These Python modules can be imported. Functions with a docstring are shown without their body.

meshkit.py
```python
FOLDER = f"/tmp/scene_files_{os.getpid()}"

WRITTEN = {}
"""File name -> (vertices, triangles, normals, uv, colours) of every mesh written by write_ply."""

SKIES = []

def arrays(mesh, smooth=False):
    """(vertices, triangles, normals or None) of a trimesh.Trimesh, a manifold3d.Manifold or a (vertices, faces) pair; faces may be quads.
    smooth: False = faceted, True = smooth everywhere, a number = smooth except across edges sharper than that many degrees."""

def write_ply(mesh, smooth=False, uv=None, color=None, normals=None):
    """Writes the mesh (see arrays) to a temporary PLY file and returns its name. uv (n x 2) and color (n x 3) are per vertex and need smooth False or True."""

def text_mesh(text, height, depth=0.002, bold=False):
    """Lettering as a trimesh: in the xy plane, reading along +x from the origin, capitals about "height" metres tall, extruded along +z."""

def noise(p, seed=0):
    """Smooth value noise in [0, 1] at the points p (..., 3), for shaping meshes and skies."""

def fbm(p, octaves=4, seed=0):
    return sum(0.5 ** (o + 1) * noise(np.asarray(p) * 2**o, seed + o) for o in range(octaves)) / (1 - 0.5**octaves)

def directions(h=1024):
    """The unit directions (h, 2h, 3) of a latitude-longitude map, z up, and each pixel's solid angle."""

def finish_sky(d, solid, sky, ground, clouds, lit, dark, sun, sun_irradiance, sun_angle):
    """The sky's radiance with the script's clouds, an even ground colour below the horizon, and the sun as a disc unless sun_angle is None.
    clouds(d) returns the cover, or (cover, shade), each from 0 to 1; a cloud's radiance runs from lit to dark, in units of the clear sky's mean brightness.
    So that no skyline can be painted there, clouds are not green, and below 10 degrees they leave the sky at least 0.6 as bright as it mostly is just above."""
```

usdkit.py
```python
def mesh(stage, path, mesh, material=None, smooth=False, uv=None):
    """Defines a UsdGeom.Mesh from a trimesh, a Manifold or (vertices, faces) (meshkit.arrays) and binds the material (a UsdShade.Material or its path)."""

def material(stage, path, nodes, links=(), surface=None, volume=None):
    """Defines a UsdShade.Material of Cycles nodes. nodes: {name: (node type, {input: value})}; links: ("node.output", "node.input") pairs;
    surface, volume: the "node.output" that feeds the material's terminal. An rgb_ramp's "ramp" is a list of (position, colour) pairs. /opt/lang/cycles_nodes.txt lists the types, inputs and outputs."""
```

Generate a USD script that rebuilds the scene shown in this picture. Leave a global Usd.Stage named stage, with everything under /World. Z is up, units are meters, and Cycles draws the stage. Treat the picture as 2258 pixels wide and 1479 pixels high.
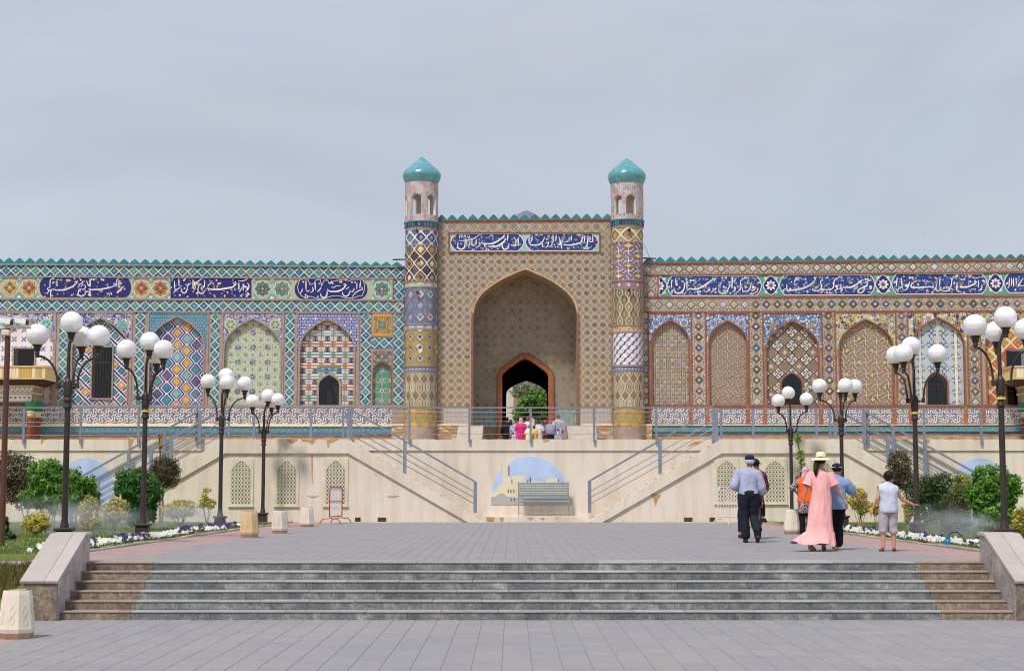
import math, random, glob
import numpy as np
import trimesh, shapely, manifold3d
from shapely.geometry import Polygon, LineString, Point, box as sbox, MultiPolygon
from shapely.ops import unary_union
from shapely import affinity
import mapbox_earcut
import usdkit, meshkit
from pxr import Usd, UsdGeom, UsdLux, UsdShade, Sdf, Gf, Vt

random.seed(7)
RNG = np.random.default_rng(11)
PI = math.pi
stage = Usd.Stage.CreateInMemory()
UsdGeom.SetStageUpAxis(stage, 'Z'); UsdGeom.SetStageMetersPerUnit(stage, 1.0)
UsdGeom.Xform.Define(stage, '/World'); UsdGeom.Scope.Define(stage, '/World/Looks')

# ---------------------------------------------------------------- camera
PW, PH, FP, HZ = 2258.0, 1479.0, 3600.0, 1081.0      # photo size, focal length in its pixels, horizon row
EYE = 1.02                                             # eye height above the upper plaza (z = 0)
TH = math.atan((HZ - PH / 2) / FP)
cam = UsdGeom.Camera.Define(stage, '/World/camera')
cam.CreateHorizontalApertureAttr(36.0); cam.CreateVerticalApertureAttr(36.0 * 670 / 1024)
cam.CreateFocalLengthAttr(36.0 * FP / PW)
cam.CreateClippingRangeAttr(Gf.Vec2f(0.5, 5000))
cam.CreateExposureAttr(0.62)
cam.AddTranslateOp().Set(Gf.Vec3d(0, 0, EYE)); cam.AddRotateXOp().Set(90 + math.degrees(TH))

# ---------------------------------------------------------------- sky and sun (thin high cloud, soft sun from the left behind the camera)
SUN_EL, SUN_AZ = math.radians(56), math.radians(-152)
SUN = np.array([math.cos(SUN_EL) * math.sin(SUN_AZ), math.cos(SUN_EL) * math.cos(SUN_AZ), math.sin(SUN_EL)])
SKY_STRENGTH, CLOUD = 0.1, (3.52, 3.78, 4.25)
sun = UsdLux.DistantLight.Define(stage, '/World/sun')
sun.CreateIntensityAttr(0.60); sun.CreateAngleAttr(8.0); sun.CreateColorAttr(Gf.Vec3f(1.0, 0.94, 0.86))
sun.GetPrim().CreateAttribute('inputs:normalize', Sdf.ValueTypeNames.Bool).Set(True)
zax = Gf.Vec3d(*SUN); xax = Gf.Cross(Gf.Vec3d(0, 0, 1), zax).GetNormalized(); yax = Gf.Cross(zax, xax)
sun.AddTransformOp().Set(Gf.Matrix4d(*xax, 0, *yax, 0, *zax, 0, 0, 0, 0, 1))
sky_mat = usdkit.material(stage, '/World/Looks/sky_cloudy', {
    'sky': ('sky_texture', {'sky_type': 'single_scattering', 'sun_disc': False, 'sun_elevation': SUN_EL, 'sun_rotation': SUN_AZ, 'aerosol_density': 2.0}),
    'tc': ('texture_coordinate', {}),
    'mp': ('mapping', {'scale': (1.0, 1.0, 2.6)}),
    'n': ('noise_texture', {'scale': 2.6, 'detail': 6, 'roughness': 0.55, 'distortion': 0.4}),
    'r': ('rgb_ramp', {'ramp': [(0.30, (0.74, 0.74, 0.74)), (0.68, (0.93, 0.93, 0.93))]}),
    'n2': ('noise_texture', {'scale': 2.1, 'detail': 6, 'roughness': 0.55, 'distortion': 0.6}),
    'r2': ('rgb_ramp', {'ramp': [(0.3, tuple(0.86 * c for c in CLOUD)), (0.7, tuple(1.12 * c for c in CLOUD))]}),
    'm': ('mix_color', {'use_clamp': False}),
    'bg': ('background_shader', {'strength': SKY_STRENGTH}),
}, [('tc.generated', 'mp.vector'), ('mp.vector', 'n.vector'), ('n.fac', 'r.fac'), ('mp.vector', 'n2.vector'), ('n2.fac', 'r2.fac'), ('r.color', 'm.fac'),
    ('sky.color', 'm.a'), ('r2.color', 'm.b'), ('m.result', 'bg.color')], surface='bg.background')
dome = UsdLux.DomeLight.Define(stage, '/World/sky')
UsdShade.MaterialBindingAPI.Apply(dome.GetPrim()).Bind(sky_mat)

# ---------------------------------------------------------------- from photo pixels to points of the place
def ray(px, py):
    u, v = (px - PW / 2) / FP, (PH / 2 - py) / FP
    return np.array([u, math.cos(TH) - v * math.sin(TH), math.sin(TH) + v * math.cos(TH)])
def at(px, py, Y):
    d = ray(px, py); t = Y / d[1]
    return np.array([d[0] * t, Y, EYE + d[2] * t])
def on_z(px, py, z=0.0):
    d = ray(px, py); t = (z - EYE) / d[2]
    return np.array([d[0] * t, d[1] * t, z])

# ---------------------------------------------------------------- naming, tagging, writing prims
_used = {}
def numbered(parent, name):
    k = (parent, name); n = _used.get(k, -1) + 1; _used[k] = n
    return f'{parent}/{name}' if n == 0 else f'{parent}/{name}_{n:03d}'
def tag(p, label=None, cat=None, group=None, kind=None):
    p = p.GetPrim() if hasattr(p, 'GetPrim') else p
    for k, v in (('label', label), ('category', cat), ('group', group), ('kind', kind)):
        if v: p.SetCustomDataByKey(k, v)
    return p
def thing(name, label, cat, loc=(0, 0, 0), rz=0.0, group=None, kind=None):
    x = UsdGeom.Xform.Define(stage, numbered('/World', name))
    x.AddTranslateOp().Set(Gf.Vec3d(*map(float, loc)))
    if rz: x.AddRotateZOp().Set(float(rz))
    return tag(x, label, cat, group, kind)
def pathof(parent):
    return '/World' if parent is None else str(parent.GetPath())
def obj(name, mesh, mat, parent=None, smooth=False, label=None, cat=None, group=None, kind=None, tint=None):
    m = usdkit.mesh(stage, numbered(pathof(parent), name), mesh, mat, smooth=smooth)
    if tint is not None:
        UsdGeom.PrimvarsAPI(m).CreatePrimvar('tint', Sdf.ValueTypeNames.Color3fArray, 'vertex').Set(Vt.Vec3fArray.FromNumpy(np.asarray(tint, np.float32)))
    return tag(m, label, cat, group, kind)
def rawmesh(name, V, Fc, mat, parent, tint=None, **kw):
    m = UsdGeom.Mesh.Define(stage, numbered(pathof(parent), name))
    V = np.asarray(V, np.float32); Fc = np.asarray(Fc, np.int32)
    u, inv = np.unique(Fc, return_inverse=True)
    if len(u) < len(V): V, Fc, tint = V[u], inv.reshape(Fc.shape).astype(np.int32), None if tint is None else np.asarray(tint)[u]
    m.CreatePointsAttr(Vt.Vec3fArray.FromNumpy(V)); m.CreateFaceVertexCountsAttr(Vt.IntArray.FromNumpy(np.full(len(Fc), 3, np.int32)))
    m.CreateFaceVertexIndicesAttr(Vt.IntArray.FromNumpy(Fc.ravel())); m.CreateSubdivisionSchemeAttr('none')
    if tint is not None:
        UsdGeom.PrimvarsAPI(m).CreatePrimvar('tint', Sdf.ValueTypeNames.Color3fArray, 'vertex').Set(Vt.Vec3fArray.FromNumpy(np.asarray(tint, np.float32)))
    if mat is not None: UsdShade.MaterialBindingAPI.Apply(m.GetPrim()).Bind(mat)
    return tag(m, **kw)
def copy_of(root, loc, rz=0.0, label=None, group=None, scale=None):
    was = root.GetCustomData()
    r = thing(str(root.GetName()), label or was['label'], was['category'], loc, rz, group or was.get('group'))
    if scale: UsdGeom.Xformable(r).AddScaleOp().Set(Gf.Vec3f(*scale))
    for c in root.GetChildren():
        n = stage.DefinePrim(r.GetPath().AppendChild(c.GetName())); n.GetReferences().AddInternalReference(c.GetPath()); n.SetInstanceable(False)
    return r

# ---------------------------------------------------------------- plain geometry
def cat(ms): return trimesh.util.concatenate([m for m in ms if m is not None])
def bx(x0, x1, y0, y1, z0, z1, c=0.0):
    if c <= 0:
        m = trimesh.creation.box([x1 - x0, y1 - y0, z1 - z0]); m.apply_translation([(x0 + x1) / 2, (y0 + y1) / 2, (z0 + z1) / 2]); return m
    p = []
    for sx in (x0, x1):
        for sy in (y0, y1):
            for sz in (z0, z1):
                ix, iy, iz = (c if sx == x0 else -c), (c if sy == y0 else -c), (c if sz == z0 else -c)
                p += [(sx, sy + iy, sz + iz), (sx + ix, sy, sz + iz), (sx + ix, sy + iy, sz)]
    return trimesh.convex.convex_hull(np.array(p))
def man(m): return manifold3d.Manifold(manifold3d.Mesh(np.asarray(m.vertices, np.float32), np.asarray(m.faces, np.uint32)))
def tm(m):
    q = m.to_mesh(); return trimesh.Trimesh(q.vert_properties[:, :3], q.tri_verts, process=False)
def tube(pts, r, n=8, cap=True):
    P = np.asarray(pts, float); r = np.broadcast_to(np.asarray(r, float), (len(P),))
    T = np.gradient(P, axis=0); T /= np.linalg.norm(T, axis=1, keepdims=True) + 1e-12
    ref = np.array([0, 0, 1.0]) if np.abs(T[:, 2]).mean() < 0.8 else np.array([1.0, 0, 0])
    A = np.cross(T, ref); A /= np.linalg.norm(A, axis=1, keepdims=True) + 1e-12; B = np.cross(T, A)
    a = np.arange(n) * 2 * PI / n
    V = (P[:, None] + r[:, None, None] * (np.cos(a)[None, :, None] * A[:, None] + np.sin(a)[None, :, None] * B[:, None])).reshape(-1, 3)
    F = []
    for i in range(len(P) - 1):
        for j in range(n):
            k = (j + 1) % n
            F += [(i * n + j, (i + 1) * n + j, (i + 1) * n + k), (i * n + j, (i + 1) * n + k, i * n + k)]
    if cap:
        V = np.vstack([V, P[0], P[-1]]); a0, b0 = len(V) - 2, len(V) - 1; e = (len(P) - 1) * n
        for j in range(n):
            k = (j + 1) % n; F += [(a0, j, k), (b0, e + k, e + j)]
    m = trimesh.Trimesh(V, np.array(F), process=False)
    if m.volume < 0: m.invert()
    return m
def bar(a, b, w, h=None):
    """a square bar from a to b, w across and h upright"""
    a, b = np.asarray(a, float), np.asarray(b, float); h = h or w
    t = (b - a) / np.linalg.norm(b - a); up = np.array([0, 0, 1.0]) if abs(t[2]) < 0.95 else np.array([0, 1.0, 0])
    s = np.cross(t, up); s /= np.linalg.norm(s); u = np.cross(s, t)
    P = [p + i * s * w / 2 + j * u * h / 2 for p in (a, b) for i in (-1, 1) for j in (-1, 1)]
    return trimesh.convex.convex_hull(np.array(P))
def lathe(prof, n=24, a0=0.0):
    """prof: (r, z) from bottom to top"""
    prof = np.asarray(prof, float); a = a0 + np.arange(n) * 2 * PI / n
    V = np.stack([prof[:, 0:1] * np.cos(a), prof[:, 0:1] * np.sin(a), np.repeat(prof[:, 1:2], n, 1)], -1).reshape(-1, 3)
    F = []
    for i in range(len(prof) - 1):
        for j in range(n):
            k = (j + 1) % n; F += [(i * n + j, i * n + k, (i + 1) * n + k), (i * n + j, (i + 1) * n + k, (i + 1) * n + j)]
    V = np.vstack([V, [0, 0, prof[0, 1]], [0, 0, prof[-1, 1]]]); e = (len(prof) - 1) * n
    for j in range(n):
        k = (j + 1) % n; F += [(len(V) - 2, k, j), (len(V) - 1, e + j, e + k)]
    return trimesh.Trimesh(V, np.array(F), process=False)
def polys(g):
    if g is None or g.is_empty: return []
    if g.geom_type == 'Polygon': return [g]
    return [p for p in getattr(g, 'geoms', []) for p in polys(p)]
def earcut(p):
    rings = [np.asarray(p.exterior.coords)[:-1]] + [np.asarray(r.coords)[:-1] for r in p.interiors]
    v = np.vstack(rings); return v, mapbox_earcut.triangulate_float64(v, np.cumsum([len(r) for r in rings]).astype(np.uint32)).reshape(-1, 3)
def extrude(g, d0, d1):
    """2D polygon (x, z) extruded along depth: solid in (x, z, d) with d from d0 to d1; returns V (n, 3) as x, z, d and faces"""
    out = []
    for p in polys(g):
        p = shapely.geometry.polygon.orient(p); m = trimesh.creation.extrude_polygon(p, d1 - d0, engine='earcut')
        m.apply_translation([0, 0, d0]); out.append(m)
    return cat(out) if out else None
def upright(m, Y=0.0):
    """an extrusion (x, z, depth) stood up: depth runs towards the viewer (-y) from the plane y = Y"""
    if m is None: return None
    v = m.vertices; return trimesh.Trimesh(np.stack([v[:, 0], Y - v[:, 2], v[:, 1]], 1), m.faces, process=False)
def srgb(r, g, b, k=1.0):
    c = np.array([r, g, b]) / 255.0; c = np.where(c < 0.04045, c / 12.92, ((c + 0.055) / 1.055) ** 2.4) * k
    return tuple(float(x) for x in np.clip(c, 0, 0.9))

# ---------------------------------------------------------------- materials
def mat(name, color, rough=0.6, var=0.15, scale=6.0, bump=0.0, bscale=40.0, metal=0.0, spec=0.4, rnd=0.0, fine=None, bdist=0.01, extra=None):
    """one colour with noise: 'var' is how far the tone wanders, rnd varies it from object to object"""
    c = np.array(color)
    nodes = {'tc': ('texture_coordinate', {}), 'n': ('noise_texture', {'scale': scale, 'detail': 5, 'roughness': 0.6}),
             'r': ('rgb_ramp', {'ramp': [(0.3, tuple(c * (1 - var))), (0.7, tuple(np.minimum(c * (1 + var), 0.95)))]}),
             'p': ('principled_bsdf', {'roughness': rough, 'metallic': metal, 'specular_ior_level': spec})}
    links = [('tc.object', 'n.vector'), ('n.fac', 'r.fac')]; out = 'r.color'
    if fine:
        nodes['n3'] = ('noise_texture', {'scale': fine[0], 'detail': 3}); nodes['r3'] = ('rgb_ramp', {'ramp': [(0.35, (1 - fine[1],) * 3), (0.65, (1 + fine[1],) * 3)]})
        nodes['m3'] = ('mix_color', {'blend_type': 'multiply', 'fac': 1.0, 'use_clamp': False}); links += [('tc.object', 'n3.vector'), ('n3.fac', 'r3.fac'), (out, 'm3.a'), ('r3.color', 'm3.b')]; out = 'm3.result'
    if rnd:
        nodes['oi'] = ('object_info', {}); nodes['rr'] = ('rgb_ramp', {'ramp': [(0.0, (1 - rnd,) * 3), (1.0, (1 + rnd,) * 3)]})
        nodes['mr'] = ('mix_color', {'blend_type': 'multiply', 'fac': 1.0, 'use_clamp': False}); links += [('oi.random', 'rr.fac'), (out, 'mr.a'), ('rr.color', 'mr.b')]; out = 'mr.result'
    links.append((out, 'p.base_color'))
    if bump:
        nodes['nb'] = ('noise_texture', {'scale': bscale, 'detail': 4}); nodes['b'] = ('bump', {'strength': bump, 'distance': bdist})
        links += [('tc.object', 'nb.vector'), ('nb.fac', 'b.height'), ('b.normal', 'p.normal')]
    return usdkit.material(stage, '/World/Looks/' + name, nodes, links, surface='p.BSDF')
def tint_mat(name, rough=0.4, dirt=0.25, dscale=1.5, bump=0.15, spec=0.5, bscale=60.0):
    """colour from the mesh's own tint (one glaze per piece), with dust and fading over it"""
    return usdkit.material(stage, '/World/Looks/' + name, {
        'a': ('attribute', {'attribute': 'tint'}), 'g': ('geometry', {}),
        'n': ('noise_texture', {'scale': dscale, 'detail': 6, 'roughness': 0.65}), 'r': ('rgb_ramp', {'ramp': [(0.42, (0, 0, 0)), (0.75, (dirt,) * 3)]}),
        'm': ('mix_color', {'b': (0.42, 0.36, 0.30)}),
        'nb': ('noise_texture', {'scale': bscale, 'detail': 3}), 'b': ('bump', {'strength': bump, 'distance': 0.01}),
        'p': ('principled_bsdf', {'roughness': rough, 'specular_ior_level': spec})},
        [('g.position', 'n.vector'), ('n.fac', 'r.fac'), ('r.color', 'm.fac'), ('a.color', 'm.a'), ('m.result', 'p.base_color'), ('g.position', 'nb.vector'), ('nb.fac', 'b.height'), ('b.normal', 'p.normal')], surface='p.BSDF')
M = {}
M['glaze'] = tint_mat('glazed_tile', 0.38, 0.30)
M['painted'] = tint_mat('painted_plaster', 0.75, 0.15)
M['cloth_tint'] = tint_mat('printed_cloth', 0.9, 0.0, bump=0.0, spec=0.1)
M['leaf_tint'] = usdkit.material(stage, '/World/Looks/leaf', {
    'a': ('attribute', {'attribute': 'tint'}), 'p': ('principled_bsdf', {'roughness': 0.5, 'specular_ior_level': 0.4}), 't': ('translucent_bsdf', {}), 'x': ('mix_closure', {'fac': 0.35})},
    [('a.color', 'p.base_color'), ('a.color', 't.color'), ('p.BSDF', 'x.closure1'), ('t.BSDF', 'x.closure2')], surface='x.closure')
# ---------------------------------------------------------------- mosaic: every piece a raised polygon with its own glaze
PAL = {k: srgb(*v, k=0.98) for k, v in dict(
    teal=(52, 138, 148), teal2=(66, 150, 140), teal3=(40, 120, 150), aqua=(120, 178, 182), navy=(38, 40, 118), blue=(44, 62, 158), blue2=(80, 108, 166), lav=(150, 162, 198),
    white=(222, 220, 222), cream=(214, 204, 184), beige=(186, 168, 146), sand=(172, 150, 122), mortar=(150, 136, 124), yellow=(216, 168, 64), gold=(190, 154, 72), olive=(162, 148, 86),
    orange=(208, 122, 40), rust=(178, 96, 58), red=(150, 74, 56), pink=(206, 176, 170), mauve=(140, 110, 130), purple=(84, 76, 120), dark=(66, 54, 62), green=(78, 124, 92), grey=(160, 158, 164),
    palegreen=(176, 188, 160), sky=(150, 186, 206), brown=(118, 88, 62), khaki=(128, 112, 84), brick=(176, 140, 104), black=(30, 30, 36), tealdeep=(22, 116, 126), tealdome=(84, 166, 164)).items()}
def dia(cx=0, cy=0, r=1, ry=None):
    ry = r if ry is None else ry
    return np.array([(cx + r, cy), (cx, cy + ry), (cx - r, cy), (cx, cy - ry)], float)
def rec(x0, x1, y0, y1): return np.array([(x0, y0), (x1, y0), (x1, y1), (x0, y1)], float)
def strip(a, b, w, ext=0.0):
    a, b = np.array(a, float), np.array(b, float); t = (b - a) / np.linalg.norm(b - a); n = np.array([-t[1], t[0]]) * w / 2
    a, b = a - t * ext, b + t * ext
    return np.array([a - n, b - n, b + n, a + n])
def ngon(n, r, cx=0, cy=0, a0=0.0):
    a = a0 + np.arange(n) * 2 * PI / n; return np.stack([cx + r * np.cos(a), cy + r * np.sin(a)], 1)
def star(n, r, r2, cx=0, cy=0, a0=0.0):
    a = a0 + np.arange(2 * n) * PI / n; q = np.where(np.arange(2 * n) % 2 == 0, r, r2)
    return np.stack([cx + q * np.cos(a), cy + q * np.sin(a)], 1)
def polyline(pts, w): return [strip(a, b, w, w * 0.35) for a, b in zip(pts[:-1], pts[1:])]
def rot(p, deg):
    a = math.radians(deg); return np.asarray(p) @ np.array([[math.cos(a), math.sin(a)], [-math.sin(a), math.cos(a)]])
def mul(cell, s, sy=None): return [(np.asarray(p) * [s, sy or s], c, l) for p, c, l in cell]

class Mos:
    def __init__(self, pt, d0=0.0, step=0.007):
        self.pt, self.d0, self.step, self.V, self.F, self.C, self.n = pt, d0, step, [], [], [], 0
        self.picked = []; self.cut = 0.0                          # cut: width of the strips that pieces on a round wall are sliced into
    def _add(self, P, tri, col, lev, sides=True):
        """P (N, k, 2) pieces of one shape, tri its triangles, col (N, 3)"""
        N, k = P.shape[:2]
        if N == 0: return
        d1 = self.d0 + lev * self.step + RNG.uniform(-0.0012, 0.0012, N); dlow = self.d0 + (lev - 1) * self.step - 0.003
        top = np.concatenate([P, np.repeat(d1[:, None, None], k, 1)], 2)
        low = np.concatenate([P, np.full((N, k, 1), dlow)], 2)
        V = np.concatenate([top, low], 1)
        a = P[0]; area = 0.5 * np.sum(a[:, 0] * np.roll(a[:, 1], -1) - a[:, 1] * np.roll(a[:, 0], -1))
        t = tri
        if len(t):
            q = a[t[0]]; s = (q[1, 0] - q[0, 0]) * (q[2, 1] - q[0, 1]) - (q[1, 1] - q[0, 1]) * (q[2, 0] - q[0, 0])
            if s < 0: t = t[:, ::-1]
        F = [t]
        if sides:
            i = np.arange(k); j = (i + 1) % k
            if area < 0: i, j = j, i
            F += [np.stack([i, i + k, j], 1), np.stack([j, i + k, j + k], 1)]
        F = np.vstack(F)
        off = self.n + np.arange(N) * 2 * k
        self.V.append(V.reshape(-1, 3)); self.F.append((F[None] + off[:, None, None]).reshape(-1, 3)); self.C.append(np.repeat(col, 2 * k, 0)); self.n += N * 2 * k
    def _colors(self, col, N):
        if isinstance(col, (list, tuple)) and isinstance(col[0], str): c = np.array([PAL[col[i]] for i in RNG.integers(0, len(col), N)])
        else: c = np.repeat(np.array([PAL[col] if isinstance(col, str) else col], float), N, 0)
        return np.clip(c * RNG.uniform(0.84, 1.14, (N, 1)) * RNG.uniform(0.96, 1.04, (N, 3)), 0, 0.92)
    def raw(self, shapes, col, lev=1, sides=True, inset=0.0):
        lev = lev or .5                                          # grounds lie just proud of the wall behind them
        for s in (shapes if isinstance(shapes, list) else [shapes]):
            if not hasattr(s, 'geom_type'): s = Polygon(s)
            for p in polys(s if not inset else s.buffer(-inset)):
                if p.area < 1e-5: continue
                v, t = earcut(p)
                if len(t) == 0: continue
                if p.interiors: # rings: no side walls needed on holes at this size
                    self._add(v[None], t, self._colors(col, 1), lev, False)
                else: self._add(v[None], t, self._colors(col, 1), lev, sides)
    def lay(self, region, cell, px, py, ox=0.0, oy=0.0, stagger=0.0, pick=None, sides=True, skip=None):
        """repeats the cell over the region on a px by py lattice; stagger shifts odd rows by that share of px"""
        x0, y0, x1, y1 = region.bounds; shapely.prepare(region)
        I = np.arange(math.floor((x0 - ox) / px) - 1, math.ceil((x1 - ox) / px) + 2); J = np.arange(math.floor((y0 - oy) / py) - 1, math.ceil((y1 - oy) / py) + 2)
        ii, jj = np.meshgrid(I, J); ii, jj = ii.ravel(), jj.ravel()
        O = np.stack([ox + ii * px + (jj % 2) * stagger * px, oy + jj * py], 1)
        for poly, col, lev in cell:
            poly = np.asarray(poly, float); o = O
            if callable(col):
                keys = np.array([col(i, j) or '' for i, j in zip(ii, jj)])
                groups = [(k, O[keys == k]) for k in sorted(set(keys)) if k]
            else: groups = [(col, O)]
            for c, o in groups:
                P = poly[None] + o[:, None]
                S = shapely.polygons(P)
                ok = shapely.is_valid(S); P, S = P[ok], S[ok]
                if self.cut:
                    hit = shapely.intersects(region, S)
                    for g in shapely.intersection(S[hit], region):
                        cc = tuple(self._colors(c, 1)[0])
                        if g.is_empty: continue
                        a0, _, a1, _ = g.bounds
                        for i in range(math.floor(a0 / self.cut), math.floor(a1 / self.cut) + 1):
                            q = g.intersection(sbox(i * self.cut, y0 - 1, (i + 1) * self.cut, y1 + 1))
                            for p in polys(q):
                                if p.area > 2e-5:
                                    v, t = earcut(p)
                                    if len(t): self._add(v[None], t, np.array([cc]), lev, False)
                    continue
                ins = shapely.contains(region, S)
                if ins.any():
                    t = mapbox_earcut.triangulate_float64(poly, np.array([len(poly)], np.uint32)).reshape(-1, 3)
                    if pick == lev: self.picked += [(q, cc) for q, cc in zip(P[ins], self._colors(c, ins.sum()))]
                    else: self._add(P[ins], t, self._colors(c, ins.sum()), lev, sides)
                cut = ~ins & shapely.intersects(region, S)
                for g in shapely.intersection(S[cut], region):
                    for p in polys(g):
                        if p.area > 2e-5: self.raw(p, c, lev, sides)
    def build(self, name, parent, mat=None, **kw):
        if not self.V: return None
        V = np.vstack(self.V); W = self.pt(V[:, 0], V[:, 1], V[:, 2])
        return rawmesh(name, W, np.vstack(self.F), mat or M['glaze'], parent, np.vstack(self.C), **kw)
    def tiles(self, name, parent, lev, limit):
        """the picked pieces as parts of their own"""
        k = 0
        for P, c in self.picked:
            if TILES_LEFT[0] <= 0: break
            TILES_LEFT[0] -= 1
            n = len(P); d1, d0 = self.d0 + lev * self.step, self.d0 - 0.002
            ctr = P.mean(0); Q = ctr + (P - ctr) * 0.93
            V = np.vstack([np.c_[Q, np.full(n, d1 + 0.004)], np.c_[P, np.full(n, d1)], np.c_[P, np.full(n, d0)]])
            i = np.arange(n); j = (i + 1) % n
            F = [(0, 1, 2), (0, 2, 3)] if n == 4 else [(0, a, a + 1) for a in range(1, n - 1)]
            F = np.vstack([F, np.c_[i, i + n, j], np.c_[j, i + n, j + n], np.c_[i + n, i + 2 * n, j + n], np.c_[j + n, i + 2 * n, j + 2 * n]])
            rawmesh(name, self.pt(V[:, 0], V[:, 1], V[:, 2]), F, M['glaze'], parent, np.repeat(c[None], len(V), 0))
TILES_LEFT = [296]

# ---- the unit cells (period 1)
S2 = math.sqrt(2)
def cell_teal(vert=False):
    c = [(dia(0, 0, .41), ['teal', 'teal', 'teal2', 'teal3'], 1)]
    for s in (-1, 1):
        c += [(rec(-.022, .022, s * .06 if s > 0 else -.24, .24 if s > 0 else -.06), 'navy', 2), (rec(.06 if s > 0 else -.24, .24 if s > 0 else -.06, -.022, .022), 'navy', 2)]
    c += [(star(4, .13, .045), ['cream', 'yellow', 'pink', 'orange', 'yellow'], 3)]
    for a in (0, 90, 180, 270): c.append((rot(strip((.5, 0), (0, .5), .075, .01), a), 'white', 2))
    for s in (-1, 1):
        c += [(np.array([(.5 - .42, s * .58), (.5, s * .135), (.5 + .42, s * .58), (.5 + .24, s * .58), (.5, s * .31), (.5 - .24, s * .58)]), ['navy', 'navy', 'blue', 'purple'], 1),
              (np.array([(.5 - .2, s * .585), (.5, s * .345), (.5 + .2, s * .585)]), ['teal2', 'teal', 'gold', 'orange', 'aqua'], 1)]
    return [(rot(p, 90), k, l) for p, k, l in c] if vert else c
def cell_white(vert=False, f=1.0):
    c = [(dia(0, 0, .44), ['khaki', 'green', 'grey', 'khaki'], 1), (dia(0, 0, .36), ['dark', 'dark', 'navy'], 2), (dia(0, 0, .29), 'white', 3), (dia(0, 0, .19), ['olive', 'pink', 'beige', 'khaki', 'grey'], 4), (dia(0, 0, .07), 'cream', 5)]
    for s in (-1, 1):
        for u in (-1, 1):
            c += [(strip((.5 + u * .30, s * .5), (.5 + u * .06, s * .22), .075), 'cream', 2), (strip((.5 + u * .16, s * .58), (.5 + u * .34, s * .40), .07), 'cream', 3), (np.array([(.5 + u * .1, s * .36), (.5 + u * .26, s * .36), (.5 + u * .2, s * .5)]), 'dark', 2)]
        c += [(dia(.5, s * .14, .075), ['cream', 'pink'], 3), (dia(.5, s * .36, .07), ['olive', 'green', 'beige'], 2), (dia(.5, s * .52, .09), 'cream', 2)]
    return [(rot(p, 90), k, l) for p, k, l in c] if vert else c
def cell_star(cols=('orange', 'yellow'), inner=('teal3', 'dark')):
    c = [(star(8, .5, .385, a0=PI / 2), 'white', 1), (star(8, .46, .355, a0=PI / 2), 'dark', 2), (star(8, .435, .335, a0=PI / 2), list(cols), 3)]
    for a in (0, 90, 180, 270):
        c += [(rot(dia(.2, 0, .125), a), 'dark', 4), (rot(dia(.2, 0, .075), a), inner[0], 5), (rot(strip((.07, .07), (.2, .2), .04), a), 'brown', 4)]
    c += [(star(4, .08, .03), 'cream', 5)]
    for sx in (-1, 1):
        for sy in (-1, 1):
            c += [(star(4, .17, .08, .5 * sx, .5 * sy), 'teal2', 1), (dia(.5 * sx, .52 * sy, .1), 'white', 2), (strip((.27 * sx, .5 * sy), (.5 * sx, .27 * sy), .06), 'teal2', 1), (strip((.36 * sx, .6 * sy), (.6 * sx, .36 * sy), .05), 'cream', 1)]
    return c
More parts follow.
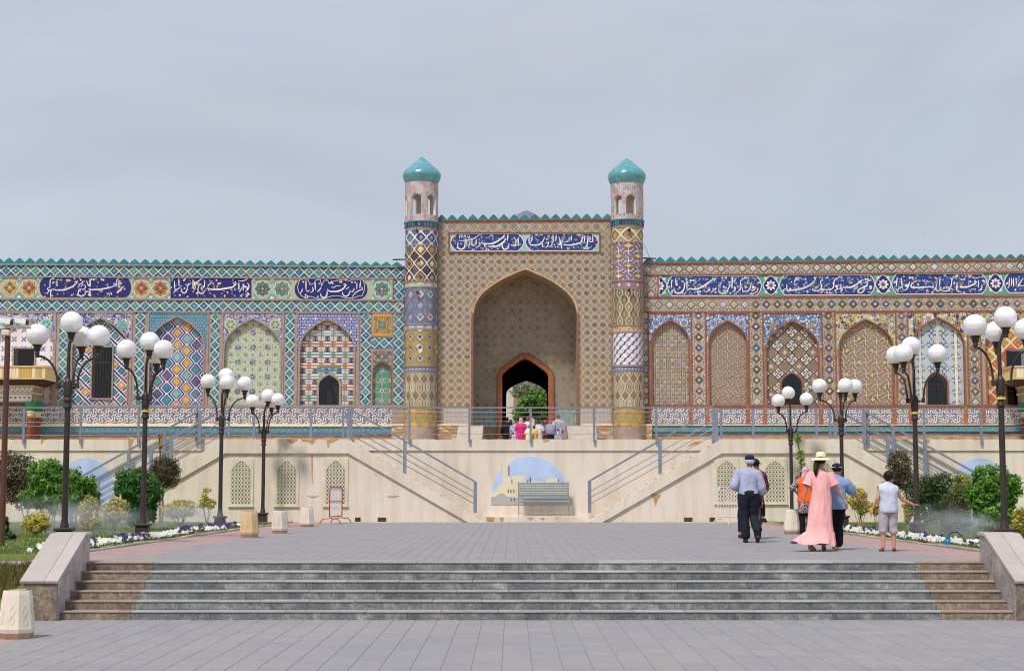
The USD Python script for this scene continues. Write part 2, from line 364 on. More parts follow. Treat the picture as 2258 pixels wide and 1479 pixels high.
def cell_basket(a='white', b='blue', c2='navy'):
    c = []
    for k in (-1, 1):
        c += [(rot(rec(-.31, .31, .04 * k - .03 + .09 * k, .04 * k + .03 + .09 * k), 45), a, 1)]
    c += [(rot(rec(-.33, .33, -.045, .045), 45), b, 2), (rot(rec(-.045, .045, -.33, .33), 45), [b, c2], 2), (dia(0, 0, .09), ['cream', 'teal'], 3)]
    for s in (-1, 1): c += [(rot(rec(s * .2 - .05, s * .2 + .05, -.13, .13), 45), a, 1)]
    return c
def cell_lattice(fill, line='white', edge='navy', inner=None, w=.11, we=.035):
    """diagonal bands crossing over diamonds"""
    c = [(dia(0, 0, .5 - w), fill, 1)]
    if inner: c += [(dia(0, 0, (.5 - w) * .55), inner, 2)]
    for a in (0, 90, 180, 270):
        c += [(rot(strip((.5, 0), (0, .5), w * S2 * .9, .03), a), line, 2 if not inner else 3), (rot(strip((.5 - w * .85, 0), (0, .5 - w * .85), we * 1.6, -.01), a), edge, 3 if not inner else 4)]
    return c
def cell_weave():
    c = []
    for a in (0, 90):
        for k in (-.16, .16): c.append((rot(rot(rec(-.36, .36, k - .055, k + .055), 45), a), 'white', 2 if a else 3))
        c.append((rot(rot(rec(-.40, .40, -.045, .045), 45), a), ['navy', 'blue'], 2 if a else 3))
    return c
def cell_weave2(fill, r=.24, cross=True):
    """diamonds framed by white bars with dark joints; half the bars run over, half under"""
    c = [(dia(0, 0, r), fill, 2)]
    for a in (0, 90, 180, 270):
        e = .10 if cross and a in (0, 180) else -.03
        c.append((rot(strip((r + .10, -.0), (0, r + .10), .10, e), a), 'white', 1 if a in (90, 270) else 2))
        c.append((rot(strip((r + .035, 0), (0, r + .035), .035, .0), a), 'navy', 3))
    return c
def cell_h(c1, c2='white'):
    """interlocking H and I shapes"""
    return [(rec(-.46, .46, -.30, -.20), c1, 2), (rec(-.46, -.36, -.46, -.04), c1, 1), (rec(.36, .46, -.46, -.04), c1, 1), (rec(-.33, .33, -.17, -.05), c2, 1), (rec(-.33, .33, -.45, -.33), c2, 1),
            (rec(-.13, .13, .32, .42), 'navy', 2), (rec(-.05, .05, .08, .42), 'navy', 1), (rec(-.2, .2, .02, .1), 'navy', 2), (rec(-.46, -.24, .06, .2), c2, 1), (rec(.24, .46, .06, .2), c2, 1), (rec(-.46, -.2, .28, .4), c2, 1), (rec(.2, .46, .28, .4), c2, 1)]
def cell_pin(line='white', edge=None, w=.055, fill=None):
    """crosses whose arms bend away, linked over the field"""
    c = []
    if fill: c += [(dia(.5, .5, .30), fill, 1), (dia(0, 0, .36), fill, 1)]
    for a in (0, 90, 180, 270):
        P = [(0, 0), (.27, 0), (.41, .15), (.5, .22)]
        for q in polyline(P, w): c.append((rot(q, a), line, 3))
        for q in polyline([(.16, -.13), (.32, -.10), (.46, .05), (.5, .1)], w * .8): c.append((rot(q, a), edge or line, 2))
        for q in polyline([(.06, .08), (.24, .09), (.38, .24), (.32, .36)], w * .7): c.append((rot(q, a), edge or line, 2))
    return c
def cell_cross(cols, dark='dark', frame='cream'):
    c = []
    for a in (0, 90, 180, 270):
        c += [(rot(np.array([(.06, .03), (.20, .13), (.36, .0), (.20, -.13), (.06, -.03)]), a), cols, 2), (rot(strip((.0, .0), (.25, 0), .06), a + 45), dark, 3), (rot(strip((.14, .0), (.28, 0), .035), a), dark, 3), (rot(strip((.5, 0), (0, .5), .05, -.05), a), frame, 2), (rot(strip((.42, 0), (.0, .42), .035, -.04), a), dark, 1), (rot(strip((.5, .14), (.36, .30), .035), a), frame, 2), (rot(strip((.14, .5), (.30, .36), .035), a), frame, 2), (rot(dia(.36, .36, .05), a), ['khaki', 'olive', 'mauve'], 1), (rot(strip((.30, .30), (.42, .42), .05), a), frame, 1)]
    for sx, sy in ((.5, 0), (0, .5)):
        c += [(ngon(6, .10, sx, sy), 'cream', 3), (ngon(6, .045, sx, sy), ['olive', 'mauve', 'grey'], 4)]
        for a in (45, 135, 225, 315): c.append((rot(dia(.15, 0, .05), a) + [sx, sy], ['pink', 'cream', 'lav'], 2))
    return c
def cell_check():
    c = []
    for s, col in ((0, ['gold', 'olive', 'beige', 'beige', 'sand', 'grey']), (1, ['white'])):
        for (x, y) in (((-.25, -.25), (.25, .25)) if s == 0 else ((-.25, .25), (.25, -.25))):
            c += [(rec(x - .19, x + .19, y - .19, y + .19), col, 1)]
            if s: c += [(rec(x - .03, x + .03, y - .17, y + .17), 'navy', 2), (rec(x - .17, x + .17, y - .03, y + .03), 'navy', 3), (ngon(4, .07, x, y), 'teal', 4)] + [(ngon(4, .05, x + a, y + b, PI / 4), ['dark', 'lav'], 2) for a in (-.11, .11) for b in (-.11, .11)]
    for k in (-.25, .25):
        for x, y in ((0, k), (k, 0), (.5, k), (k, .5)): c += [(ngon(6, .055, x, y), 'dark', 2)]
    return c
def cell_roset():
    c = []
    for a in (0, 90, 180, 270):
        c += [(rot(np.array([(.05, 0), (.19, .11), (.33, 0), (.19, -.11)]), a + 45), ['lav', 'pink', 'grey'], 1), (rot(strip((.24, -.24), (.24, .24), .05), a), 'mauve', 2), (rot(rec(.06, .16, -.03, .03), a), ['navy', 'dark'], 3)]
    c += [(ngon(8, .06), 'white', 4)]
    for s in (.5, -.5): c += [(star(4, .16, .07, s, 0), ['pink', 'lav'], 1), (star(4, .16, .07, 0, s), ['grey', 'pink'], 1)]
    return c
def cell_meander():
    c = []
    for a in (0, 90, 180, 270):
        for q in polyline([(.06, .06), (.06, .24), (.24, .24), (.24, .10)], .07): c.append((rot(rot(q, 45), a), 'white', 3))
        for q in polyline([(.16, .0), (.34, .0), (.34, .34), (.15, .34)], .05): c.append((rot(rot(q, 45), a), ['navy', 'dark'], 2))
        c.append((rot(dia(.5, .12, .05), a), ['cream', 'aqua', 'beige'], 2))
    return c
def cell_plus(cols, frame='brown'):
    c = [(dia(0, 0, .36), frame, 1)]
    for a in (0, 90, 180, 270): c += [(rot(ngon(5, .085, .13, 0), a), cols, 2), (rot(rec(.0, .1, -.03, .03), a + 45), 'white', 2)]
    return c + [(ngon(4, .06), 'yellow', 3)]
def cell_interlace(line='white', fill=('blue', 'rust', 'dark', 'mauve', 'navy'), w=.085):
    """strapwork of six-pointed figures (the dado)"""
    c = []
    for k, (x, y) in enumerate(((0, 0), (.5, .5))):
        c += [(star(6, .22, .11, x, y), list(fill), 1)]
        for a in range(0, 360, 60):
            for q in polyline([(.10, 0), (.25, .08), (.31, .24)], w): c.append((rot(q, a + 30) + [x, y], line, 3))
            c.append((rot(dia(.33, 0, .07), a) + [x, y], list(fill), 1))
    return c
def cell_hex(line='cream', edge='khaki', fill=('sand', 'palegreen', 'beige', 'sand'), inner=True):
    c = [(np.array([(0, .36), (.26, .16), (.26, -.16), (0, -.36), (-.26, -.16), (-.26, .16)]), list(fill), 1)]
    H = [(0, .47), (.42, .19), (.42, -.19), (0, -.47), (-.42, -.19), (-.42, .19), (0, .47)]
    for q in polyline(H, .075): c.append((q, line, 3))
    for q in polyline([(x * .8, y * .8) for x, y in H], .045): c.append((q, edge, 2))
    if inner:
        for q in polyline([(x * .52, y * .52) for x, y in H], .05): c.append((q, line, 2))
        c.append((dia(0, 0, .09), ['olive', 'green', 'grey'], 2))
    return c
def cell_wave(line='cream'):
    c = []
    for s in (-1, 1):
        for q in polyline([(s * .06, -.5), (s * .06, -.36), (s * .34, -.1), (s * .34, .1), (s * .06, .36), (s * .06, .5)], .07): c.append((q, line, 3))
        for q in polyline([(s * .2, -.5), (s * .46, -.22), (s * .46, -.02)], .05): c.append((q, ['khaki', 'dark', 'green'], 2))
    return c + [(dia(0, 0, .17, .2), ['olive', 'sand', 'green', 'beige'], 1), (dia(0, 0, .07), 'cream', 2), (dia(.5, .5, .15), ['sand', 'olive'], 1)]
def cell_zig(a='navy', b='white'):
    c = []
    for k in (0, 1):
        o = k * .5
        c += [(rec(-.30 + o, -.02 + o, -.1 + o, .05 + o), a, 2), (rec(-.10 + o, .05 + o, .0 + o, .30 + o), a, 3), (rec(.02 + o, .22 + o, .2 + o, .34 + o), a, 2), (ngon(4, .08, .25 + o, -.1 + o), ['palegreen', 'teal'], 2)]
    return c
def cell_butter():
    c = []
    for a in (45, 135, 225, 315):
        for q in polyline([(.05, 0), (.24, .03), (.36, .12), (.33, .2)], .06): c.append((rot(q, a), ['navy', 'teal3', 'blue'], 2))
        for q in polyline([(.2, -.02), (.36, -.10)], .05): c.append((rot(q, a), 'teal3', 2))
    for s in (-1, 1): c += [(star(6, .11, .05, 0, .5 * s), ['teal', 'navy'], 2), (dia(.42 * s, .0, .06), ['teal', 'lav'], 1)]
    return c + [(ngon(6, .06), 'navy', 3)]
def cell_burst():
    """purple bursts on a fine ground of dots"""
    c = []
    for k in range(12): c.append((rot(np.array([(.06, 0), (.15, .035), (.24, 0), (.15, -.035)]), k * 30), ['blue2', 'purple', 'lav'], 2))
    c += [(ngon(8, .055), 'lav', 3)]
    for a in range(0, 360, 30): c.append((rot(ngon(4, .035, .31 + .05 * (a % 60 > 0), 0), a), ['green', 'navy', 'mauve', 'white'], 1))
    for a in range(0, 360, 45): c += [(rot(ngon(4, .04, .16, 0), a + 22) + [.5, .5], ['mauve', 'green', 'white', 'navy'], 1)]
    return c + [(star(6, .09, .05, .5, .5), 'tealdeep', 2), (star(6, .07, .04, .5, 0), 'green', 2), (star(6, .07, .04, 0, .5), 'green', 2)]
def cell_ring(a='white', b='teal3', dot='navy'):
    return [(ngon(8, .40), a, 1), (ngon(8, .27), b, 2), (ngon(6, .11), a, 3), (ngon(4, .10, .5, .5), dot, 1)]
def cell_star12():
    c = [(star(6, .3, .15), 'white', 1), (ngon(6, .12), ['blue', 'teal'], 2)]
    for a in range(0, 360, 60): c += [(rot(ngon(6, .10, .42, 0), a + 30), ['yellow', 'orange', 'gold'], 1), (rot(dia(.30, 0, .06), a), 'teal', 1)]
    return c
def scrolls(mos, region, n, cols, seed, w=0.018, size=0.16, lev=2, flowers=(), fsize=0.04):
    """curling stems and blossoms spread over a region"""
    r = np.random.default_rng(seed); x0, y0, x1, y1 = region.bounds; shapely.prepare(region); k = 0; tries = 0
    while k < n and tries < n * 12:
        tries += 1
        p = np.array([r.uniform(x0, x1), r.uniform(y0, y1)])
        if not region.contains(Point(p)): continue
        k += 1
        if flowers and k % 3 == 0:
            f = fsize * r.uniform(.7, 1.3)
            mos.raw(Polygon(star(5, f, f * .55, *p, r.uniform(0, 6))).intersection(region), list(flowers), lev + 1, False); mos.raw(Polygon(ngon(5, f * .3, *p)).intersection(region), ['navy', 'cream', 'olive'], lev + 2, False); continue
        a, s, turn = r.uniform(0, 2 * PI), size * r.uniform(.4, 1), r.choice([-1, 1]) * r.uniform(2.5, 5)
        t = np.linspace(0, 1, 6); ang = a + turn * t
        q = p + np.cumsum(np.stack([np.cos(ang), np.sin(ang)], 1) * s / 6 * (1.3 - t)[:, None], 0)
        g = LineString(q).buffer(w * r.uniform(.35, .6), cap_style='flat', quad_segs=1).intersection(region)
        mos.raw(polys(g), list(cols), lev, False)

# ---- arch outlines: apex, half width, rise, sill
ARCH = [(0, 0), (.12, .05), (.39, .18), (.55, .277), (.69, .385), (.80, .485), (.89, .60), (.95, .72), (.985, .85), (1, 1)]
def arch(cx, top, hw, rise, bottom, grow=0.0):
    L = [(cx - hw * a, top - rise * b) for a, b in ARCH][::-1]; R = [(cx + hw * a, top - rise * b) for a, b in ARCH][1:]
    p = Polygon([(cx - hw, bottom)] + L + R + [(cx + hw, bottom)])
    return p.buffer(grow, join_style='mitre') if grow else p

# ---- strokes of the inscriptions, traced in zoomed photo pixels
def stroke_poly(pts, w):
    P = np.array(pts, float)
    if len(P) > 2:
        t = np.r_[0, np.cumsum(np.linalg.norm(np.diff(P, axis=0), axis=1))]; u = np.linspace(0, t[-1], 6 * len(P))
        from scipy.interpolate import CubicSpline, PchipInterpolator
        P = np.stack([PchipInterpolator(t, P[:, 0])(u), PchipInterpolator(t, P[:, 1])(u)], 1)
    else: P = np.linspace(P[0], P[1], 5)
    T = np.gradient(P, axis=0); T /= np.linalg.norm(T, axis=1, keepdims=True) + 1e-9; N = np.stack([-T[:, 1], T[:, 0]], 1)
    s = np.linspace(0, 1, len(P)); ww = w * (0.42 + 0.58 * np.sin(PI * np.clip(s, 0, 1)) ** .7) / 2
    return Polygon(np.vstack([P + N * ww[:, None], (P - N * ww[:, None])[::-1]])).buffer(0)
# ---------------------------------------------------------------- the palace
M['mud'] = mat('mud_plaster', srgb(190, 160, 126), 0.9, 0.2, 3, 0.5, 30)
M['masonry'] = mat('palace_masonry', srgb(158, 142, 130), 0.85, 0.2, 4, 0.4, 40)
M['redwood'] = mat('red_trim', srgb(136, 88, 70), 0.7, 0.28, 5, 0.3, 50, rnd=0.08)
M['greytrim'] = mat('grey_trim', srgb(150, 136, 130), 0.75, 0.2, 5, 0.3, 50)
M['orangewood'] = mat('orange_wood', srgb(154, 92, 58), 0.6, 0.3, 6, 0.3, 50)
M['darkwood'] = mat('dark_wood', srgb(58, 36, 30), 0.6, 0.3, 8, 0.2)
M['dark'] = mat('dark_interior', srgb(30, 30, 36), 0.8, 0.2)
M['ledge'] = mat('cream_ledge', srgb(226, 212, 176), 0.7, 0.12)
M['merlon'] = mat('turquoise_merlon', srgb(26, 122, 132, 1.05), 0.35, 0.2, 8, 0.1, rnd=0.16, spec=0.5)
M['dometile'] = mat('turquoise_dome', srgb(84, 148, 158), 0.16, 0.22, 5, 0.25, 60, spec=0.8, fine=(90, 0.12))
M['whiteplaster'] = mat('white_plaster', srgb(214, 206, 200), 0.8, 0.1)
M['brick'] = tint_mat('brick_faces', 0.9, 0.3, bump=0.4)
M['glass'] = usdkit.material(stage, '/World/Looks/window_glass', {'t': ('transparent_bsdf', {'color': (0.55, 0.6, 0.62)}), 'g': ('glossy_bsdf', {'roughness': 0.03, 'color': (0.9, 0.9, 0.9)}), 'f': ('fresnel', {'IOR': 1.5}), 'x': ('mix_closure', {})},
                            [('f.fac', 'x.fac'), ('t.BSDF', 'x.closure1'), ('g.BSDF', 'x.closure2')], surface='x.closure')
M['iron'] = mat('dark_iron', srgb(40, 38, 40), 0.5, 0.1)

class Plane:
    """an upright wall plane; s runs along it to the right, z is height, d stands out towards the viewer"""
    def __init__(self, O, slope):
        self.O = np.array(O, float); self.t = np.array([1, slope, 0]) / math.hypot(1, slope); self.n = np.array([self.t[1], -self.t[0], 0])
    def q(self, px, py):
        d = ray(px, py); k = self.O @ self.n / (d @ self.n)
        p = d * k; return np.array([(p - self.O) @ self.t, EYE + p[2]])
    def pt(self, s, z, d): return self.O + np.multiply.outer(s, self.t) + np.multiply.outer(d, self.n) + np.multiply.outer(z, [0, 0, 1.0])
    def box(self, px0, px1, pya, pyb):
        a, b = self.q(px0, pyb), self.q(px1, pya); return sbox(a[0], a[1], b[0], b[1])
    def solid(self, g, d0, d1):
        m = extrude(g, d0, d1); v = m.vertices; return trimesh.Trimesh(self.pt(v[:, 0], v[:, 1], v[:, 2]), m.faces, process=False)
YP = 72.0
def scale_px(n): return n * YP / FP      # photo pixels to metres at the palace
LW = Plane((at(890, 700, YP)[0], YP, 0), 0.052); RW = Plane((at(1420, 700, YP)[0], YP, 0), -0.052); PO = Plane((0, YP - 0.25, 0), 0.0)
TERR = 2.66                               # the terrace's floor
palace = thing('palace', 'long tile clad palace front with two turquoise domed towers and a tall arched portal', 'palace')

def merlons(P, xs, tops, base, hw):
    """small pointed battlements, one by one"""
    for x, yt in zip(xs, tops):
        s0, z0 = P.q(x, base(x)); zt = P.q(x, yt)[1]; h = zt - z0; w = scale_px(hw)
        shp = Polygon([(-w, 0), (w, 0), (w * .98, h * .22), (w * .80, h * .40), (w * .30, h * .80), (0, h), (-w * .30, h * .80), (-w * .80, h * .40), (-w * .98, h * .22)])
        obj('merlon', P.solid(affinity.translate(shp, s0, z0 - 0.01), -0.17 + 0.01 * RNG.uniform(-1, 1), 0.0), M['merlon'], palace)
def strip_px(P, name, x0, x1, ya, yb, m, d=0.05, parent=None):
    """a moulding whose left end lies between rows ya[0]..yb[0] and right end between ya[1]..yb[1]"""
    g = Polygon([P.q(x0, yb[0]), P.q(x1, yb[1]), P.q(x1, ya[1]), P.q(x0, ya[0])])
    return obj(name, P.solid(g, 0.0, d), m, parent or palace), g
def quad(P, x0, x1, ya, yb): return Polygon([P.q(x0, yb[0]), P.q(x1, yb[1]), P.q(x1, ya[1]), P.q(x0, ya[0])])
def lerp(a, b): return lambda x, x0, x1: a + (b - a) * (x - x0) / (x1 - x0)

def niche(P, outer, A, frame_m, field, spandrel, depth=0.16, win=None, label=None, fw=3.2, sill=895, low=935):
    """outer = frame box (x0, x1, top row); A = arch (centre x, apex row, half width, rise) in photo pixels"""
    x0, x1, yt = outer; b = P.box(x0, x1, yt, sill); k = scale_px(1)
    c, za = P.q(A[0], A[1]); zs = P.q(A[0], sill)[1]
    hole = arch(c, za, A[2] * k, A[3] * k, zs)
    # field mosaic at the back of the niche
    wh = None
    if win:
        wc, wt, wb, whw, wr, kind = win; wcx, wz = P.q(wc, wt); wzb = P.q(wc, wb)[1]
        wh = arch(wcx, wz, whw * k, wr * k, wzb) if wr else sbox(wcx - whw * k, wzb, wcx + whw * k, wz)
    back = hole if wh is None else hole.difference(wh)
    n = obj('niche', P.solid(back.buffer(.03, join_style='mitre') if wh is None else hole.buffer(.03, join_style='mitre').difference(wh), -depth - .08, -depth), M['masonry'], palace, label=label)
    mo = Mos(P.pt, -depth, .006); mo.raw(back, 'mortar', 0, False)
    freg = hole.buffer(-.02) if wh is None else hole.buffer(-.02).difference(wh.buffer(.06 if kind != 'curtain' else .09, join_style='mitre'))
    field(mo, freg, (c, zs)); mo.build('tile_field', n, kind='stuff')
    # spandrel between arch and frame
    ms = Mos(P.pt, .004, .005); sp = b.buffer(-fw * k, join_style='mitre').intersection(sbox(b.bounds[0], za - A[3] * k - .02, b.bounds[2], b.bounds[3])).difference(hole.buffer(.05))
    spandrel(ms, sp, (c, za)); ms.build('spandrel', n, kind='stuff')
    # the rim of the arch and the rectangular frame
    obj('arch_frame', P.solid(hole.buffer(.05, join_style='mitre').difference(hole.buffer(-.012)).intersection(sbox(c - 9, zs - .001, c + 9, 99)), -depth, .045), frame_m, n)
    fr = b.difference(b.buffer(-fw * k, join_style='mitre')); fr = fr.intersection(sbox(b.bounds[0] - 1, zs + .06, b.bounds[2] + 1, 99))
    obj('frame', P.solid(fr, .0, .035), frame_m, n)
    if wh is not None:
        g = wh.buffer(.06, join_style='mitre') if kind != 'curtain' else wh.buffer(.09, join_style='mitre')
        w = obj('window_frame', P.solid(g.difference(wh), -depth - .02, -depth + .07), frame_m if kind != 'green' else M['redwood'], n)
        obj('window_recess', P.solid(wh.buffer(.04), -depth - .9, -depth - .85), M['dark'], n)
        obj('window_pane', P.solid(wh, -depth - .03, -depth - .02), M['glass'], n)
        bx0, bz0, bx1, bz1 = wh.bounds
        if kind in ('bars', 'green'):
            nb = 7 if kind == 'bars' else 2
            for i in range(1, nb): 
                xx = bx0 + (bx1 - bx0) * i / nb; gg = sbox(xx - .012, bz0, xx + .012, bz1).intersection(wh)
                obj('window_bar', P.solid(gg, -depth - .015, -depth + .015), M['iron'], n)
            obj('window_bar', P.solid(sbox(bx0, bz0 + (bz1 - bz0) * .68, bx1, bz0 + (bz1 - bz0) * .71).intersection(wh), -depth - .018, -depth + .02), M['darkwood'], n)
        if kind == 'green':
            for s in (0, 1): 
                xa, xb = (bx0, (bx0 + bx1) / 2) if s == 0 else ((bx0 + bx1) / 2, bx1)
                obj('shutter', P.solid(sbox(xa + .04, bz0 + .03, xb - .04, bz0 + (bz1 - bz0) * .62), -depth - .08, -depth - .04), GREENW, n)
        if kind == 'curtain':
            ww = bx1 - bx0; Z = bz1 - bz0
            cur = Polygon([(bx1, bz0 + Z * .7), (bx1 - ww * .35, bz0 + Z * .72), (bx1 - ww * .14, bz0 + Z * .4), (bx1 - ww * .12, bz0 + Z * .1), (bx1, bz0 + Z * .02)])
            obj('curtain', P.solid(cur.intersection(wh), -depth - .12, -depth - .08), M['mud'], n)
            pl = Mos(P.pt, -depth - .5, .01); reg = sbox(bx0 + ww * .36, bz0, bx0 + ww * .62, bz0 + Z * .6); pl.raw(reg, 'grey', 0); pl.lay(reg.buffer(-.01), mul(cell_interlace(), .2), .2, .2, bx0 + ww * .49, bz0); pl.build('inner_pillar', n, kind='stuff')
            pn = Mos(P.pt, -depth + .0, .006); pr = sbox(bx0 - .09, bz1 + .12, bx1 + .09, bz1 + .42); pn.raw(pr, 'teal', 1); pn.lay(pr.buffer(-.02), mul(cell_plus(['yellow', 'orange'], 'navy'), .3), .3, .3, (bx0 + bx1) / 2, bz1 + .27); pn.build('window_panel', n, kind='stuff')
    return n, b
GREENW = mat('green_shutter', srgb(60, 110, 96), 0.6, 0.2)

def lay_(cell, p, py=None, st=0.0, **kw):
    py = py or p
    return lambda mo, reg, o: mo.lay(reg, mul(cell, p, py if py != p else None), p, py, o[0], o[1], stagger=st, **kw)
def multi(*fs):
    return lambda mo, reg, o: [f(mo, reg, o) for f in fs]
def ground(col, lev=.5): return lambda mo, reg, o: mo.raw(reg, col, lev, False)
def scr(n, cols, seed, **kw): return lambda mo, reg, o: scrolls(mo, reg, n, cols, seed, **kw)
def spots(xs, r, cols, z=-.16):
    def f(mo, reg, o):
        for dx in xs:
            p = Point(o[0] + dx, o[1] + z).buffer(r, quad_segs=4)
            mo.raw(p.intersection(reg), cols[0], 4, False); mo.raw(p.buffer(-r * .18).intersection(reg), cols[1], 5, False)
            for a in range(0, 360, 60): mo.raw(Polygon(rot(ngon(5, r * .2, r * .5, 0), a) + [o[0] + dx, o[1] + z]).intersection(reg), cols[2], 6, False)
    return f
k = scale_px(1); PAL['dadoground'] = srgb(112, 112, 126); PAL['strawground'] = srgb(160, 140, 86); PAL['icegrey'] = srgb(168, 182, 192)
# colours by place in the lattice
def c_l2(i, j): return ['yellow', 'teal', 'yellow', 'purple', 'aqua', 'teal3'][(i + 2 * j) % 6]
def c_l1(i, j): return ['teal', 'yellow', 'teal2'][(i + j) % 3]
def row_h(i, j): return ['orange', 'teal2', 'rust', 'aqua'][j % 4]
def c_r6(i, j): return ['rust', 'gold'][(i + j) % 2]

# --- left wing ------------------------------------------------------------------------------------------------
lw_x0 = -215
lw_wall = quad(LW, lw_x0, 892, (579, 586), (968, 968)); lw_wall = Polygon([(p[0], TERR - .3) if p[1] < 4.5 else p for p in list(lw_wall.exterior.coords)[:-1]])
FM = M['greytrim']
NL = [((-16, 125, 688), (52, 699, 66, 66)), ((150, 293, 688), (222, 702, 60, 66)), ((322, 461, 687), (391, 698, 59, 68)), ((486, 627, 688), (558, 703, 62, 70)), ((651, 793, 689), (722, 703, 59.5, 69)), ((-185, -43, 688), (-114, 702, 60, 67))]
holes = []
for (o, A) in NL:
    c, za = LW.q(A[0], A[1]); holes.append(arch(c, za, A[2] * k, A[3] * k, LW.q(A[0], 895)[1]))
pA, pS = LW.box(822, 863, 692, 740), None
ca, zaa = LW.q(842.5, 800); pa_hole = arch(ca, zaa, 19 * k, 17 * k, LW.q(842, 897)[1]); holes.append(pa_hole)
left_wing = obj('wing', LW.solid(lw_wall.difference(unary_union(holes)), -.6, 0.0), M['masonry'], palace, label='left wing wall with turquoise and white diamond borders')
pd = 21.35 * k
# borders are laid as rows and columns of diamonds
class Tilted(Plane):
    """the same wall, its rows following a cornice that is not quite level"""
    def __init__(self, P, sl, s0): self.O, self.t, self.n, self.sl, self.s0 = P.O, P.t, P.n, sl, s0
    def pt(self, s, z, d): return Plane.pt(self, s, np.asarray(z) + self.sl * (np.asarray(s) - self.s0), d)
def row_mos(P, x0, x1, ya, yb, cell, p, first, name, lev=None):
    a0, a1 = P.q(x0, (ya[0] + yb[0]) / 2), P.q(x1, (ya[1] + yb[1]) / 2); sl = (a1[1] - a0[1]) / (a1[0] - a0[0]); T = Tilted(P, sl, a0[0])
    h = P.q(x0, ya[0])[1] - P.q(x0, yb[0])[1]; mo = Mos(T.pt, 0, .007); reg = sbox(a0[0], a0[1] - h / 2, a1[0], a0[1] + h / 2)
    mo.raw(reg, 'teal2' if P is LW else 'mortar', 0, False)
    mo.lay(reg, mul(cell, p), p, 1e6, P.q(first, 0)[0], a0[1], pick=lev)
    pr = palace
    st = mo.build(name, pr, kind='stuff')
    if lev: mo.tiles('diamond_tile', st, lev, 300)
def col_mos(P, x0, x1, ya, yb, cell, p, name, first=None, lev=None):
    reg = P.box(x0, x1, ya, yb); mo = Mos(P.pt, 0, .007); mo.raw(reg, 'teal2' if P is LW else 'mortar', 0, False)
    cx = (reg.bounds[0] + reg.bounds[2]) / 2
    mo.lay(reg, mul(cell, p), 1e6, p, cx, P.q(x0, first or ya)[1] - (0 if first else p / 2), pick=lev)
    st = mo.build(name, palace, kind='stuff')
    if lev: mo.tiles('diamond_tile', st, lev, 300)
row_mos(LW, lw_x0, 891, (583.6, 589.5), (607.5, 613), cell_teal(), pd, 9.6, 'tile_border', 1)
row_mos(LW, lw_x0, 891, (660.5, 664), (684, 687.5), cell_teal(), pd, 14.5, 'tile_border', 1)
for (xa, xb) in ((-211, -187), (-41, -18), (127, 150), (295, 320), (462, 485), (628, 650), (794, 819)): col_mos(LW, xa, xb, 688, 892, cell_teal(True), 20.9 * k, 'tile_border', 698, 1)
col_mos(LW, 867, 891, 614, 892, cell_teal(True), 20.9 * k, 'tile_border', 632, 1)
row_mos(LW, 819.5, 866.5, (744, 744), (769, 769), cell_teal(), 21.3 * k, 832, 'tile_border')
for nm, ya, yb, m, d in (('cornice', (580, 587), (583.4, 590), M['greytrim'], .07), ('moulding', (607.7, 613), (610.5, 615.6), M['greytrim'], .05), ('moulding', (656.5, 660), (660.3, 663.8), M['greytrim'], .05), ('moulding', (684, 687.5), (687.5, 690.5), M['greytrim'], .04)):
    strip_px(LW, nm, lw_x0, 891.5, ya, yb, m, d)
strip_px(LW, 'moulding', lw_x0, 892, (892.5, 893), (896.3, 897), M['greytrim'], .05)
merlons(LW, [19.6 + 23.12 * i for i in range(-6, 38)], [567.0 + 9.5 * max(0, (19.6 + 23.12 * i)) / 880 for i in range(-6, 38)], lambda x: 580.3 + 6.2 * x / 890, 11.2)
# frieze: stars and inscription panels
fz = Mos(LW.pt, .0, .006)
def frieze_reg(xa, xb): return quad(LW, xa, xb, (611 + 4.5 * xa / 890, 611 + 4.5 * xb / 890), (656.3 + 3.6 * xa / 890, 656.3 + 3.6 * xb / 890))
fz.raw(frieze_reg(lw_x0, 865), 'palegreen', 0, False)
for x, kk in ((-19, 0), (21.6, 0), (64, 0), (311.8, 0), (353.7, 0), (579, 1), (622, 1), (842, 1)):
    s, z = LW.q(x, 634 + 4 * x / 890); cols = (('orange', 'yellow'), ('teal3', 'dark')) if kk == 0 else (('teal2', 'teal'), ('orange', 'dark'))
    reg = frieze_reg(x - 21.5, x + 21.5); fz.lay(reg, mul(cell_star(*cols), 40.5 * k), 1e6, 1e6, s, z)
fz.build('star_frieze', palace, kind='stuff')
obj('frieze_end', LW.solid(quad(LW, 864, 867, (615, 615), (660, 660)), 0, .05), M['greytrim'], palace)

# fields of the left niches
niche(LW, *NL[0], FM, multi(ground('white'), lay_(cell_basket(), 21 * k, None, 0.0), lay_(cell_basket('cream', 'blue', 'purple'), 21 * k, None, 0.0)), multi(ground('lav'), scr(240, ('white', 'purple', 'navy', 'white', 'mauve'), 3, size=.16, w=.055), spots((-.98, .98), .27, ('palegreen', 'aqua', 'teal'), -.32)),
      win=(52, 768, 870, 22, 0, 'plain'), label='niche of blue and white basket weave tiles behind the porch')
niche(LW, *NL[1], FM, multi(ground('navy'), lambda mo, reg, o: mo.lay(reg, mul(cell_weave2(c_l1), 31 * k), 31 * k, 15.5 * k, o[0], o[1], stagger=.5)), multi(ground('lav'), scr(300, ('blue', 'white', 'navy', 'white'), 4, size=.15, w=.055), spots((-.95, .95), .22, ('aqua', 'teal2', 'aqua'), -.3)),
      win=(225, 765, 877, 21.5, 0, 'bars'), label='niche of white and navy diagonal weave with a barred window')
l2 = [(dia(0, 0, .36), c_l2, 1), (dia(.5, .5, .36), c_l2, 1)]
l2x = []
for a in (0, 90, 180, 270):
    l2x += [(rot(strip((.47, 0), (0, .47), .05, .0), a), 'navy', 2), (rot(strip((.47, 0), (0, .47), .05, .0), a) + [.5, .5], 'navy', 2)]
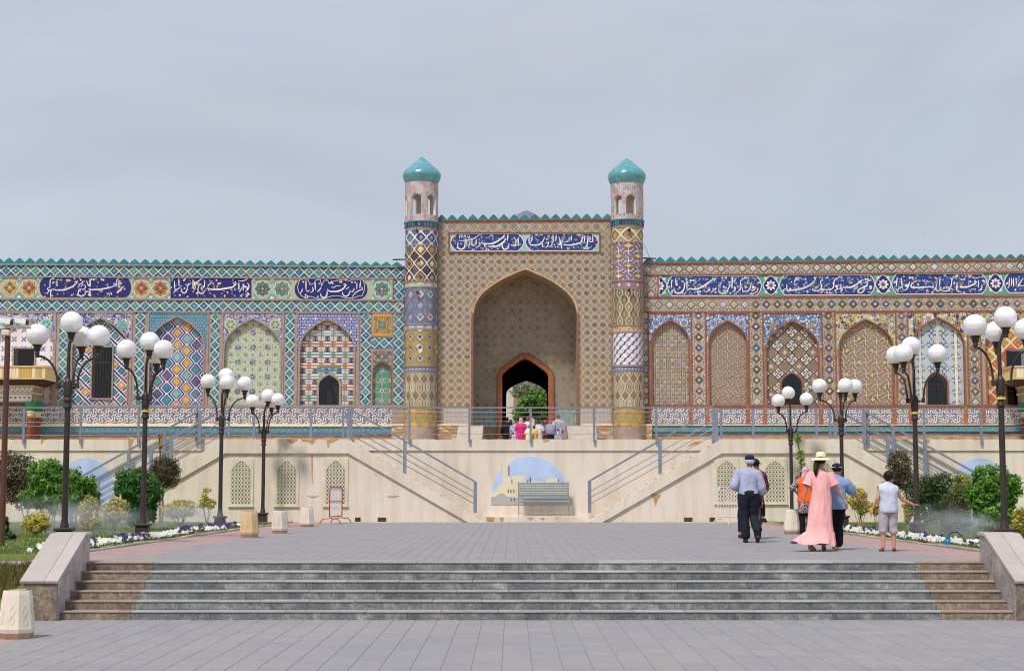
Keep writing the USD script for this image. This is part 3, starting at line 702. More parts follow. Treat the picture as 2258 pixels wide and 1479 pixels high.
niche(LW, *NL[2], FM, multi(ground('navy'), lambda mo, reg, o: mo.lay(reg, mul([(dia(0, 0, .335, .60), 'white', 1), (dia(0, 0, .275, .49), 'navy', 2), (dia(0, 0, .215, .385), c_l2, 3), (dia(.5, 0, .07, .15), 'white', 2)], 42 * k, 27 * k), 42 * k, 13.5 * k, o[0], o[1], stagger=.5)),
      multi(ground('teal3'), lay_(cell_ring('sky', 'teal3', 'teal'), 8 * k, 7 * k, .5)), label='niche of yellow, turquoise and purple diamond tiles')
niche(LW, *NL[3], FM, multi(ground('palegreen'), lay_(cell_burst(), 32.5 * k)), multi(ground('lav'), scr(300, ('white', 'purple', 'mauve', 'navy'), 5, size=.15, w=.05), spots((-.98, .98), .27, ('palegreen', 'palegreen', 'green'), -.25)), label='niche of pale green tiles with purple bursts')
niche(LW, *NL[4], FM, multi(ground('grey'), lay_(cell_h(row_h), 26.5 * k, 24 * k)), multi(ground('blue'), lay_(cell_ring('white', 'blue2', 'navy'), 7.6 * k, 6.6 * k, .5), lambda mo, reg, o: mo.lay(reg, [(ngon(6, .05), 'white', 4)], 26 * k, 15 * k, o[0], o[1], stagger=.5)),
      win=(725.5, 826, 905, 22, 24, 'curtain'), label='niche of interlocking orange, white and turquoise bars with a curtained doorway')
niche(LW, *NL[5], FM, multi(ground('navy'), lambda mo, reg, o: mo.lay(reg, mul(cell_weave2(c_l1), 31 * k), 31 * k, 15.5 * k, o[0], o[1], stagger=.5)), multi(ground('lav'), scr(300, ('blue', 'white', 'navy', 'white'), 6, size=.15, w=.055)), label='niche of white and navy weave just outside the left edge')
# the two small panels beside the tower
n = obj('square_panel', LW.solid(LW.box(819, 866, 690.5, 742), 0, .012), M['greytrim'], palace, label='square golden panel of angular lettering around a turquoise flower')
mo = Mos(LW.pt, .014, .005); reg = pA; mo.raw(reg, 'yellow', 1); s, z = (reg.bounds[0] + reg.bounds[2]) / 2, (reg.bounds[1] + reg.bounds[3]) / 2
for a in (0, 90, 180, 270):
    for t, (u0, u1, v0, v1) in enumerate(((-.36, -.2, .34, .37), (-.36, -.33, .2, .37), (-.28, -.25, .22, .32), (-.2, -.17, .24, .37), (-.12, .02, .34, .37), (-.12, -.09, .22, .37), (.0, .03, .22, .37), (-.06, -.03, .22, .3), (.08, .11, .22, .37), (.08, .2, .22, .25), (.16, .28, .29, .32), (.24, .27, .22, .37), (.05, .11, .15, .18), (-.2, -.05, .16, .19))):
        mo.raw(Polygon(rot(rec(u0, u1, v0, v1), a) + [s, z]), 'brown', 2)
    mo.raw(Polygon(rot(strip((.12, .12), (.26, .26), .025), a) + [s, z]), 'brown', 3); mo.raw(Polygon(rot(ngon(6, .08, .1, 0), a + 45) + [s, z]), 'teal3', 3); mo.raw(Polygon(rot(ngon(6, .08, .1, 0), a) + [s, z]), 'teal', 4)
mo.raw(Polygon(ngon(6, .05, s, z)), 'aqua', 5); mo.build('panel_mosaic', n, kind='stuff')
n = obj('narrow_niche', LW.solid(pa_hole.buffer(.02), -.2, -.12), M['masonry'], palace, label='narrow arched niche of turquoise and orange star tiles')
mo = Mos(LW.pt, -.12, .006); mo.raw(pa_hole, 'teal2', 0, False); mo.lay(pa_hole.buffer(-.01), mul(cell_star12(), 20 * k), 20 * k, 23 * k, ca, zaa - .3); mo.build('tile_field', n, kind='stuff')
b2 = LW.box(819.5, 866, 772, 897); obj('arch_frame', LW.solid(pa_hole.buffer(.05).difference(pa_hole).intersection(sbox(-9, b2.bounds[1], 9, 99)), -.12, .045), M['redwood'], n)
obj('frame', LW.solid(b2.difference(b2.buffer(-.055, join_style='mitre')), 0, .03), FM, n)
mo = Mos(LW.pt, .004, .005); sp = b2.buffer(-.055, join_style='mitre').difference(pa_hole.buffer(.06)).intersection(sbox(-99, zaa - 17 * k, 99, 99)); mo.raw(sp, 'dark', 0, False); mo.lay(sp, mul(cell_cross(['yellow', 'orange'], 'navy', 'aqua'), .34), .34, .34, ca, zaa + .12); mo.build('spandrel', n, kind='stuff')

# --- dado, ledge and plinth -------------------------------------------------------------------------------------
def dado(P, xa, xb, col, lines, p):
    c0 = P.box(xa, xb, 897.5, 934.5); mo = Mos(P.pt, .0, .006); mo.raw(c0, 'dadoground', 0, False); mo.lay(c0, mul(cell_interlace('white', col, .085), p), p, p, c0.bounds[0], (c0.bounds[1] + c0.bounds[3]) / 2); mo.build('dado', palace, kind='stuff')
    obj('dado_ledge', P.solid(P.box(xa, xb, 935, 938.6), -.0, .16), M['ledge'], palace)
    d = P.box(xa, xb, 939.6, 952.4); mo = Mos(P.pt, .1, .006); mo.raw(d, 'teal3', 1, True); mo.lay(d, mul(cell_interlace('aqua', ('teal', 'teal3', 'blue2', 'palegreen', 'aqua'), .08), 11.5 * k), 11.5 * k, 12.8 * k, d.bounds[0], d.bounds[1]); mo.build('lower_dado', palace, kind='stuff')
    obj('blue_band', P.solid(P.box(xa, xb, 952.6, 955), 0, .13), mat_blue, palace)
mat_blue = mat('blue_band', srgb(64, 118, 168), 0.5, 0.2)
dado(LW, lw_x0, 864, ('rust', 'mauve', 'blue', 'dark', 'blue2', 'navy'), None, 27 * k)
def plinth(P, xa, xb, ya):
    g = P.box(xa, xb, ya, 967); x0, _, x1, y1 = g.bounds; zb = TERR - .05
    n = obj('plinth', P.solid(sbox(x0, zb, x1, y1), -.3, .03), M['mud'], palace)
    mo = Mos(P.pt, .03, .012); reg = sbox(x0, zb, x1, y1)
    mo.lay(reg, [(rec(-.118, .118, -.026, .026), ['brick', 'sand', 'brick', 'beige', 'beige'], 1)], .25, .066, x0, y1 - .033, stagger=.5); mo.build('brickwork', n, M['brick'], kind='stuff')
plinth(LW, lw_x0, 864, 955.2)

# --- right wing -------------------------------------------------------------------------------------------------
rw_x1 = 2420; RM = M['redwood']
rw_wall = quad(RW, 1418, rw_x1, (578, 568), (968, 968)); rw_wall = Polygon([(p[0], TERR - .3) if p[1] < 4.5 else p for p in list(rw_wall.exterior.coords)[:-1]])
NR = [((1429, 1526, 689), (1477.5, 707, 40.5, 48)), ((1556, 1652, 689), (1604, 708, 41.5, 48)), ((1683, 1813, 688), (1746, 707.5, 57, 64)), ((1843, 1976, 687), (1908.5, 705, 58, 64)), ((2003.5, 2133.5, 686), (2067.7, 701, 55, 60)), ((2163.5, 2294, 685), (2229, 698, 55, 60))]
holes = []
for (o, A) in NR:
    c, za = RW.q(A[0], A[1]); holes.append(arch(c, za, A[2] * k, A[3] * k, RW.q(A[0], 895)[1]))
obj('wing', RW.solid(rw_wall.difference(unary_union(holes)), -.6, 0.0), M['masonry'], palace, label='right wing wall with grey borders of white diamonds and red frames')
pr_ = 23.5 * k
TILES_LEFT[0] = max(TILES_LEFT[0], 0)
row_mos(RW, 1420, rw_x1, (582.5, 572.5), (605.3, 598), cell_white(), 23.35 * k, 1445.8, 'tile_border', 3)
row_mos(RW, 1420, rw_x1, (657.5, 654), (687, 683), cell_white(), 23.75 * k, 1446.6, 'tile_border', 3)
for (xa, xb) in ((1527, 1555), (1653.5, 1682), (1814, 1842), (1976.5, 2003), (2134, 2163)): col_mos(RW, xa, xb, 688, 892, cell_white(True), 23.7 * k, 'tile_border', 696.5, 3)
col_mos(RW, 1420, 1428.6, 688, 892, cell_white(True), 23.7 * k, 'tile_border', 696)
col_mos(RW, 1420, 1451, 606, 657, cell_white(True), 24 * k, 'tile_border', 626)
for nm, ya, yb, d in (('cornice', (578.3, 567.5), (582.3, 572.3), .07), ('moulding', (605.4, 598.1), (608, 601), .05), ('moulding', (653.5, 649.5), (657.2, 653.6), .05), ('moulding', (686.6, 683), (690, 686.2), .04)):
    strip_px(RW, nm, 1419.5, rw_x1, ya, yb, RM, d)
strip_px(RW, 'moulding', 1419.5, rw_x1, (892.5, 892.5), (896.5, 896.5), RM, .05)
merlons(RW, [1431.5 + 23.45 * i for i in range(42)], [565.5 - 6.6 * 23.45 * i / 830 for i in range(42)], lambda x: 578.4 - 7.0 * (x - 1420) / 838, 11.4)
sp_lav = lambda seed, sp=True: multi(ground('blue2'), scr(260, ('lav', 'white', 'lav', 'sky', 'navy', 'white'), seed, size=.16, w=.055), *( [spots((-.62, .62), .17, ('white', 'blue2', 'lav'), -.1), spots((-.28, .28), .085, ('white', 'lav', 'blue'), -.03)] if sp else [spots((-.84, .84), .13, ('olive', 'gold', 'brown'), -.2)]))
sp_flor = lambda seed: multi(ground('palegreen'), scr(230, ('navy', 'navy', 'aqua', 'teal2', 'blue', 'cream'), seed, size=.2, w=.06, flowers=('yellow', 'gold', 'white', 'navy'), fsize=.10), spots((-.85, .85), .15, ('gold', 'navy', 'yellow'), -.25))
niche(RW, *NR[0], RM, multi(ground('khaki'), lay_(cell_check(), 16.4 * k), ), sp_lav(11), label='narrow niche of small yellow and grey squares beside the right tower')
niche(RW, *NR[1], RM, multi(ground('strawground'), lay_(cell_pin('pink', 'brown', .065), 22 * k)), sp_lav(12), label='narrow niche of yellow tiles with pale bending crosses')
niche(RW, *NR[2], RM, multi(ground('khaki'), lambda mo, reg, o: mo.lay(reg, mul(cell_meander(), 31 * k), 31 * k, 31 * k, o[0], o[1] + .2), lambda mo, reg, o: mo.lay(reg, mul(cell_plus(['cream', 'pink', 'palegreen'], 'mauve'), 22 * k), 62 * k, 31 * k, o[0] + 15.5 * k, o[1] + .2 + 15.5 * k, stagger=.5)), sp_lav(13, False),
      win=(1746, 822, 905, 22, 26, 'plain'), label='niche of black and white angular key pattern with a dark arched window')
niche(RW, *NR[3], RM, multi(ground('strawground'), lay_(cell_pin('cream', 'brown', .06), 24 * k), lambda mo, reg, o: mo.lay(reg, mul(cell_plus(['yellow', 'gold'], 'green'), 27 * k), 54 * k, 27 * k, o[0] + 13.5 * k, o[1] + .3, stagger=.5)), sp_flor(14), label='niche of yellow strapwork with golden crosses')
def r5(mo, reg, o):
    mo.raw(reg, 'icegrey', .5, False); p = 26 * k
    mo.lay(reg, mul(cell_butter(), p), p, p, o[0] + p / 2, o[1] + .1)
    for dx in (-1.5, 1.5, 0): mo.raw(sbox(o[0] + dx * p - .06, o[1], o[0] + dx * p + .06, 99).intersection(reg), 'cream', 3, False)
niche(RW, *NR[4], RM, r5, sp_flor(15), win=(2067.5, 822, 905, 21.5, 26, 'green'), label='niche of pale blue tiles with curling ornament and a green shuttered window')
niche(RW, *NR[5], RM, multi(ground('cream'), lambda mo, reg, o: mo.lay(reg, [(dia(0, 0, .33), c_r6, 1)] + [(rot(dia(.15, 0, .11), a + 45), ['brown', 'rust', 'red'], 2) for a in (0, 90, 180, 270)] + [(dia(0, 0, .05), 'yellow', 3)], 1e9, 1e9, 0, 0), lay_([(dia(0, 0, .43), c_r6, 1), (dia(.5, .5, .43), c_r6, 1)] + [(rot(dia(.17, 0, .12), a) + d, ['brown', 'rust', 'red'], 2) for a in (0, 90, 180, 270) for d in ([0, 0], [.5, .5])] + [(rot(dia(.17, 0, .06), a) + d, ['yellow', 'olive', 'orange'], 3) for a in (0, 90, 180, 270) for d in ([0, 0], [.5, .5])] , 31 * k)), sp_flor(16),
      win=(2241, 772, 900, 21, 0, 'plain'), label='niche of orange and brown lattice tiles at the right edge')
dado(RW, 1436, rw_x1, ('blue', 'dark', 'rust', 'mauve', 'navy'), None, 25 * k); plinth(RW, 1436, rw_x1, 955.2)
for x in (1431, 1523, 1559, 1649, 1686.5, 1809.5, 1847, 1972, 2008, 2129, 2168):
    obj('pilaster_strip', RW.solid(RW.box(x - 4, x + 4, 896.8, 934.8), .012, .055), M['orangewood'], palace)
# the inscription band of the right wing: turquoise ground, navy cartouches and medallions
rb = Mos(RW.pt, 0, .006); rb.raw(quad(RW, 1452, rw_x1, (608.2, 601.2), (653.3, 649.3)), 'teal2', 0, False)
rb.build('inscription_ground', palace, kind='stuff')
obj('frieze_end', RW.solid(quad(RW, 1449.5, 1452.5, (606.5, 606.5), (656, 656)), 0, .05), RM, palace)
# ---------------------------------------------------------------- inscriptions, traced stroke by stroke
def inscription(P, panel, zoom, strokes, dots=(), blooms=(), ground_c='navy', line='cream', vines=('blue2', 'lav', 'teal3'), seed=1, nv=60, contour=None, ends=None, label=None, w_k=1.0):
    """panel: outline in photo pixels; zoom = (x0, y0, factor) of the traced picture"""
    x0, y0, f = zoom
    Q = lambda x, y: P.q(x0 + x / f, y0 + y / f)
    mpp = k / f
    pan = Polygon([P.q(*p) for p in panel]).buffer(0)
    if P is LW or P is RW or P is PO: pass
    n = obj('inscription_panel', P.solid(pan, 0, .014), INS[ground_c], palace, label=label)
    if line: obj('panel_line', P.solid(pan.buffer(.025).difference(pan.buffer(-.012)), .0, .02), M['whiteglaze'], n)
    mo = Mos(P.pt, .014, .004)
    inner = pan.buffer(-.03)
    if ends is not None: inner = Polygon([P.q(*p) for p in ends])
    if nv: scrolls(mo, inner, nv, vines, seed, w=.036, size=.24, lev=1, flowers=blooms, fsize=.055)
    if nv: mo.build('flower_scrolls', n, kind='stuff')
    mo = Mos(P.pt, .022, .006)
    for s in strokes:
        w, pts = s[0], s[1:]
        g = stroke_poly([Q(*p) for p in pts], w * mpp * w_k * 1.0)
        mo.raw(polys(g), (0.78, 0.77, 0.74), 1, True)
    for d in dots: c = Q(d[0], d[1]); mo.raw(Polygon(ngon(4, (d[2] if len(d) > 2 else 15) * mpp * 1.15, *c)), (0.78, 0.77, 0.74), 1, True)
    if contour: 
        g = LineString([Q(*p) for p in contour]).buffer(4.5 * mpp); mo.raw(polys(g), (0.75, 0.75, 0.75), 1, False)
    mo.build('lettering', n)
    return n
INS = {'navy': mat('inscription_navy', srgb(38, 40, 112), 0.35, 0.15), 'blue': mat('inscription_blue', srgb(40, 58, 128), 0.35, 0.2)}
M['whiteglaze'] = mat('white_glaze', srgb(216, 214, 212), 0.4, 0.06)
def oval(xa, xb, ya, yb, r=20):
    cy, h = (ya + yb) / 2, (yb - ya) / 2; a = np.linspace(-PI / 2, PI / 2, 9)
    return [(xa + r - r * math.cos(t), cy + h * math.sin(t)) for t in a] + [(xb - r + r * math.cos(t), cy + h * math.sin(t)) for t in a[::-1]]
def cart(xa, xb, ya, yb, c=11):
    cy = (ya + yb) / 2
    return [(xa, cy), (xa + c * .35, ya + (yb - ya) * .22), (xa + c, ya), (xb - c, ya), (xb - c * .35, ya + (yb - ya) * .22), (xb, cy), (xb - c * .35, yb - (yb - ya) * .22), (xb - c, yb), (xa + c, yb), (xa + c * .35, yb - (yb - ya) * .22)]
Z1, Z2, Z3 = (0, 560, 7.393), (280, 560, 7.393), (620, 560, 7.393)
YB = ('yellow', 'white', 'gold', 'white', 'lav')
inscription(LW, oval(87, 289.3, 611.6, 655.4, 14), Z1, [
    (20, (1940, 430), (1942, 560)), (16, (2000, 375), (1905, 430), (1908, 540)), (26, (1440, 570), (1500, 583), (1600, 580), (1720, 562), (1830, 535), (1875, 510)), (14, (1850, 505), (1865, 482), (1888, 500), (1868, 525)),
    (18, (2020, 525), (1975, 570), (1905, 640)), (20, (1470, 405), (1472, 530)), (13, (1415, 430), (1430, 485), (1475, 540)), (15, (1380, 435), (1330, 480), (1290, 500), (1300, 535)),
    (20, (1345, 570), (1285, 590), (1278, 655), (1330, 690), (1380, 665), (1408, 615)), (14, (1370, 500), (1395, 540), (1340, 585)), (26, (850, 572), (930, 588), (1020, 588), (1120, 560), (1210, 512), (1275, 440)),
    (14, (1215, 470), (1235, 445), (1255, 468), (1230, 485)), (18, (855, 572), (828, 620), (826, 715)), (15, (905, 378), (820, 440), (815, 545)), (15, (830, 540), (775, 570), (800, 600), (755, 640))],
    dots=[(865, 470), (1098, 425), (1130, 428), (1495, 415), (1530, 418), (1215, 400), (1320, 425), (1450, 665), (1478, 680), (1660, 420), (1690, 425)], blooms=YB, vines=('lav', 'purple', 'mauve', 'gold', 'white'), seed=21, nv=95, line=None, ends=[(98, 612), (278, 612), (278, 655), (98, 655)],
    label='navy inscription panel with rounded ends and white script, leftmost on the left wing')
inscription(LW, [(376, 613.5), (554.5, 613.5), (554.5, 657), (376, 657)], Z2, [
    (16, (1815, 432), (1880, 442), (1940, 420), (1985, 388)), (18, (1895, 480), (1897, 600)), (18, (1822, 465), (1826, 590)), (15, (1960, 470), (1990, 530), (1970, 580), (1925, 615)), (16, (1930, 555), (1950, 535), (1965, 560), (1940, 575)),
    (15, (1870, 540), (1855, 590), (1825, 622)), (28, (1315, 555), (1400, 580), (1500, 577), (1620, 560), (1720, 540), (1765, 505), (1790, 480)), (14, (1745, 470), (1752, 515)), (14, (1395, 435), (1345, 500), (1318, 530)),
    (17, (1268, 420), (1264, 520), (1232, 562)), (14, (1215, 540), (1240, 522), (1255, 545)), (18, (1215, 480), (1165, 545), (1155, 600), (1205, 642), (1265, 610), (1282, 570)), (18, (1078, 415), (1080, 540), (1110, 582)), (16, (1242, 398), (1130, 470), (1100, 500), (1117, 550), (1090, 582)),
    (15, (1052, 470), (1020, 492), (985, 520), (958, 492)), (20, (990, 530), (978, 590), (935, 640), (895, 615), (884, 570)), (16, (845, 410), (850, 530)), (16, (885, 540), (840, 562), (800, 592), (755, 640)), (16, (775, 440), (776, 560)), (14, (738, 530), (714, 562))],
    dots=[(1460, 430), (1490, 480), (1520, 480), (745, 398), (950, 410), (930, 430), (940, 560), (1970, 640), (1960, 680), (1985, 660), (1215, 560)], blooms=YB, vines=('lav', 'purple', 'gold', 'white'), seed=22, nv=85, line=None, label='square ended navy inscription panel with white script and yellow leaves')
inscription(LW, oval(649.5, 810.5, 615.5, 659.5, 20), Z3, [
    (17, (1295, 440), (1283, 560)), (18, (1310, 540), (1328, 572), (1280, 592), (1205, 640), (1160, 700)), (17, (1235, 462), (1232, 580)), (17, (1190, 560), (1175, 602), (1140, 622)), (18, (1125, 590), (1110, 645), (1060, 690), (1015, 670), (1000, 620)), (13, (1055, 575), (1110, 540)),
    (26, (755, 572), (790, 608), (860, 615), (950, 600), (1015, 562), (1062, 495)), (14, (1012, 505), (1035, 490), (1050, 512), (1025, 525)), (22, (752, 600), (745, 670), (700, 712), (655, 690), (643, 640)), (15, (970, 520), (900, 522), (850, 548), (815, 530)),
    (18, (655, 540), (625, 585), (588, 622)), (13, (610, 470), (640, 500)), (18, (555, 460), (558, 592)), (17, (505, 540), (522, 590), (478, 628)), (19, (405, 430), (405, 580)), (14, (405, 580), (432, 612), (468, 585)), (17, (348, 560), (340, 600), (308, 642))],
    dots=[(820, 455), (798, 478), (838, 480), (1155, 460), (1203, 462), (362, 457), (400, 668), (432, 690), (395, 705), (597, 695), (960, 455), (985, 455), (1050, 425)],
    contour=[(265, 540), (300, 430), (360, 410), (440, 420), (470, 500), (540, 480), (560, 430), (640, 420), (660, 520), (700, 430), (760, 430), (780, 480), (860, 440), (1010, 420), (1060, 420), (1110, 440), (1160, 420), (1240, 420), (1330, 420), (1362, 500), (1352, 600), (1320, 680), (1250, 690), (1160, 720), (1050, 720), (980, 690), (860, 680), (780, 700), (700, 727), (590, 727), (480, 690), (400, 722), (330, 680), (288, 620), (265, 540)],
    nv=0, line=None, label='plain royal blue oval inscription panel with white script beside the left tower')
ZA, ZB, ZC = (1420, 590, 7.527), (1700, 590, 7.527), (1958, 590, 7.527)
RB = ('orange', 'lav', 'white', 'lav', 'white', 'rust'); RV = ('sky', 'teal3', 'teal', 'lav', 'blue2', 'aqua')
inscription(RW, cart(1471.3, 1679.3, 608.6, 651.6), ZA, [
    (16, (455, 200), (458, 340)), (15, (487, 350), (480, 380), (443, 392)), (17, (525, 180), (530, 290)), (22, (510, 355), (530, 420), (590, 422), (650, 380), (677, 268)), (17, (710, 180), (714, 372)), (26, (718, 385), (760, 352), (850, 360), (940, 332), (1050, 262), (1155, 183)), (17, (1080, 320), (1077, 370), (1022, 412)),
    (16, (1197, 325), (1160, 370), (1102, 428)), (15, (1282, 230), (1266, 280), (1228, 302)), (20, (1240, 350), (1262, 422), (1330, 425), (1390, 370), (1422, 258)), (17, (1465, 170), (1460, 350)), (18, (1500, 310), (1512, 360), (1468, 402)), (16, (1745, 168), (1600, 240), (1610, 330), (1570, 390), (1488, 442)),
    (18, (1630, 325), (1640, 395), (1715, 392), (1760, 340), (1778, 238)), (15, (1850, 310), (1830, 370), (1778, 392)), (16, (1892, 340), (1880, 390), (1818, 422))],
    dots=[(775, 215, 20), (825, 215, 20), (890, 400, 18), (930, 398, 18), (908, 438, 18), (1185, 410, 17), (1905, 250, 18), (1780, 430, 17), (1325, 322, 18), (1690, 322, 18), (1812, 328, 26), (545, 285, 18), (590, 335, 15), (1300, 170, 17)], blooms=RB, vines=RV, seed=31, nv=240, ground_c='blue', label='blue inscription cartouche with white script nearest the right tower')
inscription(RW, cart(1718.6, 1929.2, 606.6, 650.0), ZB, [
    (26, (190, 385), (262, 352), (272, 380), (400, 370), (550, 340), (680, 262), (745, 188)), (16, (262, 278), (262, 352)), (20, (862, 190), (820, 240), (842, 300), (790, 382), (712, 390), (688, 338)), (16, (1192, 148), (1050, 220), (1032, 330), (960, 370), (870, 362), (835, 428)), (18, (1090, 310), (1100, 350), (1048, 385)), (18, (1155, 268), (1160, 320), (1108, 362)),
    (25, (1190, 325), (1280, 330), (1400, 292), (1480, 230), (1532, 198)), (15, (1192, 330), (1180, 372), (1142, 412)), (18, (1672, 213), (1598, 232), (1592, 290), (1550, 322), (1480, 350), (1440, 390), (1480, 422), (1562, 348)), (15, (385, 250), (405, 215), (510, 168))],
    dots=[(855, 362, 22), (1085, 312, 22), (1570, 195, 18), (1610, 195, 18), (930, 415, 17), (975, 415, 17), (600, 395, 16), (725, 172, 17), (1655, 345, 17), (1550, 322, 22), (570, 190, 14)], blooms=RB, vines=RV, seed=32, nv=240, ground_c='blue', label='blue inscription cartouche with white script, second from the right tower')
inscription(RW, cart(1966, 2176.7, 604.2, 647.6), ZC, [
    (17, (152, 158), (134, 322)), (15, (182, 330), (170, 360), (128, 377)), (17, (222, 170), (232, 322)), (16, (352, 228), (340, 300), (292, 370), (248, 378)), (22, (488, 213), (420, 250), (380, 302), (395, 332), (480, 332), (600, 326), (765, 320)), (16, (802, 288), (790, 340), (742, 383)), (17, (862, 148), (855, 322)), (17, (872, 318), (860, 370), (812, 398)),
    (17, (880, 370), (930, 392), (1010, 382), (1012, 330), (962, 320), (982, 362)), (15, (1185, 142), (1060, 200), (1054, 260), (1040, 340), (1082, 372)), (16, (1145, 240), (1140, 378), (1182, 382)), (24, (1188, 330), (1290, 326), (1390, 292), (1462, 240), (1428, 215)), (14, (1382, 160), (1450, 176), (1525, 153)), (16, (1502, 208), (1498, 335)), (16, (1562, 308), (1545, 352), (1492, 388))],
    dots=[(302, 300, 26), (360, 170, 18), (402, 168, 18), (500, 285, 16), (1220, 200, 16), (1262, 198, 16), (1580, 220, 18), (1100, 255, 16), (230, 325, 18), (1362, 230, 16)], blooms=RB, vines=RV, seed=33, nv=240, ground_c='blue', label='blue inscription cartouche with white script, third from the right tower')
inscription(RW, cart(2213.8, 2420, 602.2, 645.0), ZC, [(17, (2015, 170), (2008, 302)), (17, (2050, 170), (2050, 302)), (16, (2080, 170), (2085, 322)), (16, (2120, 168), (2132, 285)), (18, (2235, 180), (2200, 240), (2160, 292), (2262, 302)), (15, (2010, 300), (1985, 345))],
    dots=[(1975, 260, 17), (2112, 370, 18)], blooms=RB, vines=RV, seed=34, nv=140, ground_c='blue', label='blue inscription cartouche cut off by the right edge of the photo')
def medallion(x, y, half=None):
    s, z = RW.q(x, y); a = [(0, 21.5), (6, 18.5), (11, 12), (15.5, 6), (17, 0)]
    P = [(s + dx * k, z + dy * k) for dx, dy in a] + [(s + dx * k, z - dy * k) for dx, dy in a[::-1][1:]] + [(s - dx * k, z - dy * k) for dx, dy in a[1:]] + [(s - dx * k, z + dy * k) for dx, dy in a[::-1][1:-1]]
    g = Polygon(P).buffer(0); clip = sbox(RW.q(1453, 600)[0], 0, 99, 99); g = g.intersection(clip)
    n = obj('medallion', RW.solid(g, 0, .014), INS['navy'], palace)
    mo = Mos(RW.pt, .014, .005); mo.raw(polys(g.buffer(.02).difference(g.buffer(-.02))), 'white', 1, False)
    for t in range(8): mo.raw(Polygon(rot(np.array([(.06, 0), (.14, .055), (.225, .03), (.225, -.03), (.14, -.055)]), 45 * t) + [s, z]).intersection(clip), (0.75, 0.74, 0.70), 1)
    mo.raw(Polygon(ngon(8, .045, s, z)).intersection(clip), 'blue2', 2)
    for sx in (-1, 1):
        for sy in (-1, 1): 
            c = (s + sx * .22, z + sy * .3); mo.raw(Polygon(ngon(6, .075, *c)).intersection(clip), (0.72, 0.72, 0.66), 1); mo.raw(Polygon(ngon(5, .025, *c)).intersection(clip), 'olive', 2)
    mo.build('blossom', n, kind='stuff')
for x, y in ((1453.5, 630.5), (1699.8, 629.2), (1947.4, 627), (2195.2, 624.8)): medallion(x, y)

# ---------------------------------------------------------------- the portal
px0, px1 = 962, 1350
pw = quad(PO, px0, px1, (485.5, 482.5), (968, 968)); pw = Polygon([(p[0], TERR - .3) if p[1] < 4.5 else p for p in list(pw.exterior.coords)[:-1]])
ic, iz = PO.q(1158, 594); ib = TERR + .02
iwan = arch(ic, iz, 115 * k, 106 * k, TERR - .31)
obj('portal', PO.solid(pw.difference(iwan), -3.0, 0.0), M['masonry'], palace, label='tall portal block between the two towers')
strip_px(PO, 'cornice', px0, px1, (485, 482), (488.5, 485.5), M['redwood'], .08)
merlons(PO, [974 + 22.85 * i for i in range(17)], [472.5 - 2.2 * i / 16 for i in range(17)], lambda x: 485.6 - 2.8 * (x - 970) / 375, 10.6)
PAL['portalground'] = srgb(134, 120, 104); PAL['iwanground'] = srgb(162, 149, 128)
mo = Mos(PO.pt, 0, .007)
top = PO.box(966, 1346, 489.5, 512); fr_ = PO.box(988.5, 1324, 512.5, 557.5)
body = PO.box(966, 1346, 489.5, 896).difference(top).difference(fr_).difference(arch(ic, iz, 115 * k, 106 * k, ib, .09))
mo.raw(top.union(body), 'portalground', 0, False)
mo.lay(top, mul(cell_cross(['pink', 'cream', 'pink', 'beige'], 'dark', 'cream'), 22.9 * k), 22.9 * k, 22.9 * k, PO.q(997, 500)[0], PO.q(997, 500.5)[1])
cy_ = PO.q(1000, 577)[1]
r = np.random.default_rng(5)
low = body.intersection(sbox(-99, 0, 99, PO.q(0, 790)[1])); mid = body.difference(low).intersection(sbox(-99, 0, 99, PO.q(0, 560)[1])); upper = body.difference(low).difference(mid)
for reg, cols in ((low, ['yellow', 'gold', 'yellow', 'gold', 'olive', 'beige']), (mid, ['olive', 'beige', 'sand', 'gold', 'palegreen', 'mauve', 'sand', 'olive']), (upper, ['olive', 'gold', 'pink'])):
    mo.lay(reg, mul(cell_cross(cols, 'dark', 'cream'), 17.6 * k), 17.6 * k, 17.6 * k, PO.q(978.5, 577)[0], cy_)
pfield = mo.build('portal_tiles', palace, kind='stuff')
obj('inscription_frame', PO.solid(fr_.difference(PO.box(992, 1321, 514.5, 555)), 0, .06), M['redwood'], palace)
obj('inscription_ground', PO.solid(PO.box(992, 1321, 514.5, 555), 0, .01), mat('pale_turquoise', srgb(150, 190, 190), .4, .15), palace)
ZP = (980, 470, 6.272)
PB, PV = ('olive', 'lav', 'blue2', 'gold'), ('blue2', 'lav', 'teal3', 'palegreen', 'blue')
inscription(PO, cart(993.3, 1155.3, 516, 553.3, 14), ZP, [
    (15, (198, 382), (270, 380), (380, 360), (492, 290)), (20, (540, 420), (640, 425), (740, 385), (835, 300)), (19, (600, 460), (700, 462), (790, 420), (852, 350)), (17, (190, 400), (183, 470), (230, 502), (280, 462), (287, 388)), (16, (300, 360), (312, 442)), (14, (352, 388), (342, 440), (318, 452)), (15, (380, 360), (380, 440), (412, 452)), (15, (440, 360), (435, 445)),
    (15, (468, 400), (492, 432), (448, 470)), (16, (880, 288), (868, 385)), (18, (830, 390), (798, 450), (830, 502), (880, 482), (892, 418)), (15, (918, 440), (960, 452), (990, 390), (962, 340)), (16, (1022, 350), (1020, 452)), (13, (1002, 430), (972, 462)), (11, (988, 395), (1035, 330)), (13, (500, 415), (540, 420), (560, 470)),
    (10, (206, 300), (206, 345)), (10, (224, 303), (246, 303)), (10, (246, 300), (240, 346)), (10, (268, 346), (284, 305), (300, 346)), (10, (320, 305), (335, 346), (352, 303))],
    dots=[(640, 312, 11), (662, 310, 11), (385, 505, 10), (410, 505, 10), (585, 500, 10), (610, 505, 10), (740, 490, 10), (765, 460, 10), (230, 425, 10)], blooms=PB, vines=PV, seed=41, nv=110, ground_c='blue', label='left half of the portal inscription with its date at the upper left')
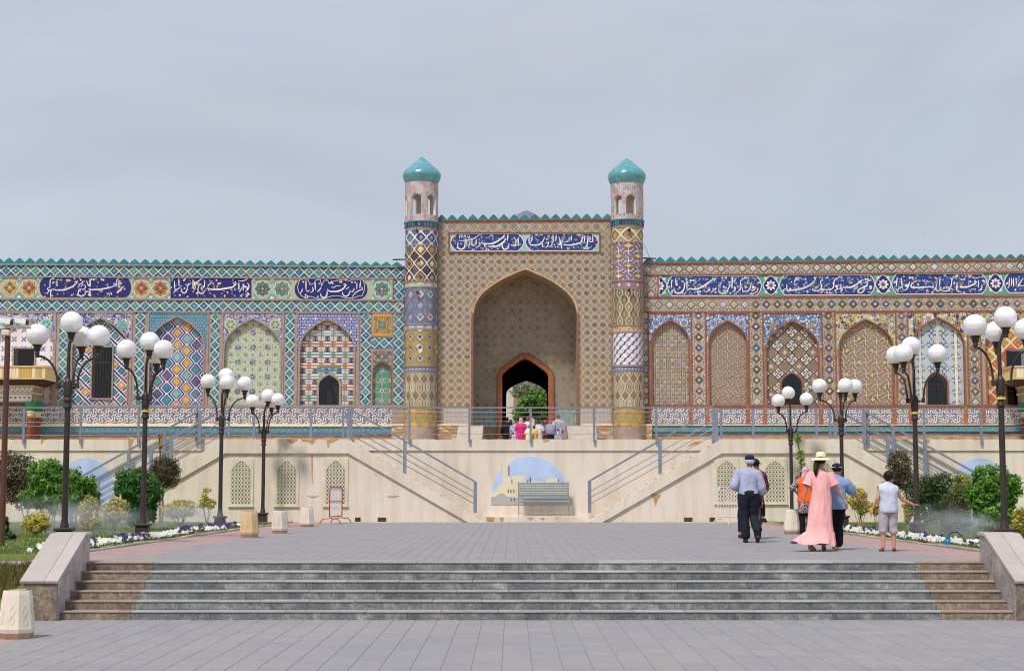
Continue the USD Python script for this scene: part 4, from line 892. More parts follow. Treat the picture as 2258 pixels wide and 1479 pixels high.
inscription(PO, cart(1158.2, 1319.3, 515.3, 552.6, 14), ZP, [
    (17, (1175, 292), (1170, 390), (1205, 442), (1270, 442), (1345, 412), (1382, 330)), (14, (1212, 310), (1205, 380), (1185, 405)), (11, (1258, 312), (1275, 298), (1290, 312)), (11, (1325, 312), (1345, 298), (1362, 312)), (15, (1350, 420), (1362, 475)), (15, (1395, 420), (1442, 402), (1430, 450), (1395, 482)), (15, (1468, 390), (1492, 402), (1480, 450), (1440, 472)),
    (16, (1500, 300), (1505, 402)), (16, (1545, 300), (1540, 392)), (14, (1558, 410), (1602, 430), (1582, 330)), (13, (1610, 360), (1600, 440), (1560, 440)), (11, (1645, 370), (1622, 420), (1625, 502)), (13, (1692, 370), (1700, 400), (1650, 392)), (15, (1757, 308), (1750, 382)), (13, (1725, 330), (1722, 400)), (21, (1648, 440), (1750, 442), (1820, 430), (1880, 410), (1902, 338)),
    (15, (1910, 300), (1900, 402)), (15, (1942, 310), (1935, 402)), (16, (1985, 308), (1975, 430), (1928, 492)), (15, (2047, 298), (2052, 390), (2000, 402)), (16, (1960, 450), (1992, 490), (1930, 492)), (13, (2012, 320), (2010, 390)), (10, (1420, 330), (1460, 300)), (10, (1640, 300), (1670, 292))],
    dots=[(1535, 470, 10), (1490, 470, 9), (1700, 485, 10), (1725, 485, 10), (1850, 305, 9), (1880, 305, 9), (1920, 480, 9), (1565, 470, 9), (1410, 360, 9)], blooms=PB, vines=PV, seed=42, nv=110, ground_c='blue', label='right half of the portal inscription')
# the deep arch: rim, side walls, back wall with the doorway, vault
rim = arch(ic, iz, 115 * k, 106 * k, ib, .075).difference(arch(ic, iz, 115 * k, 106 * k, TERR - 1)).intersection(sbox(-99, ib, 99, 99))
zc = PO.q(0, 690)[1]
obj('arch_rim', PO.solid(rim.intersection(sbox(-99, zc, 99, 99)), -.05, .05), M['mud'], palace)
[obj('arch_rim', PO.solid(rim.intersection(sbox(a_, 0, b_, zc)), -.05, .06), M['redwood'], palace) for a_, b_ in ((-99, ic), (ic, 99))]
ID = 2.3
dc, dz = PO.q(1159, 770); dk = k * 1.03
def door_arch(g=0.0, bottom=None):
    pts = [(0, 0), (.2, .09), (.43, .29), (.8, .67), (.93, .85), (1, 1.06), (1, 1.2)]; hw, ri = 61 * dk, 44 * dk
    L = [(dc - hw * a, dz - ri * b) for a, b in pts][::-1]; R = [(dc + hw * a, dz - ri * b) for a, b in pts][1:]
    p = Polygon([(dc - hw, TERR - .3)] + L + R + [(dc + hw, TERR - .3)]); return p.buffer(g, join_style='mitre') if g else p
door_out, door_in = door_arch(), door_arch(-.21)
back = sbox(ic - 115 * k - .3, TERR - .3, ic + 115 * k + .3, iz + .4)
obj('iwan_wall', PO.solid(back.difference(door_arch(-.03)), -ID - .7, -ID), M['masonry'], palace)
mo = Mos(PO.pt, -ID, .007); ir = arch(ic, iz, 115 * k + .02, 106 * k, PO.q(0, 896)[1]).difference(door_arch(.03)); mo.raw(ir, 'iwanground', 0, False)
mo.lay(ir, mul(cell_pin('cream', 'dark', .06, ['iwanground', 'khaki', 'khaki']), 19.5 * k), 19.5 * k, 19.5 * k, ic, iz - 1.0); mo.build('iwan_tiles', palace, kind='stuff')
mo = Mos(PO.pt, -ID, .007); dr = sbox(ic - 115 * k, PO.q(0, 938)[1], ic + 115 * k, PO.q(0, 897)[1]).difference(door_arch(.03)); mo.raw(dr, 'teal', 0, False)
mo.lay(dr, mul(cell_interlace('cream', ('navy', 'teal', 'dark', 'blue2')), 24 * k), 24 * k, 24 * k, ic + .3, dr.bounds[1] + .35); mo.build('iwan_dado', palace, kind='stuff')
obj('door_frame', PO.solid(door_out.difference(door_in).intersection(sbox(-99, TERR + .02, 99, 99)), -ID - .5, -ID + .09), M['orangewood'], palace)
obj('door_frame_rim', PO.solid(door_arch(.05).difference(door_arch(-.02)).intersection(sbox(-99, TERR + .02, 99, 99)), -ID + .02, -ID + .12), M['redwood'], palace)
# passage behind the doorway with its far arch
PD = 10.0; YF = YP - .25 + ID + PD; kf = YF / FP; fc, _, fz_ = at(1161, 840, YF)
far = Polygon([(fc - 45 * kf, TERR - .3)] + [(fc - 45 * kf * a, fz_ - 32 * kf * b) for a, b in ARCH][::-1] + [(fc + 45 * kf * a, fz_ - 32 * kf * b) for a, b in ARCH][1:] + [(fc + 45 * kf, TERR - .3)])
hall = sbox(dc - 2.4, TERR - .3, dc + 2.4, dz + .6)
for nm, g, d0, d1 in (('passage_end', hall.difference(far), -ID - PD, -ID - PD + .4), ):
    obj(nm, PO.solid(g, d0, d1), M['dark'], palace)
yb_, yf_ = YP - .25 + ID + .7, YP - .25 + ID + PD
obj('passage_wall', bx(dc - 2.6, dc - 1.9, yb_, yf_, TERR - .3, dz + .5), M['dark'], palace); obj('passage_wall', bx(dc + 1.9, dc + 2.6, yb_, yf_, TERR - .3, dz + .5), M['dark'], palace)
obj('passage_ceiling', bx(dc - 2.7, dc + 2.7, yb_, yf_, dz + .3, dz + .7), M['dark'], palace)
# roof slabs so that no light falls in from behind
obj('roof', cat([bx(PO.q(964, 0)[0], PO.q(1349, 0)[0], YP + 2.0, YP + 14, iz + .5, iz + .9), bx(-26.7, PO.q(962, 0)[0] + .1, YP + .65, YP + 12, 10.2, 10.5), bx(PO.q(1350, 0)[0] - .1, 25.7, YP + .65, YP + 12, 10.2, 10.5), bx(-26.7, dc - 2.65, YP + 12, YP + 12.4, TERR - .3, 10.2), bx(dc + 2.65, 25.7, YP + 12, YP + 12.4, TERR - .3, 10.2)]), M['mud'], palace)
# dado and plinth of the portal, sloping stone cheeks of its steps
for xa, xb in ((978, 1034), (1280, 1346)):
    reg = PO.box(xa, xb, 898, 934.5); mo = Mos(PO.pt, 0, .006); mo.raw(reg, 'grey', 0, False); mo.lay(reg, mul(cell_interlace('cream', ('mauve', 'rust', 'blue2', 'navy', 'teal')), 17 * k), 17 * k, 17 * k, reg.bounds[0], (reg.bounds[1] + reg.bounds[3]) / 2); mo.build('dado', palace, kind='stuff')
for xa, xb in ((864, 1035), (1280, 1437)):
    obj('dado_ledge', PO.solid(PO.box(xa, xb, 935, 938.2), 0, .22), M['ledge'], palace)
    g = PO.box(xa, xb, 938.5, 967); x0, _, x1, y1 = g.bounds
    n = obj('plinth', PO.solid(sbox(x0, TERR - .05, x1, y1), -.2, .18), M['mud'], palace)
    mo = Mos(PO.pt, .18, .014); mo.lay(sbox(x0, TERR - .05, x1, y1), [(rec(-.118, .118, -.026, .026), ['brick', 'sand', 'brick', 'beige', 'cream'], 1)], .25, .066, x0, y1 - .033, stagger=.5); mo.build('brickwork', n, M['brick'], kind='stuff')
for xa, xb in ((1040, 1068), (1250, 1270)):
    g = PO.box(xa, xb, 940, 967); x0, _, x1, y1 = g.bounds
    n = obj('plinth', bx(x0, x1, YP - 1.6, YP, TERR - .05, y1), M['mud'], palace); Pn = Plane((0, YP - 1.6, 0), 0)
    mo = Mos(Pn.pt, 0, .014); mo.lay(sbox(x0, TERR - .05, x1, y1), [(rec(-.118, .118, -.026, .026), ['brick', 'sand', 'beige'], 1)], .25, .066, x0, y1 - .033, stagger=.5); mo.build('brickwork', n, M['brick'], kind='stuff')
M['stone'] = mat('grey_stone', srgb(172, 160, 150), 0.8, 0.12, 4, 0.3)
def cheek(pts, xr):
    a = [PO.q(*p) for p in pts]; z0 = TERR - .02; top = a[1][1]
    V = np.array([(a[0][0], YP - 2.9, z0), (a[0][0], YP - .6, z0), (a[1][0], YP - 1.9, top), (a[1][0], YP - .6, top), (a[2][0], YP - 1.9, top), (a[2][0], YP - .6, top), (a[3][0], YP - 2.9, z0), (a[3][0], YP - .6, z0)])
    return trimesh.convex.convex_hull(V)
obj('step_cheek', cheek([(1006, 968), (1014, 941), (1067, 941), (1063, 968)], 0), M['stone'], palace); obj('step_cheek', cheek([(1252, 968), (1247, 941), (1309, 941), (1313, 968)], 0), M['stone'], palace)
obj('portal_step', cat([bx(dc - 2.1, dc + 2.1, YP - 1.5 + .45 * i, YP + .2, TERR, TERR + .1 * (i + 1)) for i in range(4)]), M['stone'], palace)

# ---------------------------------------------------------------- the two towers
class Cyl:
    """unrolled cylinder: s is arc length from the side facing the viewer, positive to the right"""
    def __init__(self, cx, cy, R): self.c, self.R = (cx, cy), R
    def pt(self, s, z, d):
        a = np.asarray(s) / self.R; r = self.R + np.asarray(d)
        return np.stack([self.c[0] + r * np.sin(a), self.c[1] - r * np.cos(a), np.asarray(z)], -1)
def tower(pxc, rpx, top_rows, bands, lant, dome_rows, win_angles, label):
    cx, cy = at(pxc, 700, YP - .45)[0], YP - .45; kk = (YP - .45) / FP; R = rpx * kk
    Z = lambda row: at(pxc, row, cy - R)[2]
    zb, zt = TERR - .1, Z(top_rows[1])
    C = Cyl(cx, cy, R)
    m = lathe([(R, zb), (R, zt)], 64); m.apply_translation([cx, cy, 0])
    t = obj('tower', m, M['masonry'], palace, label=label, smooth=30)
    h = PI * R
    for (ya, yb, fn, base) in bands:
        mo = Mos(C.pt, .0, .009); mo.cut = .08; reg = sbox(-h * .72, Z(yb), h * .72, Z(ya))
        nseg = 40
        for i in range(nseg): mo.raw(sbox(-h * .72 + 1.44 * h * i / nseg, Z(yb), -h * .72 + 1.44 * h * (i + 1) / nseg, Z(ya)), PALX(base), 0, False)
        if fn: fn(mo, reg, (0.0, (Z(ya) + Z(yb)) / 2))
        mo.build('tile_band', t, kind='stuff')
        ring = lathe([(R, Z(ya) - .001), (R + .035, Z(ya)), (R + .035, Z(ya) + .045), (R, Z(ya) + .046)], 64); ring.apply_translation([cx, cy, 0]); obj('band_ring', ring, M['greytrim'], t, smooth=30)
    # flaring balcony with small hanging niches
    z0, z1 = Z(top_rows[1]), Z(top_rows[0]); R2 = lant[0] * kk
    m = lathe([(R * .9, z0), (R, z0 + .02), (R + .015, z0 + (z1 - z0) * .35), (R2, z1 - .06), (R2 + .03, z1 - .05), (R2 + .03, z1)], 64); m.apply_translation([cx, cy, 0]); obj('balcony', m, M['balc'], t, smooth=30)
    C2 = Cyl(cx, cy, R2 - .02); mo = Mos(C2.pt, .0, .012); n = 36
    for i in range(n):
        s = -PI * R2 + 2 * PI * R2 * (i + .5) / n; w = PI * R2 / n * .62
        mo.raw(Polygon([(s - w, z1 - .07), (s - w, z1 - .2), (s, z1 - .29), (s + w, z1 - .2), (s + w, z1 - .07)]), ['tealdeep', 'blue2', 'navy', 'teal'], 2)
    mo.build('hanging_niches', t)
    # lantern with six arched openings
    zl0, zl1 = z1, Z(dome_rows[0]); Rl = R2 - .03; Cl = Cyl(cx, cy, Rl)
    wa, wb = Z(lant[1]), Z(lant[2]); hw = math.radians(18) * Rl
    ops = []
    full = sbox(-PI * Rl, zl0, PI * Rl, zl1)
    for a in win_angles:
        s = math.radians(a) * Rl; s = (s + PI * Rl) % (2 * PI * Rl) - PI * Rl
        o = arch(s, wb, hw, .16, wa); ops.append(o)
        if s > PI * Rl - hw: ops.append(affinity.translate(o, -2 * PI * Rl, 0))
        if s < -PI * Rl + hw: ops.append(affinity.translate(o, 2 * PI * Rl, 0))
    ring = full.difference(unary_union(ops))
    pieces = []
    nn = 72
    for i in range(nn):
        g = ring.intersection(sbox(-PI * Rl + 2 * PI * Rl * i / nn, zl0 - 1, -PI * Rl + 2 * PI * Rl * (i + 1) / nn, zl1 + 1))
        e = extrude(g, -.13, 0.0)
        if e is not None: v = e.vertices; pieces.append(trimesh.Trimesh(Cl.pt(v[:, 0], v[:, 1], v[:, 2]), e.faces, process=False))
    obj('lantern', cat(pieces), M['whiteplaster'], t)
    mo = Mos(Cl.pt, .0, .010); mo.cut = .09; reg = ring.intersection(sbox(-PI * Rl * .7, zl0, PI * Rl * .7, zl1))
    for i in range(nn): mo.raw(polys(ring.intersection(sbox(-PI * Rl + 2 * PI * Rl * i / nn, zl0, -PI * Rl + 2 * PI * Rl * (i + 1) / nn, zl1))), PALX('mauve2'), 0, False)
    p = 2 * PI * Rl / 24
    mo.lay(reg, mul([(dia(0, 0, .44), ['white', 'white', 'pink'], 1), (dia(0, 0, .22), ['purple', 'rust', 'mauve'], 2), (dia(.5, .5, .44), ['pink', 'white', 'white'], 1), (dia(.5, .5, .2), ['mauve', 'navy'], 2), (dia(0, 0, .07), 'white', 3)], p), p, p, 0, zl0)
    mo.build('lantern_tiles', t, kind='stuff')
    m = lathe([(Rl - .2, zl0 - .02), (Rl - .19, zl0 + .01)], 32); m.apply_translation([cx, cy, 0]); obj('lantern_floor', m, M['whiteplaster'], t)
    prof = [(r_ * kk, Z(y_)) for r_, y_ in dome_rows[1]]
    m = lathe(prof, 64); m.apply_translation([cx, cy, 0]); obj('dome', m, M['dometile'], t, smooth=40)
    # stubs of old beams
    for (xx, yy) in dome_rows[2]:
        p0 = at(xx, yy, cy - R); a = math.asin(np.clip((p0[0] - cx) / R, -1, 1)); q0 = np.array([cx + R * math.sin(a), cy - R * math.cos(a), p0[2]])
        obj('beam_stub', tube([q0, q0 + np.array([math.sin(a), -math.cos(a), .1]) * .22], .06, 7), M['darkwood'], t)
    return t
PAL['mauve2'] = srgb(132, 118, 128); PAL['lilac'] = srgb(116, 122, 152)
def PALX(c): return c
M['balc'] = mat('balcony_tile', srgb(88, 128, 140), 0.5, 0.3, 9, .2)
def tl(cell, p, py=None, oy=0.0, st=0.0): return lambda mo, reg, o: mo.lay(reg, mul(cell, p, py), p, py or p, o[0], o[1] + oy, stagger=st)
thin = lambda c, f, p: (lambda mo, reg, o: mo.lay(reg, mul([(rec(-.34, .34, -.26, .26), 'white', 1), (rec(-.30, .30, -.20, .20), f, 2), (rec(-.24, .24, -.05, .05), 'white', 3), (dia(.5, 0, .13), f, 1)], p), p, 9, o[0], o[1]))
cD, cE = 'navy', 'dark'
m_ = lambda a: [(p, c, l) for p, c, l in a]
domeL = [(37, 398), (38, 396), (40.5, 391), (42.5, 386), (43.4, 381.6), (43, 378), (40, 372.7), (35, 367.3), (28, 361.5), (20, 354.5), (11.6, 347.3), (6, 343), (2, 340), (.4, 339)]
tower(928.5, 35.3, (486, 499), [
    (507, 539, tl(cell_lattice(['sky', 'aqua', 'teal3'], 'white', 'navy', ['grey', 'teal'], .14, .05), .5), 'blue2'),
    (541, 619, multi(tl(cell_lattice(['yellow', 'gold', 'olive', 'brown', 'yellow'], 'white', 'dark', ['cream', 'olive', 'dark'], .10, .05), .54, .62)), 'dark'),
    (622, 631.5, thin('white', 'palegreen', .42), 'palegreen'),
    (633, 713, tl(cell_lattice(['white', 'lav', 'white'], 'lilac', 'purple', ['rust', 'teal', 'grey', 'aqua'], .11, .022), .46, .50), 'lilac'),
    (716, 725, thin('white', 'lav', .42), 'lilac'),
    (727, 805, multi(tl(cell_lattice(['white', 'pink', 'white'], 'olive', 'brown', ['navy', 'purple'], .13, .025), .44, .47), tl([(rot(rec(-.2, .0, -.2, -.05), 45), 'white', 5), (rot(rec(-.1, .1, .08, .17), 45), 'white', 5)], .88, .94)), 'olive'),
    (808, 819, tl(mul(cell_ring('white', 'blue2', 'navy'), .9), .16, .16), 'blue2'),
    (821, 896, tl(cell_hex('cream', 'khaki', ('sand', 'beige', 'khaki', 'palegreen')), .36, .74, .1), 'khaki'),
    (899, 938, tl(cell_hex('gold', 'olive', ('gold', 'olive', 'sand'), False), .5, .6), 'gold')],
    (38, 472, 426), (399, domeL, [(921, 510), (924, 574), (922, 646)]), [-17 + 60 * i for i in range(6)], 'left tower with gold and lilac lattice bands under a turquoise dome')
domeR = [(37, 401), (38, 399), (40.5, 394), (42.5, 388), (42.8, 383), (42.4, 379.5), (39.5, 374), (34.5, 369), (27.5, 363.5), (20, 357), (11.6, 350), (6, 345.5), (2, 343), (.4, 342)]
tower(1384.3, 34.0, (482, 494), [
    (501, 532, tl(cell_lattice(['gold', 'olive'], 'cream', 'khaki', ['yellow', 'khaki'], .13, .04), .66, .62), 'sand'),
    (534, 616, multi(tl(cell_pin('white', 'lilac', .07), .44), tl([(dia(.5, .5, .24), ['yellow', 'gold'], 4), (dia(.5, .5, .1), 'cream', 5)], .88, .44, 0, .5)), 'mauve'),
    (619, 636, tl(cell_plus(['white', 'cream'], 'mauve'), .42), 'mauve'),
    (637, 716, tl(cell_wave('cream'), .40, .62), 'khaki'),
    (718, 730, tl([(np.array([(-.5, -.5), (0, .5), (.5, -.5)]) * [1, .9], 'pink', 1), (dia(0, -.1, .12), 'navy', 2), (np.array([(0, .5), (.5, -.5), (1, .5)]) * [1, .9], 'gold', 1)], .4, .24), 'rust'),
    (732, 803, tl(cell_zig('blue', 'white'), .36, .36), 'white'),
    (808, 818, tl(mul(cell_ring('white', 'blue2', 'navy'), .9), .16, .16), 'blue2'),
    (820, 896, tl(cell_hex('cream', 'khaki', ('sand', 'beige', 'palegreen', 'khaki')), .36, .74, .1), 'khaki'),
    (899, 938, tl(cell_hex('gold', 'olive', ('gold', 'olive', 'sand'), False), .5, .6), 'gold')],
    (37.2, 471, 428), (401, domeR, [(1387, 508), (1387, 641)]), [11, 71, -41, -101, 131, -161], 'right tower with a blue and white zigzag band under a turquoise dome')
# drain spouts where wings meet towers
obj('drain_spout', tube([at(866, 572.5, YP - .3), at(892, 572.0, YP - .2)], .035, 6), M['iron'], palace); obj('drain_spout', tube([at(1418, 569, YP - .2), at(1447, 570, YP - .3)], .035, 6), M['iron'], palace)
obj('flag_wire', tube([at(1421, 540, YP), at(1433, 569, YP)], .008, 4), M['iron'], palace)
# grey dome of an inner building, seen over the portal
m = lathe([(1.35, 0), (1.35, .5), (1.3, .8), (1.1, 1.2), (.8, 1.55), (.45, 1.8), (.15, 1.95), (.02, 2.0)], 40); p = at(1160.5, 464, 84.0); m.apply_translation([p[0], 84.0, p[2] - 2.0])
obj('rear_dome', m, mat('grey_dome', srgb(112, 108, 138), .6, .2), palace, smooth=40)
m = bx(p[0] - 1.4, p[0] + 1.4, 82.6, 85.4, 9, p[2] - 1.9); obj('rear_dome_base', m, M['mud'], palace)

# ---------------------------------------------------------------- wooden porches at both picture edges
M['eave'] = mat('cream_eave', srgb(214, 198, 142), .6, .15, 6); M['capital'] = mat('green_capital', srgb(40, 120, 84), .5, .2)
M['porchpost'] = mat('porch_post', srgb(120, 66, 44), .55, .25, 6)
def porch(xe, xf, xo, rows, side, cols, label):
    """xe front corner of the eave, xf front corner of the frame, xo outer end; side -1: runs out of the picture to the left"""
    Yf = 69.6; S = -side
    e0, e1 = at(xe, rows[0], Yf - .5), at(xe, rows[1], Yf - .5); o0 = at(xo, rows[0], Yf - .5)[0]
    xs = sorted([e0[0], o0]); t = thing('porch', label, 'porch')
    za, zb = e1[2], e0[2]
    def hexa(x, y0, y1, z0, z1, g0, g1):
        a = sorted([x + S * g0, o0]); b = sorted([x + S * g1, o0]); return trimesh.convex.convex_hull(np.array([(a[0], y0 - g0, z0), (a[1], y0 - g0, z0), (a[0], y1, z0), (a[1], y1, z0), (b[0], y0 - g1, z1), (b[1], y0 - g1, z1), (b[0], y1, z1), (b[1], y1, z1)]))
    h = zb - za
    obj('eave', cat([hexa(e0[0], Yf - .5, YP - .9, za + .05, zb - .06, 0, .0)]), M['eave'], t)
    obj('eave_trim', cat([hexa(e0[0], Yf - .5, YP - .9, zb - .06, zb, .05, .07), hexa(e0[0], Yf - .5, YP - .9, za, za + .05, .0, .03)]), M['ledge'], t)
    n = int(abs(o0 - e0[0]) / .14)
    mo = Mos(Plane((0, Yf - .5, 0), 0).pt, 0, .012); x0, x1 = xs
    for i in range(n): mo.raw(sbox(x0 + .14 * i + .015, za + .08, x0 + .14 * i + .125, zb - .08), ['cream', 'gold', 'cream', 'sand'], 1)
    mo.build('eave_boards', t, M['painted'])
    obj('soffit', hexa(e0[0] - S * .0, Yf - .42, YP - .9, za - .22, za - .0, -.45, -.06), M['darkwood'], t)
    f0 = at(xf, 850, Yf)
    zc = za - .22
    for i, (g, hh, m) in enumerate(((0.0, .07, M['eave']), (-.06, .22, M['stonegrey']), (-.02, .07, M['eave']), (-.09, .33, M['stonegrey']))):
        obj('entablature', hexa(f0[0], Yf, YP - .95, zc - hh, zc - .002, g, g), m, t)
        if hh > .1:
            P2 = Plane((0, Yf - g, 0), 0); mo = Mos(P2.pt, 0, .008); a = sorted([f0[0] + S * g, o0]); reg = sbox(a[0], zc - hh + .02, a[1], zc - .02)
            mo.raw(reg, 'white', 1); mo.lay(reg, mul(cell_zig('teal', 'white') if i == 1 else cell_ring('white', 'teal', 'red'), .2), .2, .2, reg.bounds[0], (reg.bounds[1] + reg.bounds[3]) / 2); mo.build('painted_band', t, kind='stuff')
        zc -= hh
    for (xc, yy) in cols:
        p = at(xc, 900, yy); zt = zc
        obj('column', lathe_at([(.165, TERR), (.165, TERR + .15), (.14, TERR + .2), (.135, zt - .75), (.15, zt - .62)], p[0], yy), M['porchpost'], t, smooth=30)
        obj('column_neck', lathe_at([(.13, zt - .64), (.14, zt - .5), (.16, zt - .4)], p[0], yy, 16), M['eave'], t, smooth=30)
        obj('capital', lathe_at([(.15, zt - .4), (.2, zt - .22), (.26, zt - .06), (.27, zt), (.27, zt + .02)], p[0], yy, 10), M['capital'], t)
    return t
def lathe_at(prof, x, y, n=20):
    m = lathe(prof, n); m.apply_translation([x, y, 0]); return m
M['stonegrey'] = mat('painted_grey', srgb(150, 146, 136), .7, .15)
porch(100, 74, -140, (806, 836), -1, [(67.5, 69.85), (83.5, 70.75)], 'painted wooden porch with a cream eave at the left edge of the photo')
porch(2234, 2262, 2400, (806, 836), 1, [(2275, 69.85), (2259, 70.75)], 'painted wooden porch with a cream eave cut by the right edge of the photo')
# ---------------------------------------------------------------- ground levels
LOW, XC = -0.72, 0.33                     # the lower square; the middle of the avenue
SX0, SX1 = -6.12, 6.78                    # stair between its cheek walls
YT, YB = 23.70, 22.34                     # top edge and foot of the stair
CL, CR = -7.12, 7.86                      # kerbs of the avenue
WF, WB = 53.1, 54.5                       # face of the stair blocks, face of the terrace wall
M['paver'] = mat('grey_paver', srgb(150, 150, 158), .75, .10, .35, .25, 60, rnd=.12, fine=(14, .07))
M['paver_red'] = mat('red_paver', srgb(186, 148, 144), .75, .10, .5, .25, 60, rnd=.1, fine=(14, .07))
M['paver_t'] = tint_mat('pavers', .72, .22, .6, .25)
M['joint'] = mat('joint_sand', srgb(128, 126, 130), .9, .15, 8)
M['soil'] = mat('soil', srgb(116, 104, 76), .95, .25, 2, .4)
M['lawn'] = mat('lawn_ground', srgb(112, 122, 66), .9, .3, 1.2, .5, 30)
def flat(name, x0, x1, y0, y1, z, m, label, catg='ground', kind='structure', th=.3):
    return obj(name, bx(x0, x1, y0, y1, z - th, z), m, None, label=label, cat=catg, kind=kind)
obj('ground', bx(-900, 900, -60, 1500, LOW - 1.2, LOW - .5), M['soil'], None, label='bare earth reaching to the horizon', cat='ground', kind='structure')
low_sq = flat('lower_pavement', -14, 14, -20, YB + .3, LOW - .006, M['joint'], 'lower square of grey pavers in front of the stair', 'pavement')
up_sq = flat('upper_pavement', CL, CR, YT + .31, WB, -.006, M['joint'], 'broad grey paved walk leading to the terrace wall', 'pavement')
def lay_pavers(parent, x0, x1, y0, y1, z, w, d, redf, limit):
    xs, ys = np.arange(x0, x1 - w * .5, w), np.arange(y0, y1 - d * .5, d)
    g = [(x, y, redf(x + w / 2, y + d / 2)) for y in ys for x in xs]
    V, F, C, n = [], [], [], 0
    box8 = np.array([(a, b, c) for c in (0, 1) for a, b in ((0, 0), (1, 0), (1, 1), (0, 1))], float)
    f8 = np.array([(4, 5, 6), (4, 6, 7), (0, 1, 5), (0, 5, 4), (1, 2, 6), (1, 6, 5), (2, 3, 7), (2, 7, 6), (3, 0, 4), (3, 4, 7)])
    for i, (x, y, red) in enumerate(g):
        h = .011 + RNG.uniform(-.001, .001); v = box8 * [w - .002, d - .002, h] + [x + .001, y + .001, z - .012 + .001]; v[4:, :2] += (np.array([x + w / 2, y + d / 2]) - v[4:, :2]) * .02
        v[4:, 2] += RNG.uniform(-.0006, .0006, 4)
        c = np.array(PAL['redpave'] if red else PAL['greypave']) * RNG.uniform(.95, 1.05) * RNG.uniform(.985, 1.015, 3)
        if i < limit: rawmesh('paver', v, f8, M['paver_t'], parent, np.repeat(c[None], 8, 0))
        else: V.append(v); F.append(f8 + n); C.append(np.repeat(c[None], 8, 0)); n += 8
    rawmesh('paver_field', np.vstack(V), np.vstack(F), M['paver_t'], parent, np.vstack(C), kind='stuff')
PAL['greypave'] = srgb(137, 135, 140); PAL['redpave'] = srgb(160, 132, 132)
def red_low(x, y): return x < -6.15 + .35 * math.sin(y * 1.1) and 16.2 < y < 21.0 - .2 * ((x + 8) % .7) and (y - 16.0) > (x + 8) * .2 or (x > 6.6 + .5 * abs(y - 20.4) and 19.3 < y < 21.1)
def red_up(x, y): return (x < CL + 1.25 + .12 * math.sin(y)) or (x > CR - 1.35 + .1 * math.sin(y * .8)) if y > YT + .9 else False
r_low = lambda x, y: bool(red_low(x, y))
lay_pavers(low_sq, -9.4, 9.4, 15.2, YB - .02, LOW, .3, .3, r_low, 300)
lay_pavers(up_sq, CL + .02, CR - .02, YT + .34, WF - .1, 0.0, .2, .2, lambda x, y: bool(red_up(x, y)), 300)

# ---------------------------------------------------------------- the stair with its stone slabs
stair = thing('staircase', 'wide six step granite staircase in the foreground, grey in the middle and brown at both ends', 'staircase', kind='structure')
def granite(name, c1, c2, c3, sc):
    return usdkit.material(stage, '/World/Looks/' + name, {'tc': ('texture_coordinate', {}), 'n': ('noise_texture', {'scale': sc, 'detail': 7, 'roughness': .7, 'distortion': 1.2}), 'r': ('rgb_ramp', {'ramp': [(.36, c1), (.52, c2), (.70, c3)]}),
        'v': ('voronoi_texture', {'scale': 55}), 'rv': ('rgb_ramp', {'ramp': [(0, (.62,) * 3), (.5, (1,) * 3), (1, (1.45,) * 3)]}), 'm': ('mix_color', {'blend_type': 'multiply', 'fac': .9, 'use_clamp': False}),
        'oi': ('object_info', {}), 'rr': ('rgb_ramp', {'ramp': [(0, (.82,) * 3), (1, (1.16,) * 3)]}), 'm2': ('mix_color', {'blend_type': 'multiply', 'fac': 1, 'use_clamp': False}),
        'n2': ('noise_texture', {'scale': 2.0, 'detail': 4}), 'r2': ('rgb_ramp', {'ramp': [(.35, (.75,) * 3), (.65, (1.1,) * 3)]}), 'm3': ('mix_color', {'blend_type': 'multiply', 'fac': 1, 'use_clamp': False}),
        'p': ('principled_bsdf', {'roughness': .5})}, [('tc.object', 'n.vector'), ('n.fac', 'r.fac'), ('tc.object', 'v.vector'), ('v.color', 'rv.fac'), ('r.color', 'm.a'), ('rv.color', 'm.b'), ('oi.random', 'rr.fac'), ('m.result', 'm2.a'), ('rr.color', 'm2.b'), ('tc.object', 'n2.vector'), ('n2.fac', 'r2.fac'), ('m2.result', 'm3.a'), ('r2.color', 'm3.b'), ('m3.result', 'p.base_color')], surface='p.BSDF')
M['gran_grey'] = granite('grey_granite', srgb(88, 94, 96), srgb(118, 121, 119), srgb(162, 160, 154), 2.6)
M['gran_brown'] = granite('brown_granite', srgb(98, 86, 74), srgb(128, 114, 98), srgb(156, 142, 124), 6)
M['gran_pink'] = granite('pink_granite', srgb(146, 136, 133), srgb(170, 160, 157), srgb(186, 177, 174), 4)
M['tread_grey'] = mat('tread_grey', srgb(150, 150, 152), .55, .16, 1.2, .15, 60, rnd=.12, fine=(40, .1))
M['tread_brown'] = mat('tread_brown', srgb(146, 130, 122), .55, .16, 1.2, .15, 60, rnd=.12, fine=(40, .1))
rise, tread = -LOW / 6, (YT - YB) / 5
rs = np.random.default_rng(3)
def split_(x, w):
    for b in (SX0 + .96, SX1 - .97):
        if x < b - .01 < x + w: w = b - x
    return x, w, x + w / 2 < SX0 + .96 or x + w / 2 > SX1 - .97
obj('stair_core', cat([bx(SX0, SX1, YB + tread * i + .03, YT + .3, LOW - .2, LOW + rise * (i + 1) - .045) for i in range(6)]), M['joint'], stair)
